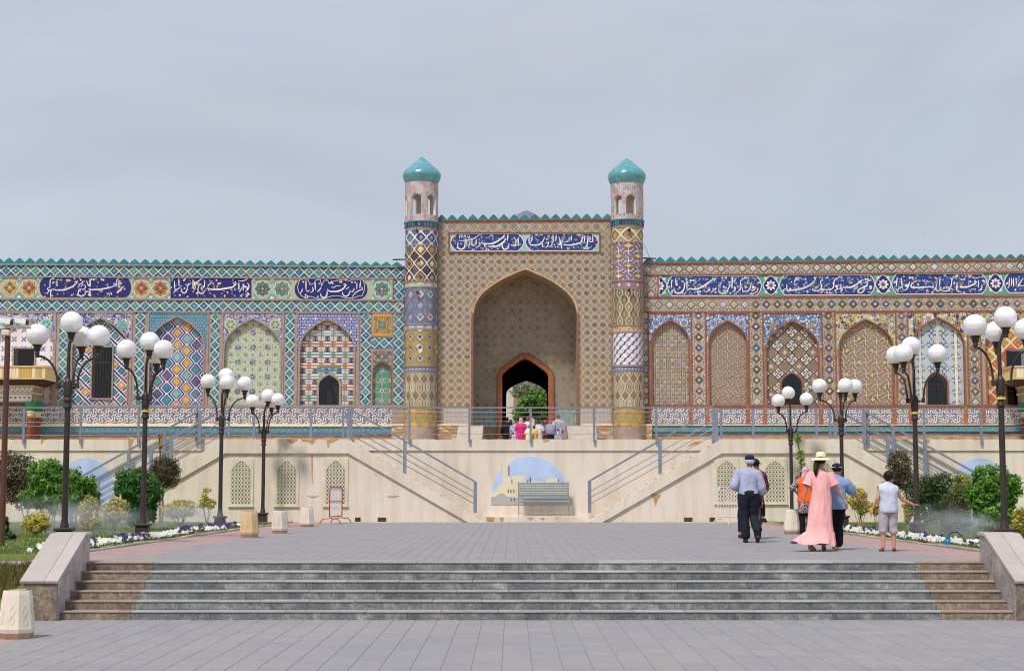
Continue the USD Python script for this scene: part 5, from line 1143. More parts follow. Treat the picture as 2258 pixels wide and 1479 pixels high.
for i in range(6):
    y, z = YB + tread * i, LOW + rise * i
    x = SX0
    while x < SX1 - .01:
        w = min(rs.uniform(.95, 1.5), SX1 - x); w = SX1 - x if SX1 - x - w < .4 else w
        x, w, br = split_(x, w)
        obj('riser_slab', bx(x + .002, x + w - .002, y, y + .03, z, z + rise - .024), M['gran_brown'] if br else M['gran_grey'], stair)
        x += w
    x = SX0
    while x < SX1 - .01:
        w = min(rs.uniform(.55, 1.15), SX1 - x); w = SX1 - x if SX1 - x - w < .3 else w
        x, w, br = split_(x, w)
        obj('tread_slab', bx(x + .0015, x + w - .0015, y - .014, y + tread + (.02 if i < 5 else .36) - .03, z + rise - .024 + rs.uniform(-.0015, .0015), z + rise + rs.uniform(-.002, .002), .006), M['tread_brown'] if br else M['tread_grey'], stair)
        x += w
def cheek_wall(side, label):
    xi = SX0 if side < 0 else SX1; xo = xi + side * .46
    t = thing('stair_cheek_wall', label, 'low wall', kind=None)
    y0, y1, y2 = YB - .12, YT - .02, YT + .16; zf, zb = -.205, .40
    prof = [(y0, LOW - .2), (y0, zf), (y1 - .1, zb - .03), (y2, zb - .02), (y2, LOW - .2)]
    a, b = sorted([xi, xo])
    def prism(p, x0, x1): return trimesh.convex.convex_hull(np.array([(x, y, z) for x in (x0, x1) for y, z in p]))
    obj('wall_block', prism(prof, a, b), M['gran_pink'], t)
    obj('front_slab', bx(a + .004, b - .004, y0 - .022, y0 - .001, LOW, zf - .03), M['gran_brown'], t)
    nx = math.hypot(y1 - .1 - y0, zb - .03 - zf); ty, tz = (y1 - .1 - y0) / nx, (zb - .03 - zf) / nx
    for (u0, u1, m) in ((a - .04, a + (b - a) * .62, 0), (a + (b - a) * .62 + .006, b + .012, 1)) if side < 0 else ((a - .012, a + .24, 0), (a + .246, b + .04, 1)):
        P = [(y0 - .05 * ty, zf - .05 * tz), (y0 - .05 * ty - .035 * tz, zf - .05 * tz + .035 * ty), (y1 - .1 - .035 * tz * 0, zb - .03 + .042), (y1 - .1, zb - .03)]
        obj('coping_slab', prism(P, u0, u1), M['coping'], t)
    obj('coping_slab', prism([(y1 - .1, zb - .028), (y1 - .1, zb + .012), (y2 + .04, zb + .022), (y2 + .04, zb - .018)], a - .02, b + .02), M['coping'], t)
M['coping'] = mat('pink_coping', srgb(172, 164, 161), .45, .07, 2.5, .05, 60, rnd=.05, fine=(60, .07))
cheek_wall(-1, 'sloping granite cheek wall at the left end of the foreground stair')
cheek_wall(1, 'sloping granite cheek wall at the right end of the foreground stair')
# ---------------------------------------------------------------- gardens either side: turf beds, kerbs, cross path at the left edge
def bed(name, x0, x1, y0, y1, z, label, hmap=.05, slope=0.0):
    nx, ny = int(abs(x1 - x0) / .5) + 2, int((y1 - y0) / .7) + 2
    X, Y = np.meshgrid(np.linspace(x0, x1, nx), np.linspace(y0, y1, ny), indexing='ij')
    Zz = z + slope * (Y - y0) + hmap * (meshkit.fbm(np.stack([X * .6, Y * .6, 0 * X], -1), 3, 2) - .5) * 2
    V = np.stack([X, Y, Zz], -1).reshape(-1, 3); i, j = np.meshgrid(np.arange(nx - 1), np.arange(ny - 1), indexing='ij'); a = (i * ny + j).ravel()
    F = np.vstack([np.c_[a, a + ny, a + ny + 1], np.c_[a, a + ny + 1, a + 1]])
    m = trimesh.Trimesh(V, F, process=False)
    if m.face_normals[0][2] < 0: m.invert()
    return obj(name, m, M['lawn'], None, smooth=True, label=label, cat='lawn bed', kind='structure')
bed('lawn_bed', -30, CL - .08, 25.4, WB, .02, 'lawn bed on the left of the paved walk'); bed('lawn_bed', CR + .08, 30, 23.6, WB, .02, 'lawn bed on the right of the paved walk')
bed('lawn_bed', -30, SX0 - .46, 21.2, 23.88, -.50, 'sloping grass patch at the left beside the stair', .05, .155)
obj('lawn_edging', bx(-30, CL - .09, 25.36, 25.5, -.5, .035), M['lawn'], None, label='low turf edge of the left lawn along the cross path', cat='edging', kind='structure')
obj('side_path', bx(-30, SX0 - .47, 23.9, 25.62, -.6, -.06), M['paver'], None, label='narrow cross path behind the left cheek wall', cat='path', kind='structure')
obj('path_edging', bx(-30, SX0 - .6, 23.86, 24.05, -.6, -.045), mat('red_edging', srgb(206, 120, 104), .8, .15), None, label='red edging of the narrow cross path at the left', cat='edging', kind='structure')
M['kerb'] = mat('kerb_stone', srgb(152, 140, 132), .85, .2, 3, .5, 40, rnd=.15)
for side, x in ((-1, CL), (1, CR)):
    t = thing('kerb', 'worn stone kerb along the %s lawn bed' % ('left' if side < 0 else 'right'), 'kerb', kind='structure')
    y = 25.3 if side < 0 else 24.4
    while y < WF - .3:
        l = rs.uniform(.7, 1.1); o = rs.uniform(-.015, .015)
        obj('kerb_stone', bx(x - .07 + o, x + .07 + o, y, min(y + l - .012, WF), -.15, .035 + rs.uniform(-.012, .012), .012), M['kerb'], t); y += l
def grass(name, x0, x1, y0, y1, z, n, label, h=.06, seed=1, cols=((104, 128, 56), (132, 138, 70), (86, 112, 50)), slope=0.0):
    r = np.random.default_rng(seed); X, Y = r.uniform(x0, x1, n), r.uniform(y0, y1, n); a = r.uniform(0, 2 * PI, n); hh = h * r.uniform(.5, 1.4, n); w = .006 + .012 * r.random(n)
    lean = r.uniform(-.5, .5, (n, 2)) * hh[:, None]; b = np.stack([X, Y, np.full(n, z) + slope * (Y - y0)], 1); d = np.stack([np.cos(a), np.sin(a), 0 * a], 1) * w[:, None]
    tip = b + np.c_[lean, hh]; V = np.stack([b - d, b + d, tip], 1).reshape(-1, 3); F = np.arange(3 * n).reshape(-1, 3)
    C = np.array([srgb(*c) for c in cols])[r.integers(0, len(cols), n)] * r.uniform(.7, 1.25, (n, 1))
    rawmesh(name, V, F, M['leaf_tint'], None, np.repeat(C, 3, 0), label=label, cat='grass', kind='stuff')
grass('grass', -16, CL - .1, 25.4, 50, .0, 60000, 'short green grass of the left lawn bed', .07, 1)
grass('grass', CR + .1, 16, 23.8, 50, .0, 60000, 'short green grass of the right lawn bed', .07, 2)
grass('grass', -12, SX0 - .6, 21.3, 23.84, -.50, 26000, 'rough grass of the patch beside the stair at the left', .13, 3, ((96, 108, 44), (132, 124, 66), (78, 96, 40), (110, 92, 56)), slope=.155)
# ---------------------------------------------------------------- terrace wall with two double flights of steps
M['plaster'] = usdkit.material(stage, '/World/Looks/cream_plaster', {'tc': ('texture_coordinate', {}), 'g': ('geometry', {}),
    'n': ('noise_texture', {'scale': .5, 'detail': 6, 'roughness': .6}), 'r': ('rgb_ramp', {'ramp': [(.3, srgb(208, 195, 180)), (.52, srgb(216, 205, 192)), (.75, srgb(220, 210, 198))]}),
    'mp': ('mapping', {'scale': (2.2, 2.2, .25)}), 'n2': ('noise_texture', {'scale': 1.6, 'detail': 5}), 'r2': ('rgb_ramp', {'ramp': [(.36, (.80, .76, .70)), (.55, (1, 1, 1))]}), 'm': ('mix_color', {'blend_type': 'multiply', 'fac': .5}),
    'n4': ('noise_texture', {'scale': 7, 'detail': 6, 'roughness': .7}), 'r4': ('rgb_ramp', {'ramp': [(.28, (.84, .79, .72)), (.42, (1, 1, 1))]}), 'm4': ('mix_color', {'blend_type': 'multiply', 'fac': .8}),
    'nb': ('noise_texture', {'scale': 14, 'detail': 6}), 'b': ('bump', {'strength': .25, 'distance': .02}), 'p': ('principled_bsdf', {'roughness': .9, 'specular_ior_level': .2})},
    [('g.position', 'n.vector'), ('n.fac', 'r.fac'), ('g.position', 'mp.vector'), ('mp.vector', 'n2.vector'), ('n2.fac', 'r2.fac'), ('r.color', 'm.a'), ('r2.color', 'm.b'), ('g.position', 'n4.vector'), ('n4.fac', 'r4.fac'), ('m.result', 'm4.a'), ('r4.color', 'm4.b'), ('m4.result', 'p.base_color'), ('g.position', 'nb.vector'), ('nb.fac', 'b.height'), ('b.normal', 'p.normal')], surface='p.BSDF')
M['exposed'] = mat('exposed_mud', srgb(184, 146, 100), .95, .2, 8, .6, 40)
FW, BW = Plane((0, WF, 0), 0), Plane((0, WB, 0), 0)
tz = at(1129, 968.5, WF)[2]                                  # top of the stair blocks
bz = at(1129, 968.5, WB)[2]
def fx(px, Y=WF): return at(px, 1000, Y)[0]
flat('terrace', -45, 45, WB + .28, YP + 15.9, TERR, M['mud'], 'raised earth terrace carrying the palace', 'terrace')
def ragged(pts, amp, seed, step=.12, dec=True):
    """a broken upper edge: the line with chips out of it"""
    r = np.random.default_rng(seed); P = [np.array(pts[0])]
    for a, b in zip(pts[:-1], pts[1:]):
        a, b = np.array(a), np.array(b); n = max(2, int(np.linalg.norm(b - a) / step))
        for i in range(1, n + 1): P.append(a + (b - a) * i / n - np.array([0, abs(r.normal()) * amp * (.2 if r.random() < .75 else 1)]))
    return [tuple(p) for p in P]
def qf(P, pts): return [tuple(P.q(*p)) for p in pts]
tw = thing('terrace_wall', 'cream plastered retaining wall under the terrace railing, chipped along its top', 'wall')
x0, x1 = -32., 32.
obj('wall_face', BW.solid(Polygon([(x0, -.1), (x1, -.1), (x1, bz)] + ragged([(x1, bz), (x0, bz)], .025, 4)[1:] + [(x0, bz)]).buffer(0), -.3, 0), M['plaster'], tw)
zc = at(1129, 993, WB)[2]
obj('top_band', BW.solid(Polygon([(x0, zc), (x1, zc)] + ragged([(x1, bz + .01), (x0, bz + .01)], .03, 5)).buffer(0), .001, .05), M['plaster'], tw)
obj('foot_bench', bx(fx(1062), fx(1300), WF + .22, WB + .02, -.05, .19), M['plaster'], tw)
obj('foot_bench_face', FW.solid(Polygon([(fx(1062), -.02), (fx(1300), -.02)] + ragged([(fx(1300), .18), (fx(1062), .18)], .05, 8)).buffer(0), -.24, -.19), M['plaster'], tw)
def patch(P, parent, pts, d=.004, name='exposed_patch'):
    g = Polygon(qf(P, pts)).buffer(0); return obj(name, P.solid(g, d, d + .006), M['exposed'], parent)
for pts in (((92, 968), (100, 968), (96, 972), (91, 980)), ((283, 968), (296, 969), (290, 984), (291, 993), (285, 994), (284, 980)), ((1196, 969), (1212, 969), (1208, 973), (1200, 974)), ((2040, 969), (2050, 969), (2048, 975), (2043, 978))):
    patch(BW, tw, pts, .052)
for pts in (((1071, 1139), (1092, 1140), (1088, 1149), (1074, 1149)), ((1163, 1140), (1178, 1140), (1170, 1147)), ((1101, 1141), (1111, 1141), (1109, 1149), (1103, 1148)), ((1190, 1141), (1202, 1142), (1198, 1147)), ((1224, 1140), (1230, 1141), (1227, 1145))): patch(FW, tw, pts, -.188)
def block(m, label):
    """one stair block; m mirrors it about the avenue's middle"""
    c = 1181.0; X = (lambda x: x) if m < 0 else (lambda x: 2 * c - x - 2)
    t = thing('stair_block', label, 'stair block')
    out = [(1068, 1151), (770, 968), (494, 968), (196, 1151)]
    holes = []
    vents = ((789, 1145, 6.5, 4.7), (842, 1145, 9.5, 4.7))
    G = [(533, 1010, 1115), (633, 1010, 1115), (741, 1010, 1115)] if m < 0 else [(758, 1010, 1110), (652, 1010, 1110), (547, 1010, 1112)]
    P2 = [FW.q(X(x), y) for x, y in out]; top = ragged([P2[0], P2[1], P2[2], P2[3]], .02, 11 if m < 0 else 12)
    body = Polygon(top + [(P2[3][0], -.1), (P2[0][0], -.1)]).buffer(0)
    vs = [FW.box(X(x) - w, X(x) + w, y - h, y + h) for x, y, w, h in vents]; body = body.difference(unary_union(vs))
    obj('front_wall', FW.solid(body, -.25, 0), M['plaster'], t)
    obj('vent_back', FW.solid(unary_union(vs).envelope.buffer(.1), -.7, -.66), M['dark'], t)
    band = [(1068, 1151), (1032, 1151), (768, 999), (497, 999), (232, 1151), (196, 1151), (494, 967.5), (770, 967.5)]
    bp = [FW.q(X(x), y) for x, y in band]; up = ragged([bp[0], bp[7], bp[6], bp[5]], .03, 13 if m < 0 else 14)
    obj('coping_band', FW.solid(Polygon(up + [tuple(q) for q in bp[4:0:-1]]).buffer(0), .001, .075), M['plaster'], t)
    # treads behind the parapet
    n = 15
    for s in (0, 1):
        a, b = (P2[1], P2[0]) if s == 0 else (P2[2], P2[3])
        for i in range(n):
            xa, xb = a[0] + (b[0] - a[0]) * i / n, a[0] + (b[0] - a[0]) * (i + 1) / n
            obj('step', bx(min(xa, xb), max(xa, xb), WF + .25, WB - .0, -.05, a[1] + (.0 - a[1]) * (i + .5) / n - .1), M['stone'], t)
    xa, xb = sorted([P2[1][0], P2[2][0]]); obj('landing', bx(xa, xb, WF + .25, WB, -.05, tz - .04), M['stone'], t)
    # pierced panels
    for (gx, ya, yb) in G:
        cx = FW.q(X(gx), 1000)[0]; zt, zb = FW.q(gx, ya)[1], FW.q(gx, yb)[1]; hw = .395
        fr = sbox(cx - hw, zb, cx + hw, zt); hole = arch(cx, zt - .08, hw - .07, .42, zb + .07)
        w = obj('grille_panel', FW.solid(fr.difference(hole), .0, .035), M['grille'], t)
        obj('grille_sill', FW.solid(sbox(cx - hw - .02, zb - .03, cx + hw + .02, zb), .0, .06), M['grille'], w)
        obj('grille_back', FW.solid(hole, .001, .004), M['grilleback'], w)
        L = []
        for j in range(-16, 17):
            for sg in (1, -1):
                u = j * .105; L.append(LineString([(cx + u - 2, zb + .75 - 2 * sg * 1.25), (cx + u + 2, zb + .75 + 2 * sg * 1.25)]).buffer(.011, cap_style='flat'))
        for j in range(-6, 7): L.append(LineString([(cx + j * .105, zb), (cx + j * .105, zt)]).buffer(.009, cap_style='flat'))
        lat = unary_union(L).intersection(hole)
        obj('lattice', FW.solid(lat, .004, .028), M['grille'], w)
    # cracks and scars in the plaster
    if m < 0:
        for pts in (((686, 1003), (690, 1003), (689, 1060), (692, 1066), (688, 1062)), ((676, 1092), (688, 1094), (703, 1092), (696, 1096), (688, 1097)), ((853, 1093), (880, 1092), (872, 1096), (858, 1096)), ((826, 1044), (832, 1046), (828, 1048))): patch(FW, t, pts, .002, 'plaster_scar')
        for pts in (((632, 967), (660, 969), (648, 975), (640, 978)), ((662, 968), (696, 969), (690, 980), (680, 973), (668, 972)), ((720, 968), (748, 968), (736, 974), (727, 977), (726, 986), (723, 984))): patch(FW, t, pts, .077)
    else:
        for pts in (((1436, 1086), (1449, 1089), (1458, 1091), (1450, 1101), (1446, 1116), (1442, 1104)), ): patch(FW, t, pts, .002, 'plaster_scar')
        for pts in (((1513, 985), (1530, 973), (1546, 972), (1540, 978), (1520, 984)), ): patch(FW, t, pts, .077)
    return t
M['grille'] = mat('grille_paint', srgb(204, 197, 176), .8, .1, 4); M['grilleback'] = mat('grille_back', srgb(146, 138, 118), .9, .15)
blkL = block(-1, 'left double stair block of cream plaster with three pierced panels')
blkR = block(1, 'right double stair block of cream plaster behind the walking people')
# painted boards on the wall
def mural(cx, ya, yb, hw, label, full):
    P = BW; x, zt = P.q(cx, ya); zb = P.q(cx, yb)[1]; w = hw * WB / FP
    t = thing('mural', label, 'mural')
    A = np.linspace(0, PI, 25); D = Polygon([(x + w * math.cos(a), zb + (zt - zb) * math.sin(a) ** .75) for a in A])
    obj('painted_sky', P.solid(D, .0, .012), M['mural_sky'], t)
    if full:
        U = lambda pts: Polygon([P.q(*p) for p in pts])
        fort = [(1084, 1112), (1084, 1090), (1100, 1072), (1102, 1068), (1109, 1066), (1109, 1020), (1122, 1018), (1124, 1052), (1128, 1053), (1130, 1048), (1158, 1047), (1160, 1062), (1180, 1060), (1202, 1062), (1210, 1052), (1230, 1054), (1232, 1064), (1244, 1066), (1250, 1080), (1256, 1112)]
        obj('painted_fort', P.solid(U(fort), .012, .016), M['mural_fort'], t)
        obj('painted_hill', P.solid(U([(1083, 1112), (1083, 1096), (1094, 1094), (1100, 1088), (1110, 1087), (1118, 1094), (1140, 1096), (1260, 1094), (1262, 1112)]), .017, .02), M['mural_hill'], t)
        for pts in (((1121, 1026), (1123, 1026), (1123, 1048), (1121, 1048)), ((1128, 1056), (1129.6, 1056), (1129.6, 1066), (1128, 1066)), ((1168, 1052), (1170, 1052), (1170, 1068), (1168, 1068)), ((1199, 1062), (1200.4, 1062), (1200.4, 1068), (1199, 1068)), ((1230, 1056), (1231.5, 1056), (1231.5, 1062), (1230, 1062)), ((1163, 1058), (1164.5, 1058), (1164.5, 1067), (1163, 1067)), ((1239, 1062), (1240.5, 1062), (1240.5, 1068), (1239, 1068)),
                    ((1119.5, 1079), (1121.5, 1079), (1121.5, 1086), (1119.5, 1086)), ((1125.5, 1079), (1127.5, 1079), (1127.5, 1086), (1125.5, 1086)), ((1132, 1079), (1134, 1079), (1134, 1086), (1132, 1086)), ((1126, 1098), (1128, 1098), (1128, 1104), (1126, 1104)), ((1133, 1098), (1135, 1098), (1135, 1104), (1133, 1104))):
            obj('painted_slit', P.solid(U(pts), .0205, .0215), M['iron'], t)
    return t
M['mural_sky'] = mat('mural_sky', srgb(172, 190, 222), .8, .16, 1.4); M['mural_fort'] = mat('mural_fort', srgb(212, 204, 178), .8, .08, 2); M['mural_hill'] = mat('mural_hill', srgb(166, 166, 164), .8, .06)
mural(1168, 1006, 1112, 84, 'painted half round board of a pale fortress under blue sky, behind the bench', True)
mural(190, 1009, 1112, 66, 'half round blue painted board behind the left shrubs', False)
mural(2160, 1009, 1112, 66, 'half round blue painted board behind the round green shrub at the right', False)
# ---------------------------------------------------------------- railings
M['rail'] = mat('grey_blue_paint', srgb(122, 129, 146), .45, .12, 8, rnd=.05)
def level_rail(Y, xs, zt, label, z0, name='terrace_railing'):
    t = thing(name, label, 'railing')
    a, b = xs[0], xs[-1]
    obj('handrail', bar((a, Y, zt - .02), (b, Y, zt - .02), .05, .045), M['rail'], t)
    for zz in (.83, .70, .55, .42, .17):
        obj('rod', tube([(a, Y, z0 + (zt - z0) * zz), (b, Y, z0 + (zt - z0) * zz)], .009 if zz < .8 else .016, 6), M['rail'], t)
    for x in xs: obj('post', bx(x - .036, x + .036, Y - .03, Y + .03, z0 - .1, zt - .045), M['rail'], t)
zr = at(1129, 897.5, WB)[2]
posts_px = [-78, 53, 178.5, 306, 434, 505, 560, 686, 757]
level_rail(WB - .12, [fx(p, WB) for p in posts_px], zr, 'left stretch of the grey terrace railing above the left stair block', tz)
level_rail(WB - .12, [fx(p, WB) for p in (775, 903, 1035, 1170, 1310, 1447, 1572)], zr, 'middle stretch of the grey terrace railing in front of the portal', bz)
level_rail(WB - .12, [fx(p, WB) for p in (1590, 1660, 1740, 1800, 1830, 1912, 2037, 2163, 2290, 2400)], zr - .04, 'right stretch of the grey terrace railing above the right stair block', tz)
def slope_rail(X, top, bot, mids, label, Y=WF + .1):
    t = thing('stair_railing', label, 'railing')
    a, b = at(X(top[0]), top[1], Y), at(X(bot[0]), bot[1], Y)
    da, db = at(X(top[0]), top[2], Y), at(X(bot[0]), bot[2], Y)
    obj('handrail', bar(a, b, .062, .062), M['rail'], t)
    for f in (.38, .6, .82): obj('rod', tube([a + (da - a) * f, b + (db - b) * f], .017, 6), M['rail'], t)
    for u in [0] + mids + [1]:
        p, q = a + (b - a) * u, da + (db - da) * u; obj('post', bx(p[0] - .055, p[0] + .055, Y - .035, Y + .035, q[2] - .12, p[2] + .01), M['rail'], t)
I_ = lambda x: x
slope_rail(I_, (769, 900, 968), (1048, 1062, 1122), [.445], 'sloping grey railing on the inner flight of the left stair block')
slope_rail(lambda x: 1264 - x, (769, 900, 968), (1048, 1062, 1122), [.42, .58], 'sloping grey railing on the outer flight of the left stair block', WF + .1)
slope_rail(lambda x: 2348 - x, (769, 900, 968), (1048, 1060, 1122), [.445], 'sloping grey railing on the inner flight of the right stair block')
slope_rail(lambda x: x + 1072, (769, 900, 968), (1048, 1062, 1122), [.42], 'front sloping grey railing on the outer flight of the right stair block')
slope_rail(lambda x: x + 1135, (769, 905, 968), (1030, 1050, 1112), [.25, .52], 'rear sloping grey railing on the outer flight of the right stair block', WB - .2)
slope_rail(lambda x: 1210 - x, (769, 905, 968), (1030, 1050, 1112), [.3, .6], 'rear sloping grey railing on the outer flight of the left stair block', WB - .2)
# ---------------------------------------------------------------- bench in front of the painted board
M['bench'] = mat('bench_slats', srgb(126, 136, 144), .55, .2, 9, rnd=.15); M['benchmetal'] = mat('bench_frame', srgb(150, 148, 146), .5, .15)
b0 = at(1199, 1137, 53.75); W_ = .84
t = thing('bench', 'slatted grey park bench in front of the painted board', 'bench', (b0[0], 53.75, .19))
for i in range(6):
    z = .46 + .0; y = -.22 + .075 * i; obj('seat_slat', bx(-W_, W_, y, y + .058, z - .0 + .012 * (i - 2) * .3, z + .028 + .012 * (i - 2) * .3, .006), M['bench'], t)
for i in range(7):
    z = .56 + .078 * i; y = .24 + .028 * i; obj('back_slat', bx(-W_, W_, y, y + .03, z, z + .058, .006), M['bench'], t)
for x in (-W_ + .02, W_ - .02):
    obj('leg', tube([(x, -.24, 0), (x, -.22, .45)], .018, 8), M['benchmetal'], t); obj('leg', tube([(x, .36, 0), (x, .24, .45), (x, .46, 1.12)], .018, 8), M['benchmetal'], t)
    obj('seat_rail', tube([(x, -.23, .45), (x, .26, .45)], .018, 8), M['benchmetal'], t)
obj('stretcher', tube([(-W_, -.23, .1), (W_, -.23, .1)], .012, 6), M['benchmetal'], t)
# ---------------------------------------------------------------- octagonal concrete bins
M['concrete'] = mat('bin_concrete', srgb(216, 206, 190), .85, .1, 5, .2, 60, rnd=.04); M['concrete2'] = mat('bin_tan', srgb(204, 174, 134), .8, .12, 5, .2, 60); M['concrete3'] = mat('bin_grey', srgb(206, 194, 184), .85, .1, 5, .2, 60); M['band'] = mat('bin_foot', srgb(168, 134, 110), .85, .15)
def bin_(px, py, z, h, r, m, label):
    p = on_z(px, py, z); t = thing('litter_bin', label, 'litter bin', tuple(p), group='octagonal concrete litter bins')
    a0 = PI / 8
    obj('body', lathe([(r * .94, h * .12), (r, h * .2), (r * .80, h - .05), (r * .74, h)], 8, a0), m, t)
    obj('foot', lathe([(r * .84, 0), (r * .95, h * .118)], 8, a0), M['band'], t)
    obj('rim', lathe([(r * .70, h - .01), (r * .70, h + .004), (r * .60, h + .004), (r * .58, h - .2)], 8, a0), M['dark'], t)
    for q in range(8):
        a = q * PI / 4 ; pts = []
        c, s = math.cos(a), math.sin(a); rr = r * math.cos(PI / 8)
        for sg in (-1, 1):
            pp = [(rr * (1 - .2 * u) + .003, sg * .03 * math.sin(u * 3 * PI) * (1 if sg > 0 else 1), h * (.3 + .55 * u)) for u in np.linspace(0, 1, 9)]
            pts.append(tube([(c * x - s * y, s * x + c * y, zz) for x, y, zz in pp], .0022, 5))
        obj('relief', pts[0], m, t); obj('relief', pts[1], m, t)
    return t
bin_(550, 1184, 0, .565, .218, M['concrete2'], 'tan octagonal concrete bin, nearest of the three on the left kerb')
bin_(617, 1175, 0, .545, .21, M['concrete3'], 'pale octagonal concrete bin in the middle of the three on the left kerb')
bin_(677, 1161, 0, .55, .21, M['concrete'], 'pale octagonal concrete bin nearest the terrace wall on the left')
bin_(36, 1406, LOW, .565, .215, M['concrete'], 'large looking pale octagonal bin at the lower left corner of the photo')
bin_(1748, 1177, 0, .58, .22, M['concrete'], 'pale octagonal concrete bin under the right lamps behind the woman in pink')
# ---------------------------------------------------------------- crowd barriers
M['bar_w'] = mat('barrier_white', srgb(214, 208, 204), .5, .12); M['bar_r'] = mat('barrier_red', srgb(172, 62, 56), .5, .15)
def barrier(p, ang, L, H, m1, m2, n, label, tilt=0):
    t = thing('crowd_barrier', label, 'barrier', tuple(p), ang)
    P = [(-L / 2, 0, .22), (-L / 2, 0, H - .08), (-L / 2 + .1, 0, H), (L / 2 - .1, 0, H), (L / 2, 0, H - .08), (L / 2, 0, .22), (-L / 2, 0, .22)]
    obj('frame', cat([tube([a, b], .019, 6) for a, b in zip(P[:-1], P[1:])]), m2, t)
    for i in range(1, n): x = -L / 2 + L * i / n; obj('bar', tube([(x, 0, .22), (x, 0, H - .01)], .013, 5), m1, t)
    obj('mid_rail', tube([(-L / 2, 0, H * .62), (L / 2, 0, H * .62)], .012, 6), m2, t)
    for x in (-L / 2 + .12, L / 2 - .12): obj('foot', tube([(x, -.33, 0.0), (x, -.31, .07), (x, -.22, .15), (x, 0, .17), (x, .22, .15), (x, .31, .07), (x, .33, 0)], .017, 6), m2, t)
pb = on_z(738, 1154, 0); barrier((pb[0], pb[1] + .3, 0), 83, 1.7, 1.12, M['bar_w'], M['bar_r'], 12, 'red and white crowd barrier seen almost end on before the left grilles')
pb = on_z(1607, 1154, 0); barrier((pb[0] + .1, pb[1] - .3, 0), 38, 1.3, 1.12, M['bar_w'], M['bar_w'], 11, 'white crowd barrier standing askew at the foot of the right stair block')
# ---------------------------------------------------------------- street lamps
M['lampmetal'] = mat('lamp_metal', srgb(50, 38, 36), .5, .25, 5, .15, 40, spec=.5)
M['globe'] = usdkit.material(stage, '/World/Looks/lamp_globe', {'tc': ('texture_coordinate', {}), 'n': ('noise_texture', {'scale': 4, 'detail': 4}), 'r': ('rgb_ramp', {'ramp': [(.30, srgb(212, 212, 220)), (.70, srgb(234, 234, 238))]}), 'p': ('principled_bsdf', {'roughness': .22, 'specular_ior_level': .5, 'subsurface_weight': .25, 'subsurface_scale': .08})},
                             [('tc.object', 'n.vector'), ('n.fac', 'r.fac'), ('r.color', 'p.base_color')], surface='p.BSDF')
M['tape'] = mat('yellow_tape', srgb(210, 200, 50), .6, .1)
def lamp(x, D, centre, sides, label, tape=False, hi=0.0):
    base = on_z(x, 1081 + (EYE - .03) * FP / D, .03); X0 = base[0]
    t = thing('street_lamp', label, 'street lamp', (X0, D, .0), group='globe lamps along the paved walk')
    L = lambda px, py, dy=0: at(px, py, D) - [X0, D - dy, 0]
    zc = 3.0 + hi
    obj('base', cat([bx(-.17, .17, -.17, .17, .26, .32, .015), bx(-.14, .14, -.14, .14, -.1, .26, .02)]), M['lampmetal'], t)
    obj('shaft', lathe([(.09, .32), (.07, .42), (.060, .5), (.054, zc - .42)], 14), M['lampmetal'], t, smooth=40)
    obj('collar', lathe([(.06, zc - .44), (.082, zc - .42), (.082, zc - .38), (.065, zc - .36), (.065, zc - .31), (.084, zc - .29), (.084, zc - .25), (.068, zc - .23), (.07, zc - .2), (.085, zc - .18), (.085, zc + .06), (.06, zc + .1), (.035, zc + .14)], 14), M['lampmetal'], t, smooth=40)
    top = L(*centre[:2]) if centre else L(x, 851)
    zn = top[2] - .21
    obj('neck', tube([(0, 0, zc + .1), (0, 0, zn - .3), (top[0] * .7, 0, zn - .06)], [.036, .03, .03], 10), M['lampmetal'], t, smooth=40)
    def cup(p, nm='cup'):
        m = lathe([(.034, -.17), (.05, -.16), (.042, -.12), (.062, -.08), (.068, -.02), (.095, .0), (.098, .03)], 16); m.apply_translation(p); obj(nm, m, M['lampmetal'], t, smooth=30)
    def globe(p, r=.212):
        m = trimesh.creation.icosphere(3, r); m.apply_translation(p); m2 = obj('globe', m, M['globe'], t, smooth=True)
        c = lathe([(r * 1.002, -.004), (r * 1.006, 0), (r * 1.002, .004)], 40); c.apply_translation(p); obj('seam', c, M['globe'], m2)
    if centre: cup((top[0], 0, top[2] - .205)); globe(top)
    else: cup((0, 0, zn)); b = trimesh.creation.icosphere(2, .045); b.apply_translation((-.06, 0, zn + .06)); obj('broken_bulb', b, M['globe'], t)
    for gx, gy, s in sides:
        g = L(gx, gy); R = max(.56, abs(g[0]) + .02); dy = s * math.sqrt(R * R - g[0] ** 2); kx = (D + dy) / D
        g = np.array([(at(gx, gy, D + dy)[0] - X0), dy, at(gx, gy, D + dy)[2]])
        e = g - [0, 0, .40]; h = np.array([g[0], g[1], 0]); u = h / np.linalg.norm(h)
        P = [u * .05 + [0, 0, zc + .0], u * .16 + [0, 0, zc - .02], u * .20 + [0, 0, zc + .02]]
        for q in np.linspace(0, 1, 9): P.append(u * (.20 + (np.linalg.norm(h) - .20) * (1 - math.cos(q * PI / 2))) + [0, 0, zc + .06 + (e[2] - zc - .06) * math.sin(q * PI / 2)])
        obj('arm', tube(P, .022, 8), M['lampmetal'], t, smooth=40)
        obj('arm_knob', bx(u[0] * .19 - .035, u[0] * .19 + .035, u[1] * .19 - .035, u[1] * .19 + .035, zc - .05, zc + .06, .01), M['lampmetal'], t)
        obj('arm_post', tube([e - [0, 0, .03], g - [0, 0, .36]], [.036, .034], 10), M['lampmetal'], t)
        cup(g - [0, 0, .205]); globe(g)
    if tape: m = lathe([(.088, zc - .3), (.09, zc - .29), (.09, zc - .265), (.088, zc - .26)], 14); obj('tape', m, M['tape'], t)
lamp(153, 31, (158, 711), [(83, 738, -1), (218, 741, -1), (181, 743, 1)], 'nearest tall globe lamp on the left, in front of the barred window niche')
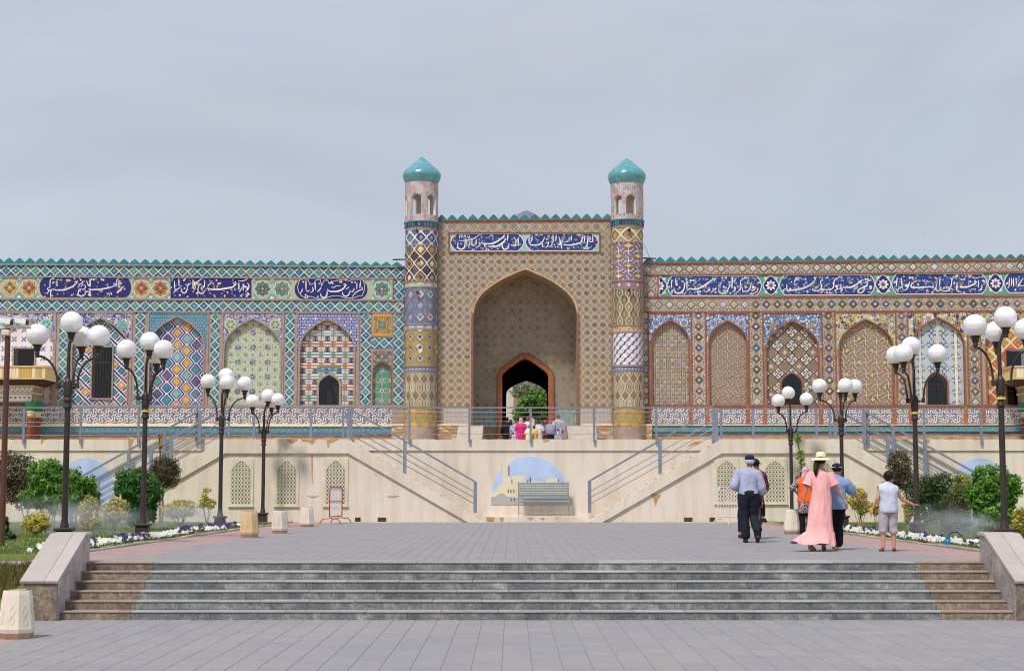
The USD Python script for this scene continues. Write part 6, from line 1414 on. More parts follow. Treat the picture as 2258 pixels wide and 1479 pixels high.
lamp(324, 35.2, (330, 753), [(279, 770, -1), (361, 771, -1), (346, 783, 1)], 'second globe lamp from the left, beside the clipped green shrub', tape=True)
lamp(492, 45.4, (499, 828), [(459, 841, 1), (540, 846, 1), (501, 843, -1)], 'third globe lamp from the left, between the first two wall grilles')
lamp(585, 52.2, (591, 872), [(557, 884, -1), (613, 881, -1), (599, 886, 1)], 'smallest and farthest globe lamp on the left', hi=-.12)
lamp(2203, 30.3, (2217, 700), [(2150, 718, -1), (2197, 732, 1), (2262, 726, -1)], 'nearest tall globe lamp at the right edge with its top globe tilted', tape=True)
lamp(2013, 36.1, (2009, 763), [(2067, 780, -1), (1992, 779, -1), (1975, 783, 1)], 'second globe lamp from the right, standing before the dark hedge', tape=True)
lamp(1851, 46.2, None, [(1807, 851, -1), (1864, 850, -1), (1885, 852, 1)], 'globe lamp on the right whose top globe is missing')
lamp(1740, 52.2, (1738, 866), [(1716, 883, -1), (1778, 880, -1)], 'farthest globe lamp on the right, left of the woman in pink', hi=-.1)
# ---------------------------------------------------------------- shrubs
def leaves(r, blobs, n, size, cols, gap=.0, out=.55, long=1.0, droop=0.0):
    """leaf shaped faces through a crown of ellipsoids: (centre, radii)"""
    V = []; C = []
    vol = np.array([np.prod(b[1]) ** (2 / 3) for b in blobs]); cnt = (n * vol / vol.sum()).astype(int)
    for (c, rad), m in zip(blobs, cnt):
        c, rad = np.array(c, float), np.array(rad, float)
        d = r.normal(size=(m * 2, 3)); d /= np.linalg.norm(d, axis=1, keepdims=True)
        lump = 1 + .34 * (meshkit.noise(d * 2.2 + c * 3.1, 5) - .5) * 2 + .22 * (meshkit.noise(d * 6.5 + c, 9) - .5) * 2
        p = c + d * rad * (lump * r.uniform(0.35, 1, m * 2) ** out)[:, None]
        keep = meshkit.noise(p * (3.2 / max(rad.mean(), .2) * .35), 3) > gap; p, d = p[keep][:m], d[keep][:m]; m = len(p)
        f = d * .7 + r.normal(size=(m, 3)) * .6 + [0, 0, .15]; f /= np.linalg.norm(f, axis=1, keepdims=True)      # leaf normal
        ax = np.cross(f, r.normal(size=(m, 3))); ax /= np.linalg.norm(ax, axis=1, keepdims=True); ax[:, 2] -= droop; ax /= np.linalg.norm(ax, axis=1, keepdims=True)
        sd = np.cross(f, ax); sd /= np.linalg.norm(sd, axis=1, keepdims=True)
        s = size * r.uniform(.6, 1.35, (m, 1))
        V.append(np.stack([p - ax * s * long, p + sd * s * .42, p + ax * s * long, p - sd * s * .42], 1))
        col = np.array([srgb(*k_) for k_ in cols])[r.integers(0, len(cols), m)]
        C.append(col * r.uniform(.7, 1.25, (m, 1)) * (.75 + .5 * meshkit.noise(p * 4, 7))[:, None])
    V, C = np.vstack(V), np.vstack(C); n = len(V); b = np.arange(n)[:, None] * 4
    F = np.concatenate([b + [0, 1, 2], b + [0, 2, 3]], 1).reshape(-1, 3)
    return V.reshape(-1, 3), F, np.repeat(C, 4, 0)
M['bark'] = mat('bark', srgb(96, 78, 62), .9, .3, 12, .5, 60); M['stem'] = mat('pale_stem', srgb(150, 126, 98), .9, .2, 12, .4, 60)
def shrub(label, D, blobs, n, size, cols, stems=(), name='shrub', catg='shrub', seed=1, stem_m='bark', group=None, core=True, **kw):
    """blobs: (px, py, rx, ry) crowns in photo pixels at distance D; stems: lists of pixel points, bottom first"""
    r = np.random.default_rng(seed); f = D / FP
    B = []
    for b in blobs:
        p = at(b[0], b[1], D + (b[4] if len(b) > 4 else 0)); B.append((p, (b[2] * f, max(b[2] * f * .85, .1), b[3] * f)))
    x0 = on_z(blobs[0][0], 1081 + EYE * FP / D, 0); o = np.array([x0[0], D, 0])
    t = thing(name, label, catg, tuple(o), group=group)
    V, F, C = leaves(r, [(c - o, q) for c, q in B], n, size, cols, **kw)
    rawmesh('crown', V, F, M['leaf_tint'], t, C, kind='stuff')
    for s in stems:
        P = [at(x, y, D) - o + [0, r.uniform(-.08, .08), 0] for x, y in s]; P[0] = np.array([P[0][0], P[0][1], -.03])
        w = np.linspace(1, .45, len(P)) * (.012 if len(s) < 4 else .03) * (D / 40)
        obj('stem', tube(P, w, 6), M[stem_m], t)
    return t
GREEN = ((110, 158, 62), (84, 136, 50), (138, 178, 82), (64, 108, 44)); DGREEN = ((52, 84, 44), (40, 70, 38), (70, 100, 52)); BROWN = ((84, 84, 52), (98, 86, 62), (66, 74, 44), (112, 96, 72)); YEL = ((214, 196, 96), (198, 182, 82), (166, 164, 76), (228, 214, 130), (138, 146, 66))
def fan(x, y0, y1, n, spread, seed):
    r = np.random.default_rng(seed); return [[(x + r.uniform(-.25, .25) * spread, y0), (x + (u := r.uniform(-.6, .6)) * spread, (y0 + y1) / 2), (x + u * 1.5 * spread, y1)] for _ in range(n)]
shrub('brownish round topped shrub at the far left edge', 43, [(26, 1040, 50, 44), (45, 1085, 42, 32)], 9000, .035, BROWN, fan(64, 1166, 1090, 5, 26, 1), seed=1)
shrub('bright green bushy shrub with many bare stems at the left', 41, [(100, 1052, 42, 38), (118, 1085, 50, 40), (80, 1095, 36, 26)], 7500, .055, GREEN, fan(112, 1170, 1085, 9, 40, 2) , seed=2, long=1.5, droop=.5, gap=.25)
shrub('loose green shrub with thin drooping leaves right of the nearest left lamp', 40, [(172, 1058, 34, 28), (186, 1098, 36, 36), (160, 1120, 30, 20)], 3600, .05, GREEN, fan(165, 1170, 1090, 8, 34, 3), seed=3, long=1.7, droop=.5, gap=.42)
shrub('small yellow variegated bush low at the far left', 35, [(80, 1153, 30, 24)], 2600, .032, YEL, fan(80, 1185, 1160, 6, 14, 4), seed=4, stem_m='stem', gap=.3)
shrub('left one of two neighbouring yellow variegated bushes', 38, [(196, 1122, 22, 24), (200, 1148, 26, 20)], 2600, .035, YEL, fan(198, 1176, 1145, 6, 14, 5), seed=5, stem_m='stem', gap=.28)
shrub('right one of two neighbouring yellow variegated bushes', 39, [(254, 1128, 30, 28)], 3400, .035, YEL, fan(252, 1174, 1140, 6, 14, 6), seed=6, stem_m='stem', gap=.25)
shrub('dense green clipped shrub with drooping twigs beside the second left lamp', 41, [(294, 1068, 44, 36), (318, 1086, 40, 36), (300, 1120, 26, 40), (330, 1120, 16, 34)], 10500, .045, ((70, 124, 50), (54, 104, 44), (98, 148, 66), (46, 86, 42)), fan(306, 1168, 1110, 5, 14, 7), seed=7, droop=.4, long=1.3)
shrub('ball shaped brown topiary tree on a thin trunk at the left', 46, [(362, 1040, 33, 35)], 8000, .028, BROWN, [[(357, 1158), (357, 1120), (358, 1090), (361, 1055)]], name='topiary_tree', catg='tree', seed=8)
shrub('wide low yellow variegated bush before the left stair block', 46, [(396, 1124, 37, 20)], 3600, .034, YEL, fan(396, 1160, 1135, 8, 20, 9), seed=9, stem_m='stem', gap=.2)
shrub('upright yellow green bush left of the third left lamp', 47, [(456, 1090, 12, 16), (448, 1108, 16, 12), (464, 1112, 14, 12)], 1300, .034, YEL, fan(455, 1158, 1105, 5, 12, 10), seed=10, stem_m='stem', gap=.3)
shrub('dark green weeds at the far left edge of the lawn', 33, [(14, 1182, 20, 10), (10, 1160, 8, 18)], 900, .05, DGREEN, seed=11, gap=.3)
shrub('thin sapling with sparse leaves climbing between two right lamps', 44, [(1758, 966, 9, 12), (1765, 1004, 10, 14), (1770, 1035, 10, 18), (1762, 1054, 10, 8)], 420, .05, ((128, 148, 62), (96, 124, 52), (150, 160, 80)), [[(1770, 1165), (1771, 1100), (1769, 1040), (1764, 1000), (1757, 960)]], name='sapling', catg='tree', seed=12, gap=.2)
shrub('orange leafed thin sapling against the terrace edge at the left', 50, [(352, 962, 6, 5), (354, 984, 7, 6)], 90, .05, ((206, 130, 60), (190, 150, 80)), [[(352, 1150), (352, 1060), (353, 1000), (351, 955)]], name='sapling', catg='tree', seed=13)
shrub('yellow variegated bush between the boy in blue and the boy in grey', 43, [(1890, 1100, 22, 24), (1903, 1118, 16, 16)], 2600, .036, YEL, fan(1896, 1166, 1110, 9, 20, 14), seed=14, stem_m='stem', gap=.28)
shrub('low yellow variegated bush behind the hand of the boy in grey', 42, [(1934, 1118, 22, 15)], 1700, .036, YEL, fan(1936, 1166, 1125, 7, 14, 15), seed=15, stem_m='stem', gap=.25)
shrub('narrow yellow bush half hidden by the boy in grey', 43, [(2003, 1128, 10, 24)], 900, .036, YEL, fan(2003, 1166, 1135, 4, 8, 16), seed=16, stem_m='stem', gap=.2)
shrub('brown upright topiary behind the second right lamp', 46, [(1982, 1026, 28, 36), (1992, 1056, 26, 28), (1970, 1062, 18, 20)], 8000, .028, BROWN, [[(2000, 1160), (2000, 1120), (1998, 1090), (1990, 1050)]], name='topiary_tree', catg='tree', seed=17)
shrub('dark green trimmed hedge shrub behind the second right lamp', 42, [(2036, 1082, 40, 36), (2080, 1072, 40, 30), (2050, 1118, 46, 40), (2086, 1120, 36, 40)], 13000, .032, ((52, 86, 36), (40, 72, 32), (76, 108, 46), (34, 58, 32)), seed=18)
shrub('olive shrub between the dark hedge and the round green shrub', 39, [(2108, 1110, 34, 38), (2112, 1145, 34, 28)], 6500, .035, ((92, 108, 56), (112, 116, 64), (74, 92, 48)), seed=19, gap=.1)
shrub('loose yellowish shrub rising behind the olive shrub', 40.5, [(2122, 1064, 22, 22), (2110, 1084, 18, 16)], 1800, .04, ((176, 172, 92), (140, 146, 74), (196, 190, 120)), fan(2118, 1168, 1080, 4, 10, 20), seed=20, gap=.3)
shrub('large round bright green shrub at the right, in front of the blue painted board', 37, [(2190, 1070, 50, 44), (2215, 1085, 36, 36), (2160, 1092, 32, 34), (2192, 1130, 46, 38)], 13000, .05, GREEN, seed=21, long=1.3, droop=.3)
shrub('yellow variegated bush above the right cheek wall', 33, [(2250, 1142, 18, 22), (2256, 1158, 22, 18)], 2000, .034, YEL, fan(2252, 1190, 1160, 4, 10, 22), seed=22, stem_m='stem', gap=.2)
# flower edging
def flowers(label, side, y0, y1, n, cols, seed, clump=True, h=.09):
    r = np.random.default_rng(seed); V, F, C, k0 = [], [], [], 0
    for i in range(n):
        y = r.uniform(y0, y1); 
        if clump and meshkit.noise(np.array([y * 1.3, 0, seed]), 1) < .38: continue
        x = (CL - .2 - abs(r.normal()) * .22) if side < 0 else (CR + .2 + abs(r.normal()) * .22); z = h * r.uniform(.6, 1.4)
        R = .034 * r.uniform(.7, 1.3); tilt = np.array([r.uniform(-.6, .6), -.9, r.uniform(.3, 1)]); tilt /= np.linalg.norm(tilt); u = np.cross(tilt, [0, 0, 1]); u /= np.linalg.norm(u); v = np.cross(u, tilt)
        c = np.array([x, y, z]); col = np.array(srgb(*cols[r.integers(0, len(cols))])) * r.uniform(.85, 1.08)
        for a in range(5):
            q = a * 2 * PI / 5; d = u * math.cos(q) + v * math.sin(q); e = u * -math.sin(q) + v * math.cos(q)
            V += [c, c + d * R * .8 + e * R * .55 + tilt * .008, c + d * R * 1.25, c + d * R * .8 - e * R * .55 + tilt * .008]; F += [(k0, k0 + 1, k0 + 2), (k0, k0 + 2, k0 + 3)]; C += [col] * 4; k0 += 4
        for q in range(3):
            b = np.array([x + r.uniform(-.05, .05), y + r.uniform(-.05, .05), 0.0]); tt = b + [r.uniform(-.05, .05), r.uniform(-.05, .05), z * r.uniform(.6, 1.0)]; s = np.array([.016, 0, 0])
            V += [b - s, b + s, tt]; F += [(k0, k0 + 1, k0 + 2)]; C += [np.array(srgb(74, 104, 50))] * 3; k0 += 3
    rawmesh('flower_edging', np.array(V), np.array(F), M['leaf_tint'], None, np.array(C), label=label, cat='flowers', kind='stuff')
flowers('white pansies edging the left lawn along the kerb', -1, 26.5, 47, 900, ((238, 238, 232), (228, 230, 226)), 31)
flowers('purple pansies mixed into the left flower edging', -1, 26.5, 44, 230, ((70, 56, 120), (92, 78, 140), (56, 44, 92)), 32, h=.13)
flowers('white pansies edging the right lawn along the kerb', 1, 25.0, 45, 900, ((238, 238, 232), (228, 230, 226)), 33)
flowers('purple pansies mixed into the right flower edging', 1, 25.5, 42, 120, ((70, 56, 120), (56, 44, 92)), 34, h=.13)
M['bluebag'] = mat('blue_plastic', srgb(36, 110, 160), .4, .2, 8)
p = on_z(2090, 1204, .0); t = thing('sprinkler', 'small blue sprinkler head with a black pipe among the right flowers', 'sprinkler', tuple(p))
obj('body', lathe([(.05, 0), (.085, .03), (.09, .09), (.07, .12), (.04, .135), (.045, .17), (.03, .18)], 14), M['bluebag'], t, smooth=40); obj('pipe', tube([(.02, 0, .17), (.06, .05, .24), (.2, .1, .26), (.3, .1, .18)], .012, 6), M['iron'], t)
# sprinkler mist
def mist(px, py, D, rx, ry, dens, label, seed, depth=1.2):
    c = at(px, py, D); f = D / FP
    m = usdkit.material(stage, f'/World/Looks/water_mist_{seed}', {'tc': ('texture_coordinate', {}), 'l': ('vector_math', {'math_type': 'length'}), 'fall': ('map_range', {'from_min': .25, 'from_max': 1.0, 'to_min': 1, 'to_max': 0, 'clamp': True, 'range_type': 'smoothstep'}),
        'n': ('noise_texture', {'scale': 2.2, 'detail': 3, 'roughness': .6}), 'nr': ('map_range', {'from_min': .38, 'from_max': .68, 'to_min': .0, 'to_max': 1.9, 'clamp': True}), 'a': ('math', {'math_type': 'multiply'}), 'b': ('math', {'math_type': 'multiply', 'value2': dens}),
        'v': ('principled_volume', {'color': (.93, .95, .97), 'anisotropy': .2})}, [('tc.object', 'l.vector1'), ('l.value', 'fall.value'), ('tc.object', 'n.vector'), ('n.fac', 'nr.value'), ('fall.result', 'a.value1'), ('nr.result', 'a.value2'), ('a.value', 'b.value1'), ('b.value', 'v.density')], volume='v.volume')
    x = obj('water_mist', trimesh.creation.icosphere(3, 1.0), m, None, label=label, cat='mist', kind='stuff')
    UsdGeom.Xformable(x).AddTranslateOp().Set(Gf.Vec3d(*map(float, c))); UsdGeom.Xformable(x).AddScaleOp().Set(Gf.Vec3f(rx * f, depth, ry * f))
mist(150, 1145, 37.5, 220, 62, .36, 'thin sprinkler mist over the left lawn near the first lamp', 1, 2.2)
mist(380, 1140, 43, 150, 48, .45, 'thin sprinkler mist drifting past the second left lamp', 2, 1.8)
mist(2080, 1152, 35.0, 120, 50, .55, 'sprinkler mist before the dark hedge at the right', 3, 1.0)
mist(2150, 1160, 33.0, 80, 40, .45, 'sprinkler mist before the round green shrub at the right', 4, .9)
# ---------------------------------------------------------------- court behind the gate
flat('courtyard', -12, 14, YP + 16, YP + 60, TERR - .004, M['mud'], 'earth court behind the gate passage')
cw = thing('courtyard_wall', 'pale wall seen through the gate arch', 'wall'); obj('wall_face', bx(-6, 8, 104, 104.4, TERR - .2, 12), mat('pale_wall', srgb(196, 192, 186), .9, .15, 1), cw)
obj('pilaster', bx(.10, .40, 103.7, 104.0, TERR - .2, 12), M['brick2'] if 'brick2' in M else mat('brick_pier', srgb(150, 120, 96), .9, .2), cw)
shrub('green tree seen through the gate arch', 92, [(1178, 885, 34, 28), (1195, 905, 26, 26), (1160, 900, 22, 22), (1210, 880, 20, 26), (1150, 915, 18, 18)], 7000, .10, GREEN, [[(1180, 1030), (1180, 980), (1180, 940), (1180, 900)]], name='courtyard_tree', catg='tree', seed=40)
shrub('grey green creeper hanging by the gate arch', 98, [(1175, 852, 40, 18), (1150, 862, 24, 20)], 2600, .10, ((150, 160, 138), (128, 142, 112), (172, 176, 160)), [[(1200, 1030), (1200, 960), (1195, 900), (1180, 860)]], name='courtyard_tree', catg='tree', seed=41, gap=.2)
# ---------------------------------------------------------------- camera mast at the left edge
pm = on_z(2, 1257, -.40); mast = thing('camera_mast', 'dark brown mast with surveillance cameras cut by the left edge of the photo', 'mast', (pm[0], pm[1], -.46))
D = pm[1]; hz = at(0, 724, D)[2] + .46
obj('mast_pole', lathe([(.055, 0), (.05, hz)], 16), mat('mast_paint', srgb(84, 54, 44), .5, .15), mast, smooth=40)
obj('bracket', bx(-.2, .42, -.03, .03, hz - .005, hz + .03, .01), M['whiteplaster'], mast)
def cctv(x, z, dx, s):
    c = obj('camera_body', bar((x - dx / 2, -.02, z + .03), (x + dx / 2, -.06, z - .02), .11, .10), M['camwhite'], mast)
    obj('camera_hood', bar((x - dx / 2 - .01, -.02, z + .09), (x + dx / 2 + .05, -.06, z + .04), .13, .015), M['camwhite'], c)
    obj('camera_lens', bar((x + dx / 2 - .02, -.058, z - .03), (x + dx / 2 + .012, -.06, z - .036), .1, .085), M['iron'], c); obj('camera_foot', bar((x - .05, -.02, z - .05), (x - .08, 0, z - .13), .04, .04), M['camwhite'], c)
M['camwhite'] = mat('camera_white', srgb(226, 226, 228), .4, .05)
cctv(.24, hz + .13, .24, 1); cctv(-.02, hz + .13, .2, 1)
obj('camera_box', bx(-.1, .06, -.09, .0, hz - .14, hz - .03, .02), M['concrete3'], mast)
# birds
M['bird'] = mat('bird', srgb(50, 50, 56), .8, .1)
for x, y, lb in ((1447, 118, 'tiny dark bird high in the middle of the sky'), (1547, 82, 'tiny dark bird, highest in the sky'), (2040, 520, 'left of two tiny birds over the right wing'), (2117, 525, 'right of two tiny birds over the right wing'), (968, 352, 'tiny bird beside the left dome')):
    c = at(x, y, 60); s = .055
    V = np.array([(-1.2, 0, .5), (-.5, .2, .35), (0, .25, 0), (.5, .2, .35), (1.2, 0, .5), (0, -.5, .05), (0, .8, .0), (0, .1, -.22), (-.5, -.1, .3), (.5, -.1, .3)]) * s * (1.0 if x != 968 else .6)
    F = [(0, 1, 8), (1, 2, 8), (2, 5, 8), (2, 3, 9), (3, 4, 9), (2, 9, 5), (2, 6, 7), (5, 7, 2), (6, 5, 7), (2, 6, 5)]
    m = trimesh.Trimesh(V + c, np.array(F), process=False); obj('bird', m, M['bird'], None, label=lb, cat='bird')
# ---------------------------------------------------------------- people
M['skin'] = mat('skin', srgb(190, 138, 108), .55, .08, 6, spec=.35); M['skin_dark'] = mat('skin_tanned', srgb(160, 104, 76), .55, .08, 6, spec=.35); M['hair'] = mat('black_hair', srgb(18, 17, 19), .65, .3, 40, .2, 90, spec=.25)
def ball(c, r, n=14):
    c = np.asarray(c, float); r = np.broadcast_to(np.asarray(r, float), (3,))
    return manifold3d.Manifold.sphere(1.0, n).scale(list(r)).translate(list(c))
def hull(*bs): return manifold3d.Manifold.batch_hull(list(bs))
def limb(pts, rs, n=14): return [hull(ball(a, ra, n), ball(b, rb, n)) for a, b, ra, rb in zip(pts[:-1], pts[1:], rs[:-1], rs[1:])]
def fuse(parts, ref=.03, it=6, cut=None, fold=0.0, seed=0, lam=.5):
    m = manifold3d.Manifold.batch_boolean(parts, manifold3d.OpType.Add)
    if ref: m = m.refine_to_length(ref)
    t = tm(m); t.merge_vertices()
    if it: trimesh.smoothing.filter_taubin(t, lam, .53, it)
    if fold:
        v = t.vertices; n_ = t.vertex_normals; q = v * [8, 8, 4.5]
        t.vertices = v + n_ * (meshkit.noise(q, seed) * fold * 1.3 + meshkit.noise(q * [1.6, 1.6, 3.2], seed + 3) * fold * .7)[:, None]
    for org, nrm in cut or []:
        t = trimesh.intersections.slice_mesh_plane(t, nrm, org, cap=False)
    return t
def hand(wrist, direc, palm_n, s=1.0, thumb=1, curl=.35, spread=.10):
    """palm, four unequal fingers and a thumb; direc points along the fingers, palm_n out of the palm"""
    d = np.asarray(direc, float); d /= np.linalg.norm(d); n = np.asarray(palm_n, float); n -= d * (n @ d); n /= np.linalg.norm(n); w = np.cross(d, n) * thumb   # w points to the thumb side
    wr = np.asarray(wrist, float); P = [hull(*[ball(wr + d * a * s + w * b * s, .013 * s, 10) for a, b in ((.0, -.018), (.0, .018), (.085, -.034), (.09, .034))])]
    for i, (off, L) in enumerate(((.032, .072), (.011, .08), (-.011, .075), (-.032, .058))):
        p0 = wr + d * .085 * s + w * off * s; d1 = d + w * spread * (1.5 - i); d1 /= np.linalg.norm(d1)
        p1 = p0 + (d1 * math.cos(curl) + n * math.sin(curl)) * L * .5 * s; p2 = p1 + (d1 * math.cos(curl * 2.2) + n * math.sin(curl * 2.2)) * L * .5 * s
        P += limb([p0, p1, p2], [.0092 * s, .0085 * s, .0072 * s], 8)
    t0 = wr + d * .025 * s + w * .026 * s; t1 = t0 + (d * .6 + w * .75 + n * .25) * .036 * s; t2 = t1 + (d * .9 + w * .3 + n * .25) * .032 * s
    return P + limb([t0, t1, t2], [.012 * s, .0105 * s, .008 * s], 8)
def head_parts(c, yaw=0.0, s=1.0, tilt=0.0):
    """skull, jaw, nose, brow, ears; looks along +y before it is turned by yaw (radians, positive to the left)"""
    c = np.asarray(c, float); cy, sy = math.cos(yaw), math.sin(yaw)
    def T(p): x, y, z = np.array(p) * s; return c + [x * cy - y * sy, x * sy + y * cy, z]
    P = [ball(T((0, -.012, .022)), np.array([.076, .088, .088]) * s, 22) if abs(yaw) < .4 else ball(T((0, -.008, .022)), np.array([.08, .082, .088]) * s, 22),
         hull(ball(T((0, .03, -.03)), .056 * s), ball(T((0, .058, -.088)), .026 * s), ball(T((.036, .02, -.06)), .03 * s), ball(T((-.036, .02, -.06)), .03 * s)),
         hull(ball(T((0, .083, .008)), .010 * s, 10), ball(T((0, .105, -.026)), .014 * s, 10)), hull(ball(T((.035, .066, .022)), .013 * s, 10), ball(T((-.035, .066, .022)), .013 * s, 10)),
         hull(ball(T((.016, .082, -.056)), .009 * s, 8), ball(T((-.016, .082, -.056)), .009 * s, 8))]
    for k_ in (-1, 1): P.append(hull(ball(T((k_ * .078, -.008, .016)), np.array([.010, .014, .016]) * s, 10), ball(T((k_ * .074, .0, -.02)), np.array([.009, .010, .012]) * s, 10)))
    eyes = [T((k_ * .031, .072, .006)) for k_ in (-1, 1)]
    return P, T, eyes
DEF = dict(hL=(-.09, 0, .91), hR=(.09, 0, .91), kL=(-.095, .02, .49), kR=(.095, .02, .49), aL=(-.095, -.01, .085), aR=(.095, -.01, .085), tL=(-.11, .135, .03), tR=(.11, .135, .03),
           pel=(0, 0, .96), wai=(0, .0, 1.10), che=(0, .0, 1.30), nec=(0, .0, 1.47), hea=(0, .02, 1.615), sL=(-.185, 0, 1.40), sR=(.185, 0, 1.40), eL=(-.235, -.02, 1.13), eR=(.235, -.02, 1.13), wL=(-.235, .05, .89), wR=(.235, .05, .89))
def person(label, px, py, H, joints, outfit, group=None, skin='skin', rz=0.0, yaw=0.0, fat=1.0, z=0.0, Y=None, hands=None, hair=True, D=None, detail=1.0, headscale=1.0, cat_='person'):
    """px, py: the photo pixel where the standing foot meets the ground"""
    p = on_z(px, py, z) if Y is None else np.array([at(px, py, Y)[0], Y, z])
    t = thing('person', label, cat_, tuple(p), rz, group=group)
    s = H / 1.745; J = {k_: np.array(v, float) for k_, v in DEF.items()}
    for k_, v in joints.items(): J[k_] = np.array(v, float)
    for q in 'LR': J['s' + q] = J['s' + q] - np.array([-.008 if q == 'R' else .008, 0, .035]) * [-1, 1, 1]
    J = {k_: v * s for k_, v in J.items()}
    R = lambda *a: [x * s * fat for x in a]
    parts = []
    def wide(c, hx, r): return [ball(c + [-hx * s * fat, 0, 0], np.array(r) * s * fat), ball(c + [hx * s * fat, 0, 0], np.array(r) * s * fat)]
    pel, wai, che = wide(J['pel'], .06, (.10, .105, .10)), wide(J['wai'], .045, (.09, .095, .09)), wide(J['che'], .065, (.10, .105, .11))
    shl = [ball(J['sL'], .058 * s * fat), ball(J['sR'], .058 * s * fat)]
    torso = [hull(*pel, *wai), hull(*wai, *che), hull(*che, *shl, ball(J['nec'] - [0, 0, .03 * s], .058 * s))]
    parts += torso + limb([J['nec'] - [0, 0, .05 * s], J['hea'] - [0, .005, .06 * s]], [.058 * s, .05 * s])
    for q in 'LR':
        parts += limb([J['s' + q], J['e' + q], J['w' + q]], R(.052, .041, .028)) + limb([J['h' + q], J['k' + q], J['a' + q]], R(.082, .056, .038))
        parts += [hull(ball(J['a' + q], .036 * s), ball(J['t' + q] * .35 + J['a' + q] * .65 - [0, 0, .02 * s], .036 * s), ball(J['t' + q], np.array([.036, .036, .02]) * s))]
        hd = (hands or {}).get(q, {}); d = J['w' + q] - J['e' + q]
        parts += hand(J['w' + q] + d / np.linalg.norm(d) * .02 * s, hd.get('d', d), hd.get('n', (1, 0, 0) if q == 'L' else (-1, 0, 0)), s * 1.02, hd.get('t', 1 if q == 'L' else -1), hd.get('curl', .35), hd.get('spread', .1))
    hp, T, eyes = head_parts(J['hea'], yaw, s * headscale); parts += hp
    body = fuse(parts, .022 / detail * s, 5, lam=.4); b = obj('body', body, M[skin], t, smooth=True)
    for e in eyes: m = trimesh.creation.icosphere(1, .0095 * s); m.apply_translation(e); obj('eye', m, M['hair'], t)
    def grown(c, d): return c
    for name, kind, mt, o in outfit:
        if kind == 'top':                                       # shirt: torso and sleeves
            g = o.get('g', .018) - .012; e = g * s
            def wd(c, hx, r): return [ball(c + [-hx * s * fat, 0, 0], np.array(r) * s * fat + e), ball(c + [hx * s * fat, 0, 0], np.array(r) * s * fat + e)]
            low = J['pel'] - [0, 0, o.get('low', .06) * s]
            P = [hull(*wd(low, .065 + o.get('flare', 0), (.10, .11, .05)), *wd(J['wai'], .055, (.095, .10, .09))), hull(*wd(J['wai'], .055, (.095, .10, .09)), *wd(J['che'], .068, (.10, .105, .11))), hull(*wd(J['che'] - [0, 0, .02 * s], .068, (.10, .105, .09)), ball(J['sL'], .056 * s * fat + e * .8), ball(J['sR'], .056 * s * fat + e * .8), ball(J['nec'] - [0, 0, .035 * s], .062 * s))]
            sl = o.get('sleeve', 1.0)
            for q in 'LR':
                a, b_, c = J['s' + q], J['e' + q], J['w' + q]; r0, r1, r2 = .056 * s * fat + e, .046 * s * fat + e, .034 * s * fat + e
                if sl <= 0: continue
                if sl < 1: b2 = a + (b_ - a) * sl; P += limb([a, b2], [r0, r0 * .98 if o.get('loose') else r1])
                else: P += limb([a, b_, b_ + (c - b_) * min(1, sl - 1)], [r0, r1, r2])
            cut = [((0, 0, low[2] - .03 * s), (0, 0, 1))] if not o.get('nocut') else []
            if sl <= 0: cut += [((-.205 * s * fat, 0, 0), (1, 0, 0)), ((.205 * s * fat, 0, 0), (-1, 0, 0))]
            m = fuse(P, .03 * s, 5, cut, .02 * s, 3)
        elif kind == 'legs':                                    # trousers to a share of the shin
            g = (o.get('g', .02) - .010) * s; L = o.get('len', .93); P = []
            hp_ = [ball(J['pel'] + [k_ * .062 * s * fat, 0, .02 * s], np.array([.105, .115, .09]) * s * fat + g * .5) for k_ in (-1, 1)]
            P += [hull(*hp_, *[ball(J['h' + q], .09 * s * fat + g * .6) for q in 'LR'])]
            for q in 'LR':
                an = J['k' + q] + (J['a' + q] - J['k' + q]) * L; P += limb([J['h' + q], J['k' + q], an], [.09 * s * fat + g, .06 * s * fat + g, o.get('cuff', .045) * s * fat + g])
            m = fuse(P, .03 * s, 5, None, .02 * s, 5)
        elif kind == 'shoes':
            P = []
            for q in 'LR':
                a, tt = J['a' + q], J['t' + q]; f = (tt - a); f[2] = min(f[2], 0) if not o.get('free') else f[2]
                heel = a + [0, -.03 * s, -.05 * s] if abs(tt[2] - a[2]) < .1 * s else a - f / np.linalg.norm(f) * .035 * s
                P.append(fuse([hull(ball(heel, .038 * s), ball(tt, np.array([.042, .042, .026]) * s), ball(a * .6 + tt * .4, .042 * s))], .025 * s, 3))
            for q_ in P: obj(name, q_, M[mt], t, smooth=40)
            continue
        elif kind == 'sandals':
            for q in 'LR':
                a, tt = J['a' + q], J['t' + q]; m = fuse([hull(ball(a + [0, -.03 * s, -.07 * s], np.array([.038, .04, .013]) * s), ball([tt[0], tt[1] + .01 * s, a[2] - .07 * s], np.array([.046, .046, .013]) * s))], .03 * s, 2)
                st = hull(ball([tt[0] - .035 * s, tt[1] - .04 * s, tt[2] - .005 * s], .012 * s, 8), ball([tt[0] + .035 * s, tt[1] - .04 * s, tt[2] - .005 * s], .012 * s, 8), ball([tt[0], tt[1] - .045 * s, tt[2] + .022 * s], .014 * s, 8))
                o_ = obj(name, m, M[mt], t, smooth=40); obj('strap', tm(st), M[mt], o_, smooth=40)
            continue
        elif kind == 'hair':
            P = [ball(T((0, -.022, .034)), np.array([.087, .092, .092]) * s * headscale, 22)]
            m = fuse(P, .016 * s, 2, None, .004 * s, 7); cy_, sy_ = math.cos(yaw), math.sin(yaw)
            cut = [(T((0, .035, .05)), (0 + sy_ * .8, -cy_ * .8, .6)), (T((0, 0, o.get('z', -.045))), (0, -.25 * 0, 1))]
            for org, nr in cut: m = trimesh.intersections.slice_mesh_plane(m, nr, org, cap=True)
        elif kind == 'mesh': m = o['f'](J, s, T)
        else: raise ValueError(kind)
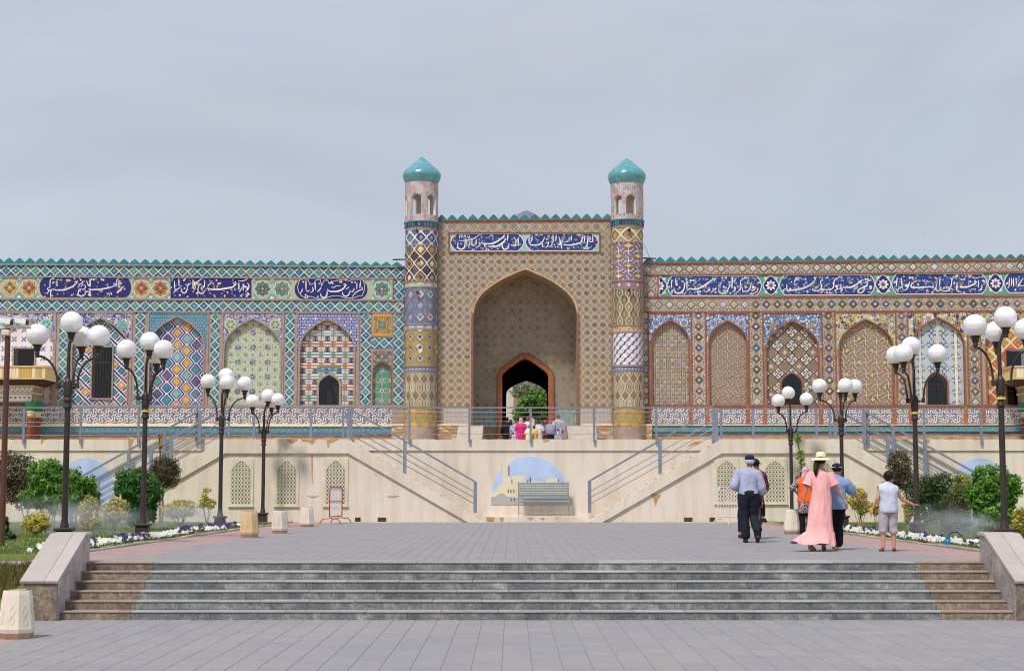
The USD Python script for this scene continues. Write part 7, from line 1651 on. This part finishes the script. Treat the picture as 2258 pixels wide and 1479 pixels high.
        obj(name, m, M[mt], t, smooth=50, label=o.get('label'))
    return t, J, s, T
def cap_mesh(rings, ry=1.0):
    """a hat from rings (radius, height above the head's centre, push back) stacked bottom to top"""
    def f(J, s, T):
        n = 28; V = []; F = []
        for r, h, b in rings:
            for a in np.arange(n) * 2 * PI / n: V.append(T((r * math.cos(a), b + r * ry * math.sin(a), h)))
        for i in range(len(rings) - 1):
            for j in range(n):
                k_ = (j + 1) % n; F += [(i * n + j, i * n + k_, (i + 1) * n + k_), (i * n + j, (i + 1) * n + k_, (i + 1) * n + j)]
        V.append(T((0, rings[-1][2], rings[-1][1]))); e = (len(rings) - 1) * n
        for j in range(n): F.append((e + j, e + (j + 1) % n, len(V) - 1))
        return trimesh.Trimesh(np.array(V), np.array(F), process=False)
    return f
for nm, c, r_ in (('shirt_blue', (154, 158, 184), .85), ('trouser_navy', (28, 32, 44), .8), ('shoe_dark', (36, 32, 34), .5), ('tee_blue', (126, 150, 190), .85), ('pants_black', (20, 20, 24), .85), ('tank_grey', (186, 192, 212), .85), ('shorts_grey', (168, 160, 166), .85), ('sole', (128, 112, 92), .8), ('shoe_beige', (196, 170, 150), .7),
                  ('vest_orange', (240, 96, 36), .7), ('hat_straw', (222, 208, 176), .9), ('cap_navy', (34, 38, 66), .8), ('cap_dark', (44, 40, 52), .8), ('stripe', (196, 200, 214), .8), ('maroon', (116, 40, 52), .85), ('magenta', (198, 40, 120), .8), ('rose', (206, 150, 170), .85), ('white_cloth', (204, 204, 210), .85), ('black_cloth', (24, 24, 28), .85), ('grey_tee', (130, 138, 160), .85), ('yellow_cloth', (208, 176, 90), .85), ('red_hair', (150, 66, 44), .7), ('purple_cloth', (80, 78, 120), .85)):
    M[nm] = mat('cloth_' + nm, srgb(*c), r_, .08, 5, .5, 8, spec=.2, fine=(160, .06), bdist=.04)
def print_mat(name, a, b, sc):
    return usdkit.material(stage, '/World/Looks/' + name, {'tc': ('texture_coordinate', {}), 'v': ('voronoi_texture', {'scale': sc}), 'n': ('noise_texture', {'scale': sc * .8, 'detail': 2}), 'm': ('math', {'math_type': 'multiply'}), 'r': ('rgb_ramp', {'ramp': [(.10, a), (.22, a), (.26, b)], }), 'p': ('principled_bsdf', {'roughness': .85, 'specular_ior_level': .2})},
                           [('tc.object', 'v.vector'), ('tc.object', 'n.vector'), ('v.distance', 'm.value1'), ('n.fac', 'm.value2'), ('m.value', 'r.fac'), ('r.color', 'p.base_color')], surface='p.BSDF')
M['print_dark'] = print_mat('cloth_dark_print', srgb(176, 160, 172), srgb(70, 48, 62), 45); M['print_blue'] = print_mat('cloth_blue_print', srgb(206, 208, 220), srgb(110, 112, 142), 22)
# pink linen with pleats at the hem
M['pink'] = usdkit.material(stage, '/World/Looks/cloth_pink', {'tc': ('texture_coordinate', {}), 'n': ('noise_texture', {'scale': 3, 'detail': 5}), 'r': ('rgb_ramp', {'ramp': [(.3, srgb(220, 158, 160)), (.7, srgb(238, 178, 178))]}), 'mp': ('mapping', {'scale': (12, 12, 2.2)}), 'nb': ('noise_texture', {'scale': 1, 'detail': 5}), 'b': ('bump', {'strength': .9, 'distance': .05}), 'p': ('principled_bsdf', {'roughness': .85, 'specular_ior_level': .2})},
                            [('tc.object', 'n.vector'), ('n.fac', 'r.fac'), ('r.color', 'p.base_color'), ('tc.object', 'mp.vector'), ('mp.vector', 'nb.vector'), ('nb.fac', 'b.height'), ('b.normal', 'p.normal')], surface='p.BSDF')
# --- the old man
skull_cap = cap_mesh([(.094, .028, -.02), (.097, .05, -.022), (.095, .10, -.026), (.078, .138, -.03), (.03, .150, -.03)])
person('old man in pale shirt, navy trousers and dark embroidered skullcap walking towards the wall', 1651, 1196, 1.73, dict(
    pel=(.0, .0, .95), wai=(.0, .03, 1.09), che=(.01, .07, 1.29), nec=(.04, .12, 1.455), hea=(.065, .15, 1.59), sL=(-.195, .06, 1.39), sR=(.205, .06, 1.375), eL=(-.29, -.05, 1.12), wL=(-.17, .12, 1.06), eR=(.28, .02, 1.08), wR=(.30, .12, .85),
    hL=(-.095, 0, .91), kL=(-.08, .05, .49), aL=(-.05, .0, .085), tL=(-.06, .14, .03), hR=(.095, 0, .91), kR=(.12, .06, .50), aR=(.15, -.24, .22), tR=(.15, -.17, .03)),
    [('trousers', 'legs', 'trouser_navy', dict(g=.026, len=.84, cuff=.055)), ('shirt', 'top', 'shirt_blue', dict(g=.03, sleeve=1.95, low=-.02)), ('shoe', 'shoes', 'shoe_dark', dict(free=1)), ('cropped_hair', 'hair', 'stripe', dict(z=-.02)), ('skullcap', 'mesh', 'cap_navy', dict(f=skull_cap)),
     ('cap_border', 'mesh', 'stripe', dict(f=cap_mesh([(.0955, .030, -.02), (.0985, .040, -.021), (.0985, .046, -.0212), (.0965, .054, -.022)])))], skin='skin_dark', yaw=-.25, fat=1.05, hands={'L': dict(d=(.8, .5, -.1), n=(0, 0, -1))})
# --- the woman in pink
def dress(J, s, T):
    rows = [(1.452, .062, .055, .0, .02), (1.425, .095, .068, .0, .01), (1.385, .165, .095, .0, .0), (1.33, .20, .12, .0, .0), (1.20, .185, .135, .005, .0), (1.08, .17, .135, .01, 0), (.95, .19, .15, .01, 0), (.80, .205, .16, .0, 0), (.62, .215, .17, -.01, -.01), (.46, .225, .18, -.02, -.03), (.34, .24, .19, -.03, -.05), (.335, .265, .205, -.035, -.06), (.25, .295, .215, -.06, -.07), (.17, .33, .27, -.10, -.11), (.125, .355, .285, -.13, -.12)]
    n = 72; V, F = [], []
    for i, (z, a, b, ox, oy) in enumerate(rows):
        for j in range(n):
            t = 2 * PI * j / n; u = max(0, (.36 - z) / .28)
            w = 1 + .05 * u * math.sin(11 * t + 1) + .035 * u * math.sin(23 * t) + .02 * (z < 1.2) * math.sin(5 * t + z * 9) + .012 * math.sin(3 * t + z * 21)
            flare = max(0, -math.cos(t)) * u * .10
            V.append((ox + a * w * math.cos(t) - flare, oy + b * w * math.sin(t), z + (.03 * u * math.sin(4 * t + .5) + (max(0, -math.cos(t - .25)) ** 2 * .05 - max(0, math.cos(t)) * .02) * u)))
    for i in range(len(rows) - 1):
        for j in range(n):
            k_ = (j + 1) % n; F += [(i * n + j, (i + 1) * n + j, (i + 1) * n + k_), (i * n + j, (i + 1) * n + k_, i * n + k_)]
    return trimesh.Trimesh(np.array(V) * s, np.array(F), process=False)
def sleeves(J, s, T):
    P = []
    for q in 'LR':
        a, b = J['s' + q], J['e' + q]; c = a + (b - a) * .86
        P.append(fuse(limb([a + [0, 0, -.005], c], [.072 * s, .088 * s]), .025 * s, 3, [(c, a - b)], .005, 4))
    return cat(P)
def braid(J, s, T):
    return fuse(limb([T((-.05, -.09, -.01)), T((-.07, -.14, -.08)), T((-.07, -.19, -.17)), T((-.065, -.19, -.25))], [.05 * s, .042 * s, .034 * s, .014 * s]), .015, 2, None, .004, 4)
person('woman in long pink dress and cream sun hat with a dark braid', 1811, 1214, 1.66, dict(
    hea=(.03, .03, 1.60), nec=(.0, 0, 1.46), sL=(-.17, 0, 1.39), sR=(.175, 0, 1.385), eL=(-.255, -.03, 1.12), wL=(-.305, .03, .89), eR=(.27, -.02, 1.13), wR=(.42, .05, .93), hL=(-.09, 0, .9), kL=(-.15, -.02, .46), aL=(-.25, -.25, .105), tL=(-.16, -.18, .028), hR=(.085, 0, .9), aR=(.05, .02, .085), tR=(.075, .16, .03), kR=(.07, .05, .49)),
    [('dress', 'mesh', 'pink', dict(f=dress)), ('sleeve', 'mesh', 'pink', dict(f=lambda J, s, T: fuse(limb([J['sL'], J['sL'] + (J['eL'] - J['sL']) * .86], [.064 * s, .092 * s]), .025 * s, 3, [(J['sL'] + (J['eL'] - J['sL']) * .84, J['sL'] - J['eL'])], .005, 4))),
     ('sleeve', 'mesh', 'pink', dict(f=lambda J, s, T: fuse(limb([J['sR'], J['sR'] + (J['eR'] - J['sR']) * .86], [.064 * s, .092 * s]), .025 * s, 3, [(J['sR'] + (J['eR'] - J['sR']) * .84, J['sR'] - J['eR'])], .005, 5))),
     ('hair', 'hair', 'hair', dict(z=-.07)), ('braid', 'mesh', 'hair', dict(f=braid)), ('shoe', 'shoes', 'sole', dict(free=1)), ('sun_hat', 'mesh', 'hat_straw', dict(f=cap_mesh([(.195, .012, -.005), (.19, .02, -.005), (.15, .045, -.008), (.098, .062, -.012), (.094, .075, -.014), (.09, .12, -.016), (.075, .150, -.018), (.045, .166, -.018)]))),
     ('hat_band', 'mesh', 'sole', dict(f=cap_mesh([(.0985, .064, -.012), (.0975, .068, -.013), (.0955, .073, -.014), (.0935, .077, -.0142)]))), ('bracelet', 'mesh', 'sole', dict(f=lambda J, s, T: tm(hull(ball(J['wL'] + [.0, 0, .03], [.034, .034, .012])))))],
    yaw=-.35, fat=.92, hands={'R': dict(d=(.55, .1, -.8), n=(-1, 0, -.3), curl=.5), 'L': dict(curl=.45)})
# --- the boy in blue
person('boy in light blue T-shirt, black trousers and striped cap holding one arm out', 1846, 1212, 1.50, dict(
    hea=(.035, .02, 1.60), sL=(-.185, 0, 1.39), sR=(.195, 0, 1.375), eR=(.36, .10, 1.14), wR=(.54, .22, .99), eL=(-.22, .04, 1.12), wL=(-.18, .18, .95), hL=(-.09, 0, .9), kL=(-.085, .06, .49), aL=(-.04, -.05, .1), tL=(-.045, .12, .04), hR=(.09, 0, .9), kR=(.05, .08, .5), aR=(.03, .0, .085), tR=(.06, .16, .03)),
    [('trousers', 'legs', 'pants_black', dict(g=.025, len=.88, cuff=.05)), ('tshirt', 'top', 'tee_blue', dict(g=.04, sleeve=.78, loose=1, low=.12, flare=.02)), ('shoe', 'shoes', 'shoe_beige', {}), ('hair', 'hair', 'hair', dict(z=-.03)), ('cap', 'mesh', 'cap_navy', dict(f=cap_mesh([(.089, .012, -.018), (.094, .04, -.018), (.094, .07, -.02), (.085, .100, -.022), (.05, .114, -.022)]))),
     ('cap_stripe', 'mesh', 'stripe', dict(f=cap_mesh([(.0925, .034, -.018), (.0958, .043, -.018), (.0958, .055, -.0185), (.094, .060, -.019)])))], yaw=-.5, fat=1.0, headscale=1.08, hands={'R': dict(d=(.75, .3, -.45), n=(.2, -.6, -.6), curl=.15, spread=.2)})
# --- the boy in grey
person('boy in grey sleeveless top and grey cropped trousers reaching his arm towards the mist', 1961, 1215, 1.36, dict(
    hea=(.03, .02, 1.585), sL=(-.165, 0, 1.38), sR=(.175, 0, 1.37), eR=(.33, .06, 1.10), wR=(.56, .14, 1.01), eL=(-.24, -.02, 1.13), wL=(-.33, .05, .92), hL=(-.09, 0, .9), kL=(-.12, .02, .48), aL=(-.13, .0, .085), tL=(-.15, .14, .03), hR=(.09, 0, .9), kR=(.10, .03, .48), aR=(.11, .02, .085), tR=(.14, .16, .03)),
    [('cropped_trousers', 'legs', 'shorts_grey', dict(g=.024, len=.10, cuff=.062)), ('vest_top', 'top', 'tank_grey', dict(g=.034, sleeve=0, low=.09)), ('sandal', 'sandals', 'shoe_dark', {}), ('hair', 'hair', 'hair', dict(z=-.055))], yaw=-.6, fat=1.04, headscale=1.2, hands={'R': dict(d=(.95, .2, -.05), n=(0, 0, -1), curl=.05, spread=.08, t=1), 'L': dict(curl=.4)})
# --- the road worker in the orange vest
person('street worker in orange vest over dark printed tunic, half hidden behind the pink dress', 1778, 1178, 1.58, dict(sL=(-.17, 0, 1.39), eL=(-.36, -.05, 1.20), wL=(-.24, .10, 1.10), sR=(.17, 0, 1.39), eR=(.25, .02, 1.14), wR=(.22, .16, 1.0)),
    [('trousers', 'legs', 'pants_black', dict(g=.02, len=.95)), ('printed_tunic', 'top', 'print_dark', dict(g=.03, sleeve=1.4, low=.38, flare=.01)), ('safety_vest', 'top', 'vest_orange', dict(g=.048, sleeve=0, low=.10)), ('shoe', 'shoes', 'shoe_dark', {}), ('headscarf', 'mesh', 'rose', dict(f=lambda J, s, T: fuse([ball(T((0, -.02, .03)), np.array([.092, .10, .098]) * s), hull(ball(T((0, -.03, -.02)), .085 * s), ball(T((0, -.06, -.16)), np.array([.12, .06, .05]) * s))], .03 * s, 3, None, .005, 2)))], skin='skin_dark')
# --- the cyclist, foot on the ground, and his bicycle
cp = on_z(1665, 1188, 0)
cyc = person('man in dark cap and maroon shirt sitting on a bicycle, hidden behind the old man', 1662, 1187, 1.74, dict(
    pel=(0, -.02, 1.0), wai=(.01, .02, 1.13), che=(.03, .10, 1.31), nec=(.07, .17, 1.46), hea=(.10, .21, 1.585), hL=(-.10, 0, .96), hR=(.10, 0, .97), kL=(-.24, .10, .55), aL=(-.27, -.02, .10), tL=(-.28, .13, .04), kR=(.20, .34, .78), aR=(.215, .16, .44), tR=(.30, .27, .36), sL=(-.15, .12, 1.39), sR=(.24, .10, 1.37), eL=(-.20, .25, 1.15), wL=(-.12, .45, 1.09), eR=(.30, .20, 1.12), wR=(.33, .40, 1.09)),
    [('trousers', 'legs', 'trouser_navy', dict(g=.02, len=.8)), ('shirt', 'top', 'maroon', dict(g=.025, sleeve=1.5, low=.0)), ('slipper', 'shoes', 'cap_dark', dict(free=1)), ('hair', 'hair', 'hair', dict(z=-.03)), ('cap', 'mesh', 'cap_dark', dict(f=cap_mesh([(.087, .018, -.018), (.091, .04, -.018), (.089, .07, -.02), (.074, .098, -.022), (.03, .108, -.022)]))), ('cap_peak', 'mesh', 'cap_dark', dict(f=lambda J, s, T: tm(hull(*[ball(T(q_), .006, 8) for q_ in ((-.07, .05, .03), (.07, .05, .03), (-.045, .15, .015), (.045, .15, .015), (0, .06, .045))]))))],
    skin='skin_dark', yaw=-.75, hands={'R': dict(d=(.4, .8, -.2), n=(0, 0, -1), curl=.9), 'L': dict(d=(.1, .9, -.2), n=(0, 0, -1), curl=.9)})
M['bike'] = mat('bicycle_paint', srgb(44, 40, 44), .4, .1); M['tyre'] = mat('tyre_rubber', srgb(34, 32, 34), .8, .1)
bk = thing('bicycle', 'dark bicycle ridden by the man in the maroon shirt', 'bicycle', (cp[0] + .06, cp[1] + .05, 0), -4)
def wheel(y):
    w = trimesh.creation.torus(.315, .02, major_sections=36, minor_sections=8); w.apply_transform(trimesh.transformations.rotation_matrix(PI / 2, [0, 1, 0])); w.apply_translation([0, y, .335]); o = obj('wheel', w, M['tyre'], bk, smooth=True)
    r = trimesh.creation.torus(.292, .009, major_sections=36, minor_sections=6); r.apply_transform(trimesh.transformations.rotation_matrix(PI / 2, [0, 1, 0])); r.apply_translation([0, y, .335]); obj('rim', r, M['lampmetal'], o, smooth=True)
    for a in np.arange(14) * 2 * PI / 14: obj('spoke', tube([(0, y, .335), (0, y + .29 * math.cos(a), .335 + .29 * math.sin(a))], .0025, 4), M['benchmetal'], o)
wheel(-.5); wheel(.56)
for nm, P, r_ in (('frame', [(0, -.5, .335), (0, -.03, .31), (0, .47, .78), (0, -.12, .74), (0, -.5, .335)], .016), ('seat_tube', [(0, -.03, .31), (0, -.15, .90)], .015), ('fork', [(0, .56, .335), (0, .46, .80), (0, .43, .98)], .015), ('handlebar', [(-.27, .38, 1.04), (-.12, .46, 1.03), (.12, .46, 1.03), (.27, .38, 1.04)], .012), ('crank', [(.09, -.03, .31), (.1, .10, .36)], .01), ('crank', [(-.09, -.03, .31), (-.1, -.16, .26)], .01)):
    obj(nm, cat([tube([a, b], r_, 8) for a, b in zip(P[:-1], P[1:])]), M['bike'], bk)
obj('saddle', tm(hull(ball((-.07, -.24, .93), .035), ball((.07, -.24, .93), .035), ball((0, .02, .94), .022))), M['tyre'], bk, smooth=True)
obj('pedal', bx(.08, .2, .06, .15, .35, .37, .004), M['tyre'], bk); obj('pedal', bx(-.2, -.08, -.2, -.11, .25, .27, .004), M['tyre'], bk)
# --- the group before the gate (the terrace edge hides their feet)
GY = 68.9; G = 'group of visitors before the gate'
def visitor(label, px, H, outfit, Y=GY, joints=None, yaw=0, fat=1.0, rz=0, skin='skin'):
    person(label, px, 1000, H * .885, joints or {}, outfit, skin=skin, yaw=yaw, fat=fat, z=TERR, Y=Y, rz=rz, detail=.7)
sc_ = lambda c: ('headscarf', 'mesh', c, dict(f=lambda J, s, T: fuse([ball(T((0, -.02, .03)), np.array([.092, .10, .098]) * s), hull(ball(T((0, -.03, -.02)), .085 * s), ball(T((0, -.05, -.20)), np.array([.14, .07, .05]) * s))], .03 * s, 3, None, .005, 2)))
tr, sh = ('trousers', 'legs', 'pants_black', {}), ('shoe', 'shoes', 'shoe_dark', {})
visitor('visitor in magenta tunic and pale pink headscarf before the gate', 1148.5, 1.60, [tr, sh, ('tunic', 'top', 'magenta', dict(g=.035, sleeve=.8, low=.4, flare=.02)), sc_('rose')], fat=1.1)
visitor('visitor in white shirt left of the railing post before the gate', 1164, 1.68, [tr, sh, ('shirt', 'top', 'white_cloth', dict(g=.03, sleeve=.8, low=.1)), ('hair', 'hair', 'red_hair', {})], Y=GY + .8, fat=1.1)
visitor('visitor in long black coat at the left door post', 1118, 1.72, [tr, sh, ('coat', 'top', 'black_cloth', dict(g=.04, sleeve=1.9, low=.5)), ('hair', 'hair', 'hair', {})], Y=GY + 2.0)
visitor('second dark clothed visitor at the left door post', 1126, 1.66, [tr, sh, ('coat', 'top', 'black_cloth', dict(g=.04, sleeve=1.9, low=.45)), sc_('black_cloth')], Y=GY + 3.0)
visitor('visitor in a grey blue printed dress facing out beside the magenta tunic', 1134.5, 1.58, [tr, sh, ('dress', 'top', 'print_blue', dict(g=.03, sleeve=1.2, low=.5)), ('hair', 'hair', 'hair', {})], Y=GY + 1.4, rz=150, fat=.95)
visitor('visitor in dark red dress and scarf right of the gate post', 1206, 1.62, [tr, sh, ('dress', 'top', 'maroon', dict(g=.04, sleeve=1.4, low=.5)), sc_('maroon')], Y=GY + .9, fat=1.15)
visitor('stooping visitor in grey T-shirt before the dark red dress', 1214, 1.62, [('trousers', 'legs', 'trouser_navy', {}), sh, ('tshirt', 'top', 'grey_tee', dict(g=.03, sleeve=.7, low=.05)), ('hair', 'hair', 'skin_dark', {})], Y=GY - .8, fat=1.25,
        joints=dict(che=(0, .18, 1.20), nec=(0, .32, 1.30), hea=(0, .42, 1.40), sL=(-.185, .24, 1.26), sR=(.185, .24, 1.26), eL=(-.25, .28, 1.0), eR=(.25, .28, 1.0), wL=(-.2, .42, .82), wR=(.2, .42, .82)), skin='skin_dark')
visitor('tall visitor in blue and white print with a red hat at the right door post', 1231, 1.76, [tr, sh, ('shirt_dress', 'top', 'print_blue', dict(g=.04, sleeve=1.3, low=.5)), ('red_hat', 'mesh', 'maroon', dict(f=cap_mesh([(.09, -.03, -.02), (.096, .03, -.02), (.09, .08, -.02), (.06, .11, -.02)])))], Y=GY + .2, fat=1.1)
visitor('child in cream clothes beside the railing post before the gate', 1166, 1.22, [tr, sh, ('shirt', 'top', 'hat_straw', dict(g=.03, sleeve=.8, low=.2)), ('hair', 'hair', 'sole', {})], Y=GY - .8)
visitor('child in cream and yellow clothes right of the railing post', 1178, 1.20, [tr, sh, ('shirt', 'top', 'yellow_cloth', dict(g=.03, sleeve=.8, low=.2)), ('hair', 'hair', 'hair', {})], Y=GY - .6)
visitor('visitor in white and green clothes between the railing post and the dark red dress', 1188, 1.50, [tr, sh, ('shirt', 'top', 'white_cloth', dict(g=.03, sleeve=.8, low=.3)), ('hair', 'hair', 'hair', {})], Y=GY + .4)
visitor('visitor in purple shirt inside the gate passage', 1163, 1.72, [tr, sh, ('shirt', 'top', 'purple_cloth', dict(g=.03, sleeve=.9, low=.05)), ('hair', 'hair', 'hair', {})], Y=77, rz=180)
visitor('dark silhouetted visitor at the left inside the gate passage', 1125, 1.78, [tr, sh, ('shirt', 'top', 'purple_cloth', dict(g=.03, sleeve=.9, low=.05)), ('hair', 'hair', 'hair', {})], Y=78, rz=170)
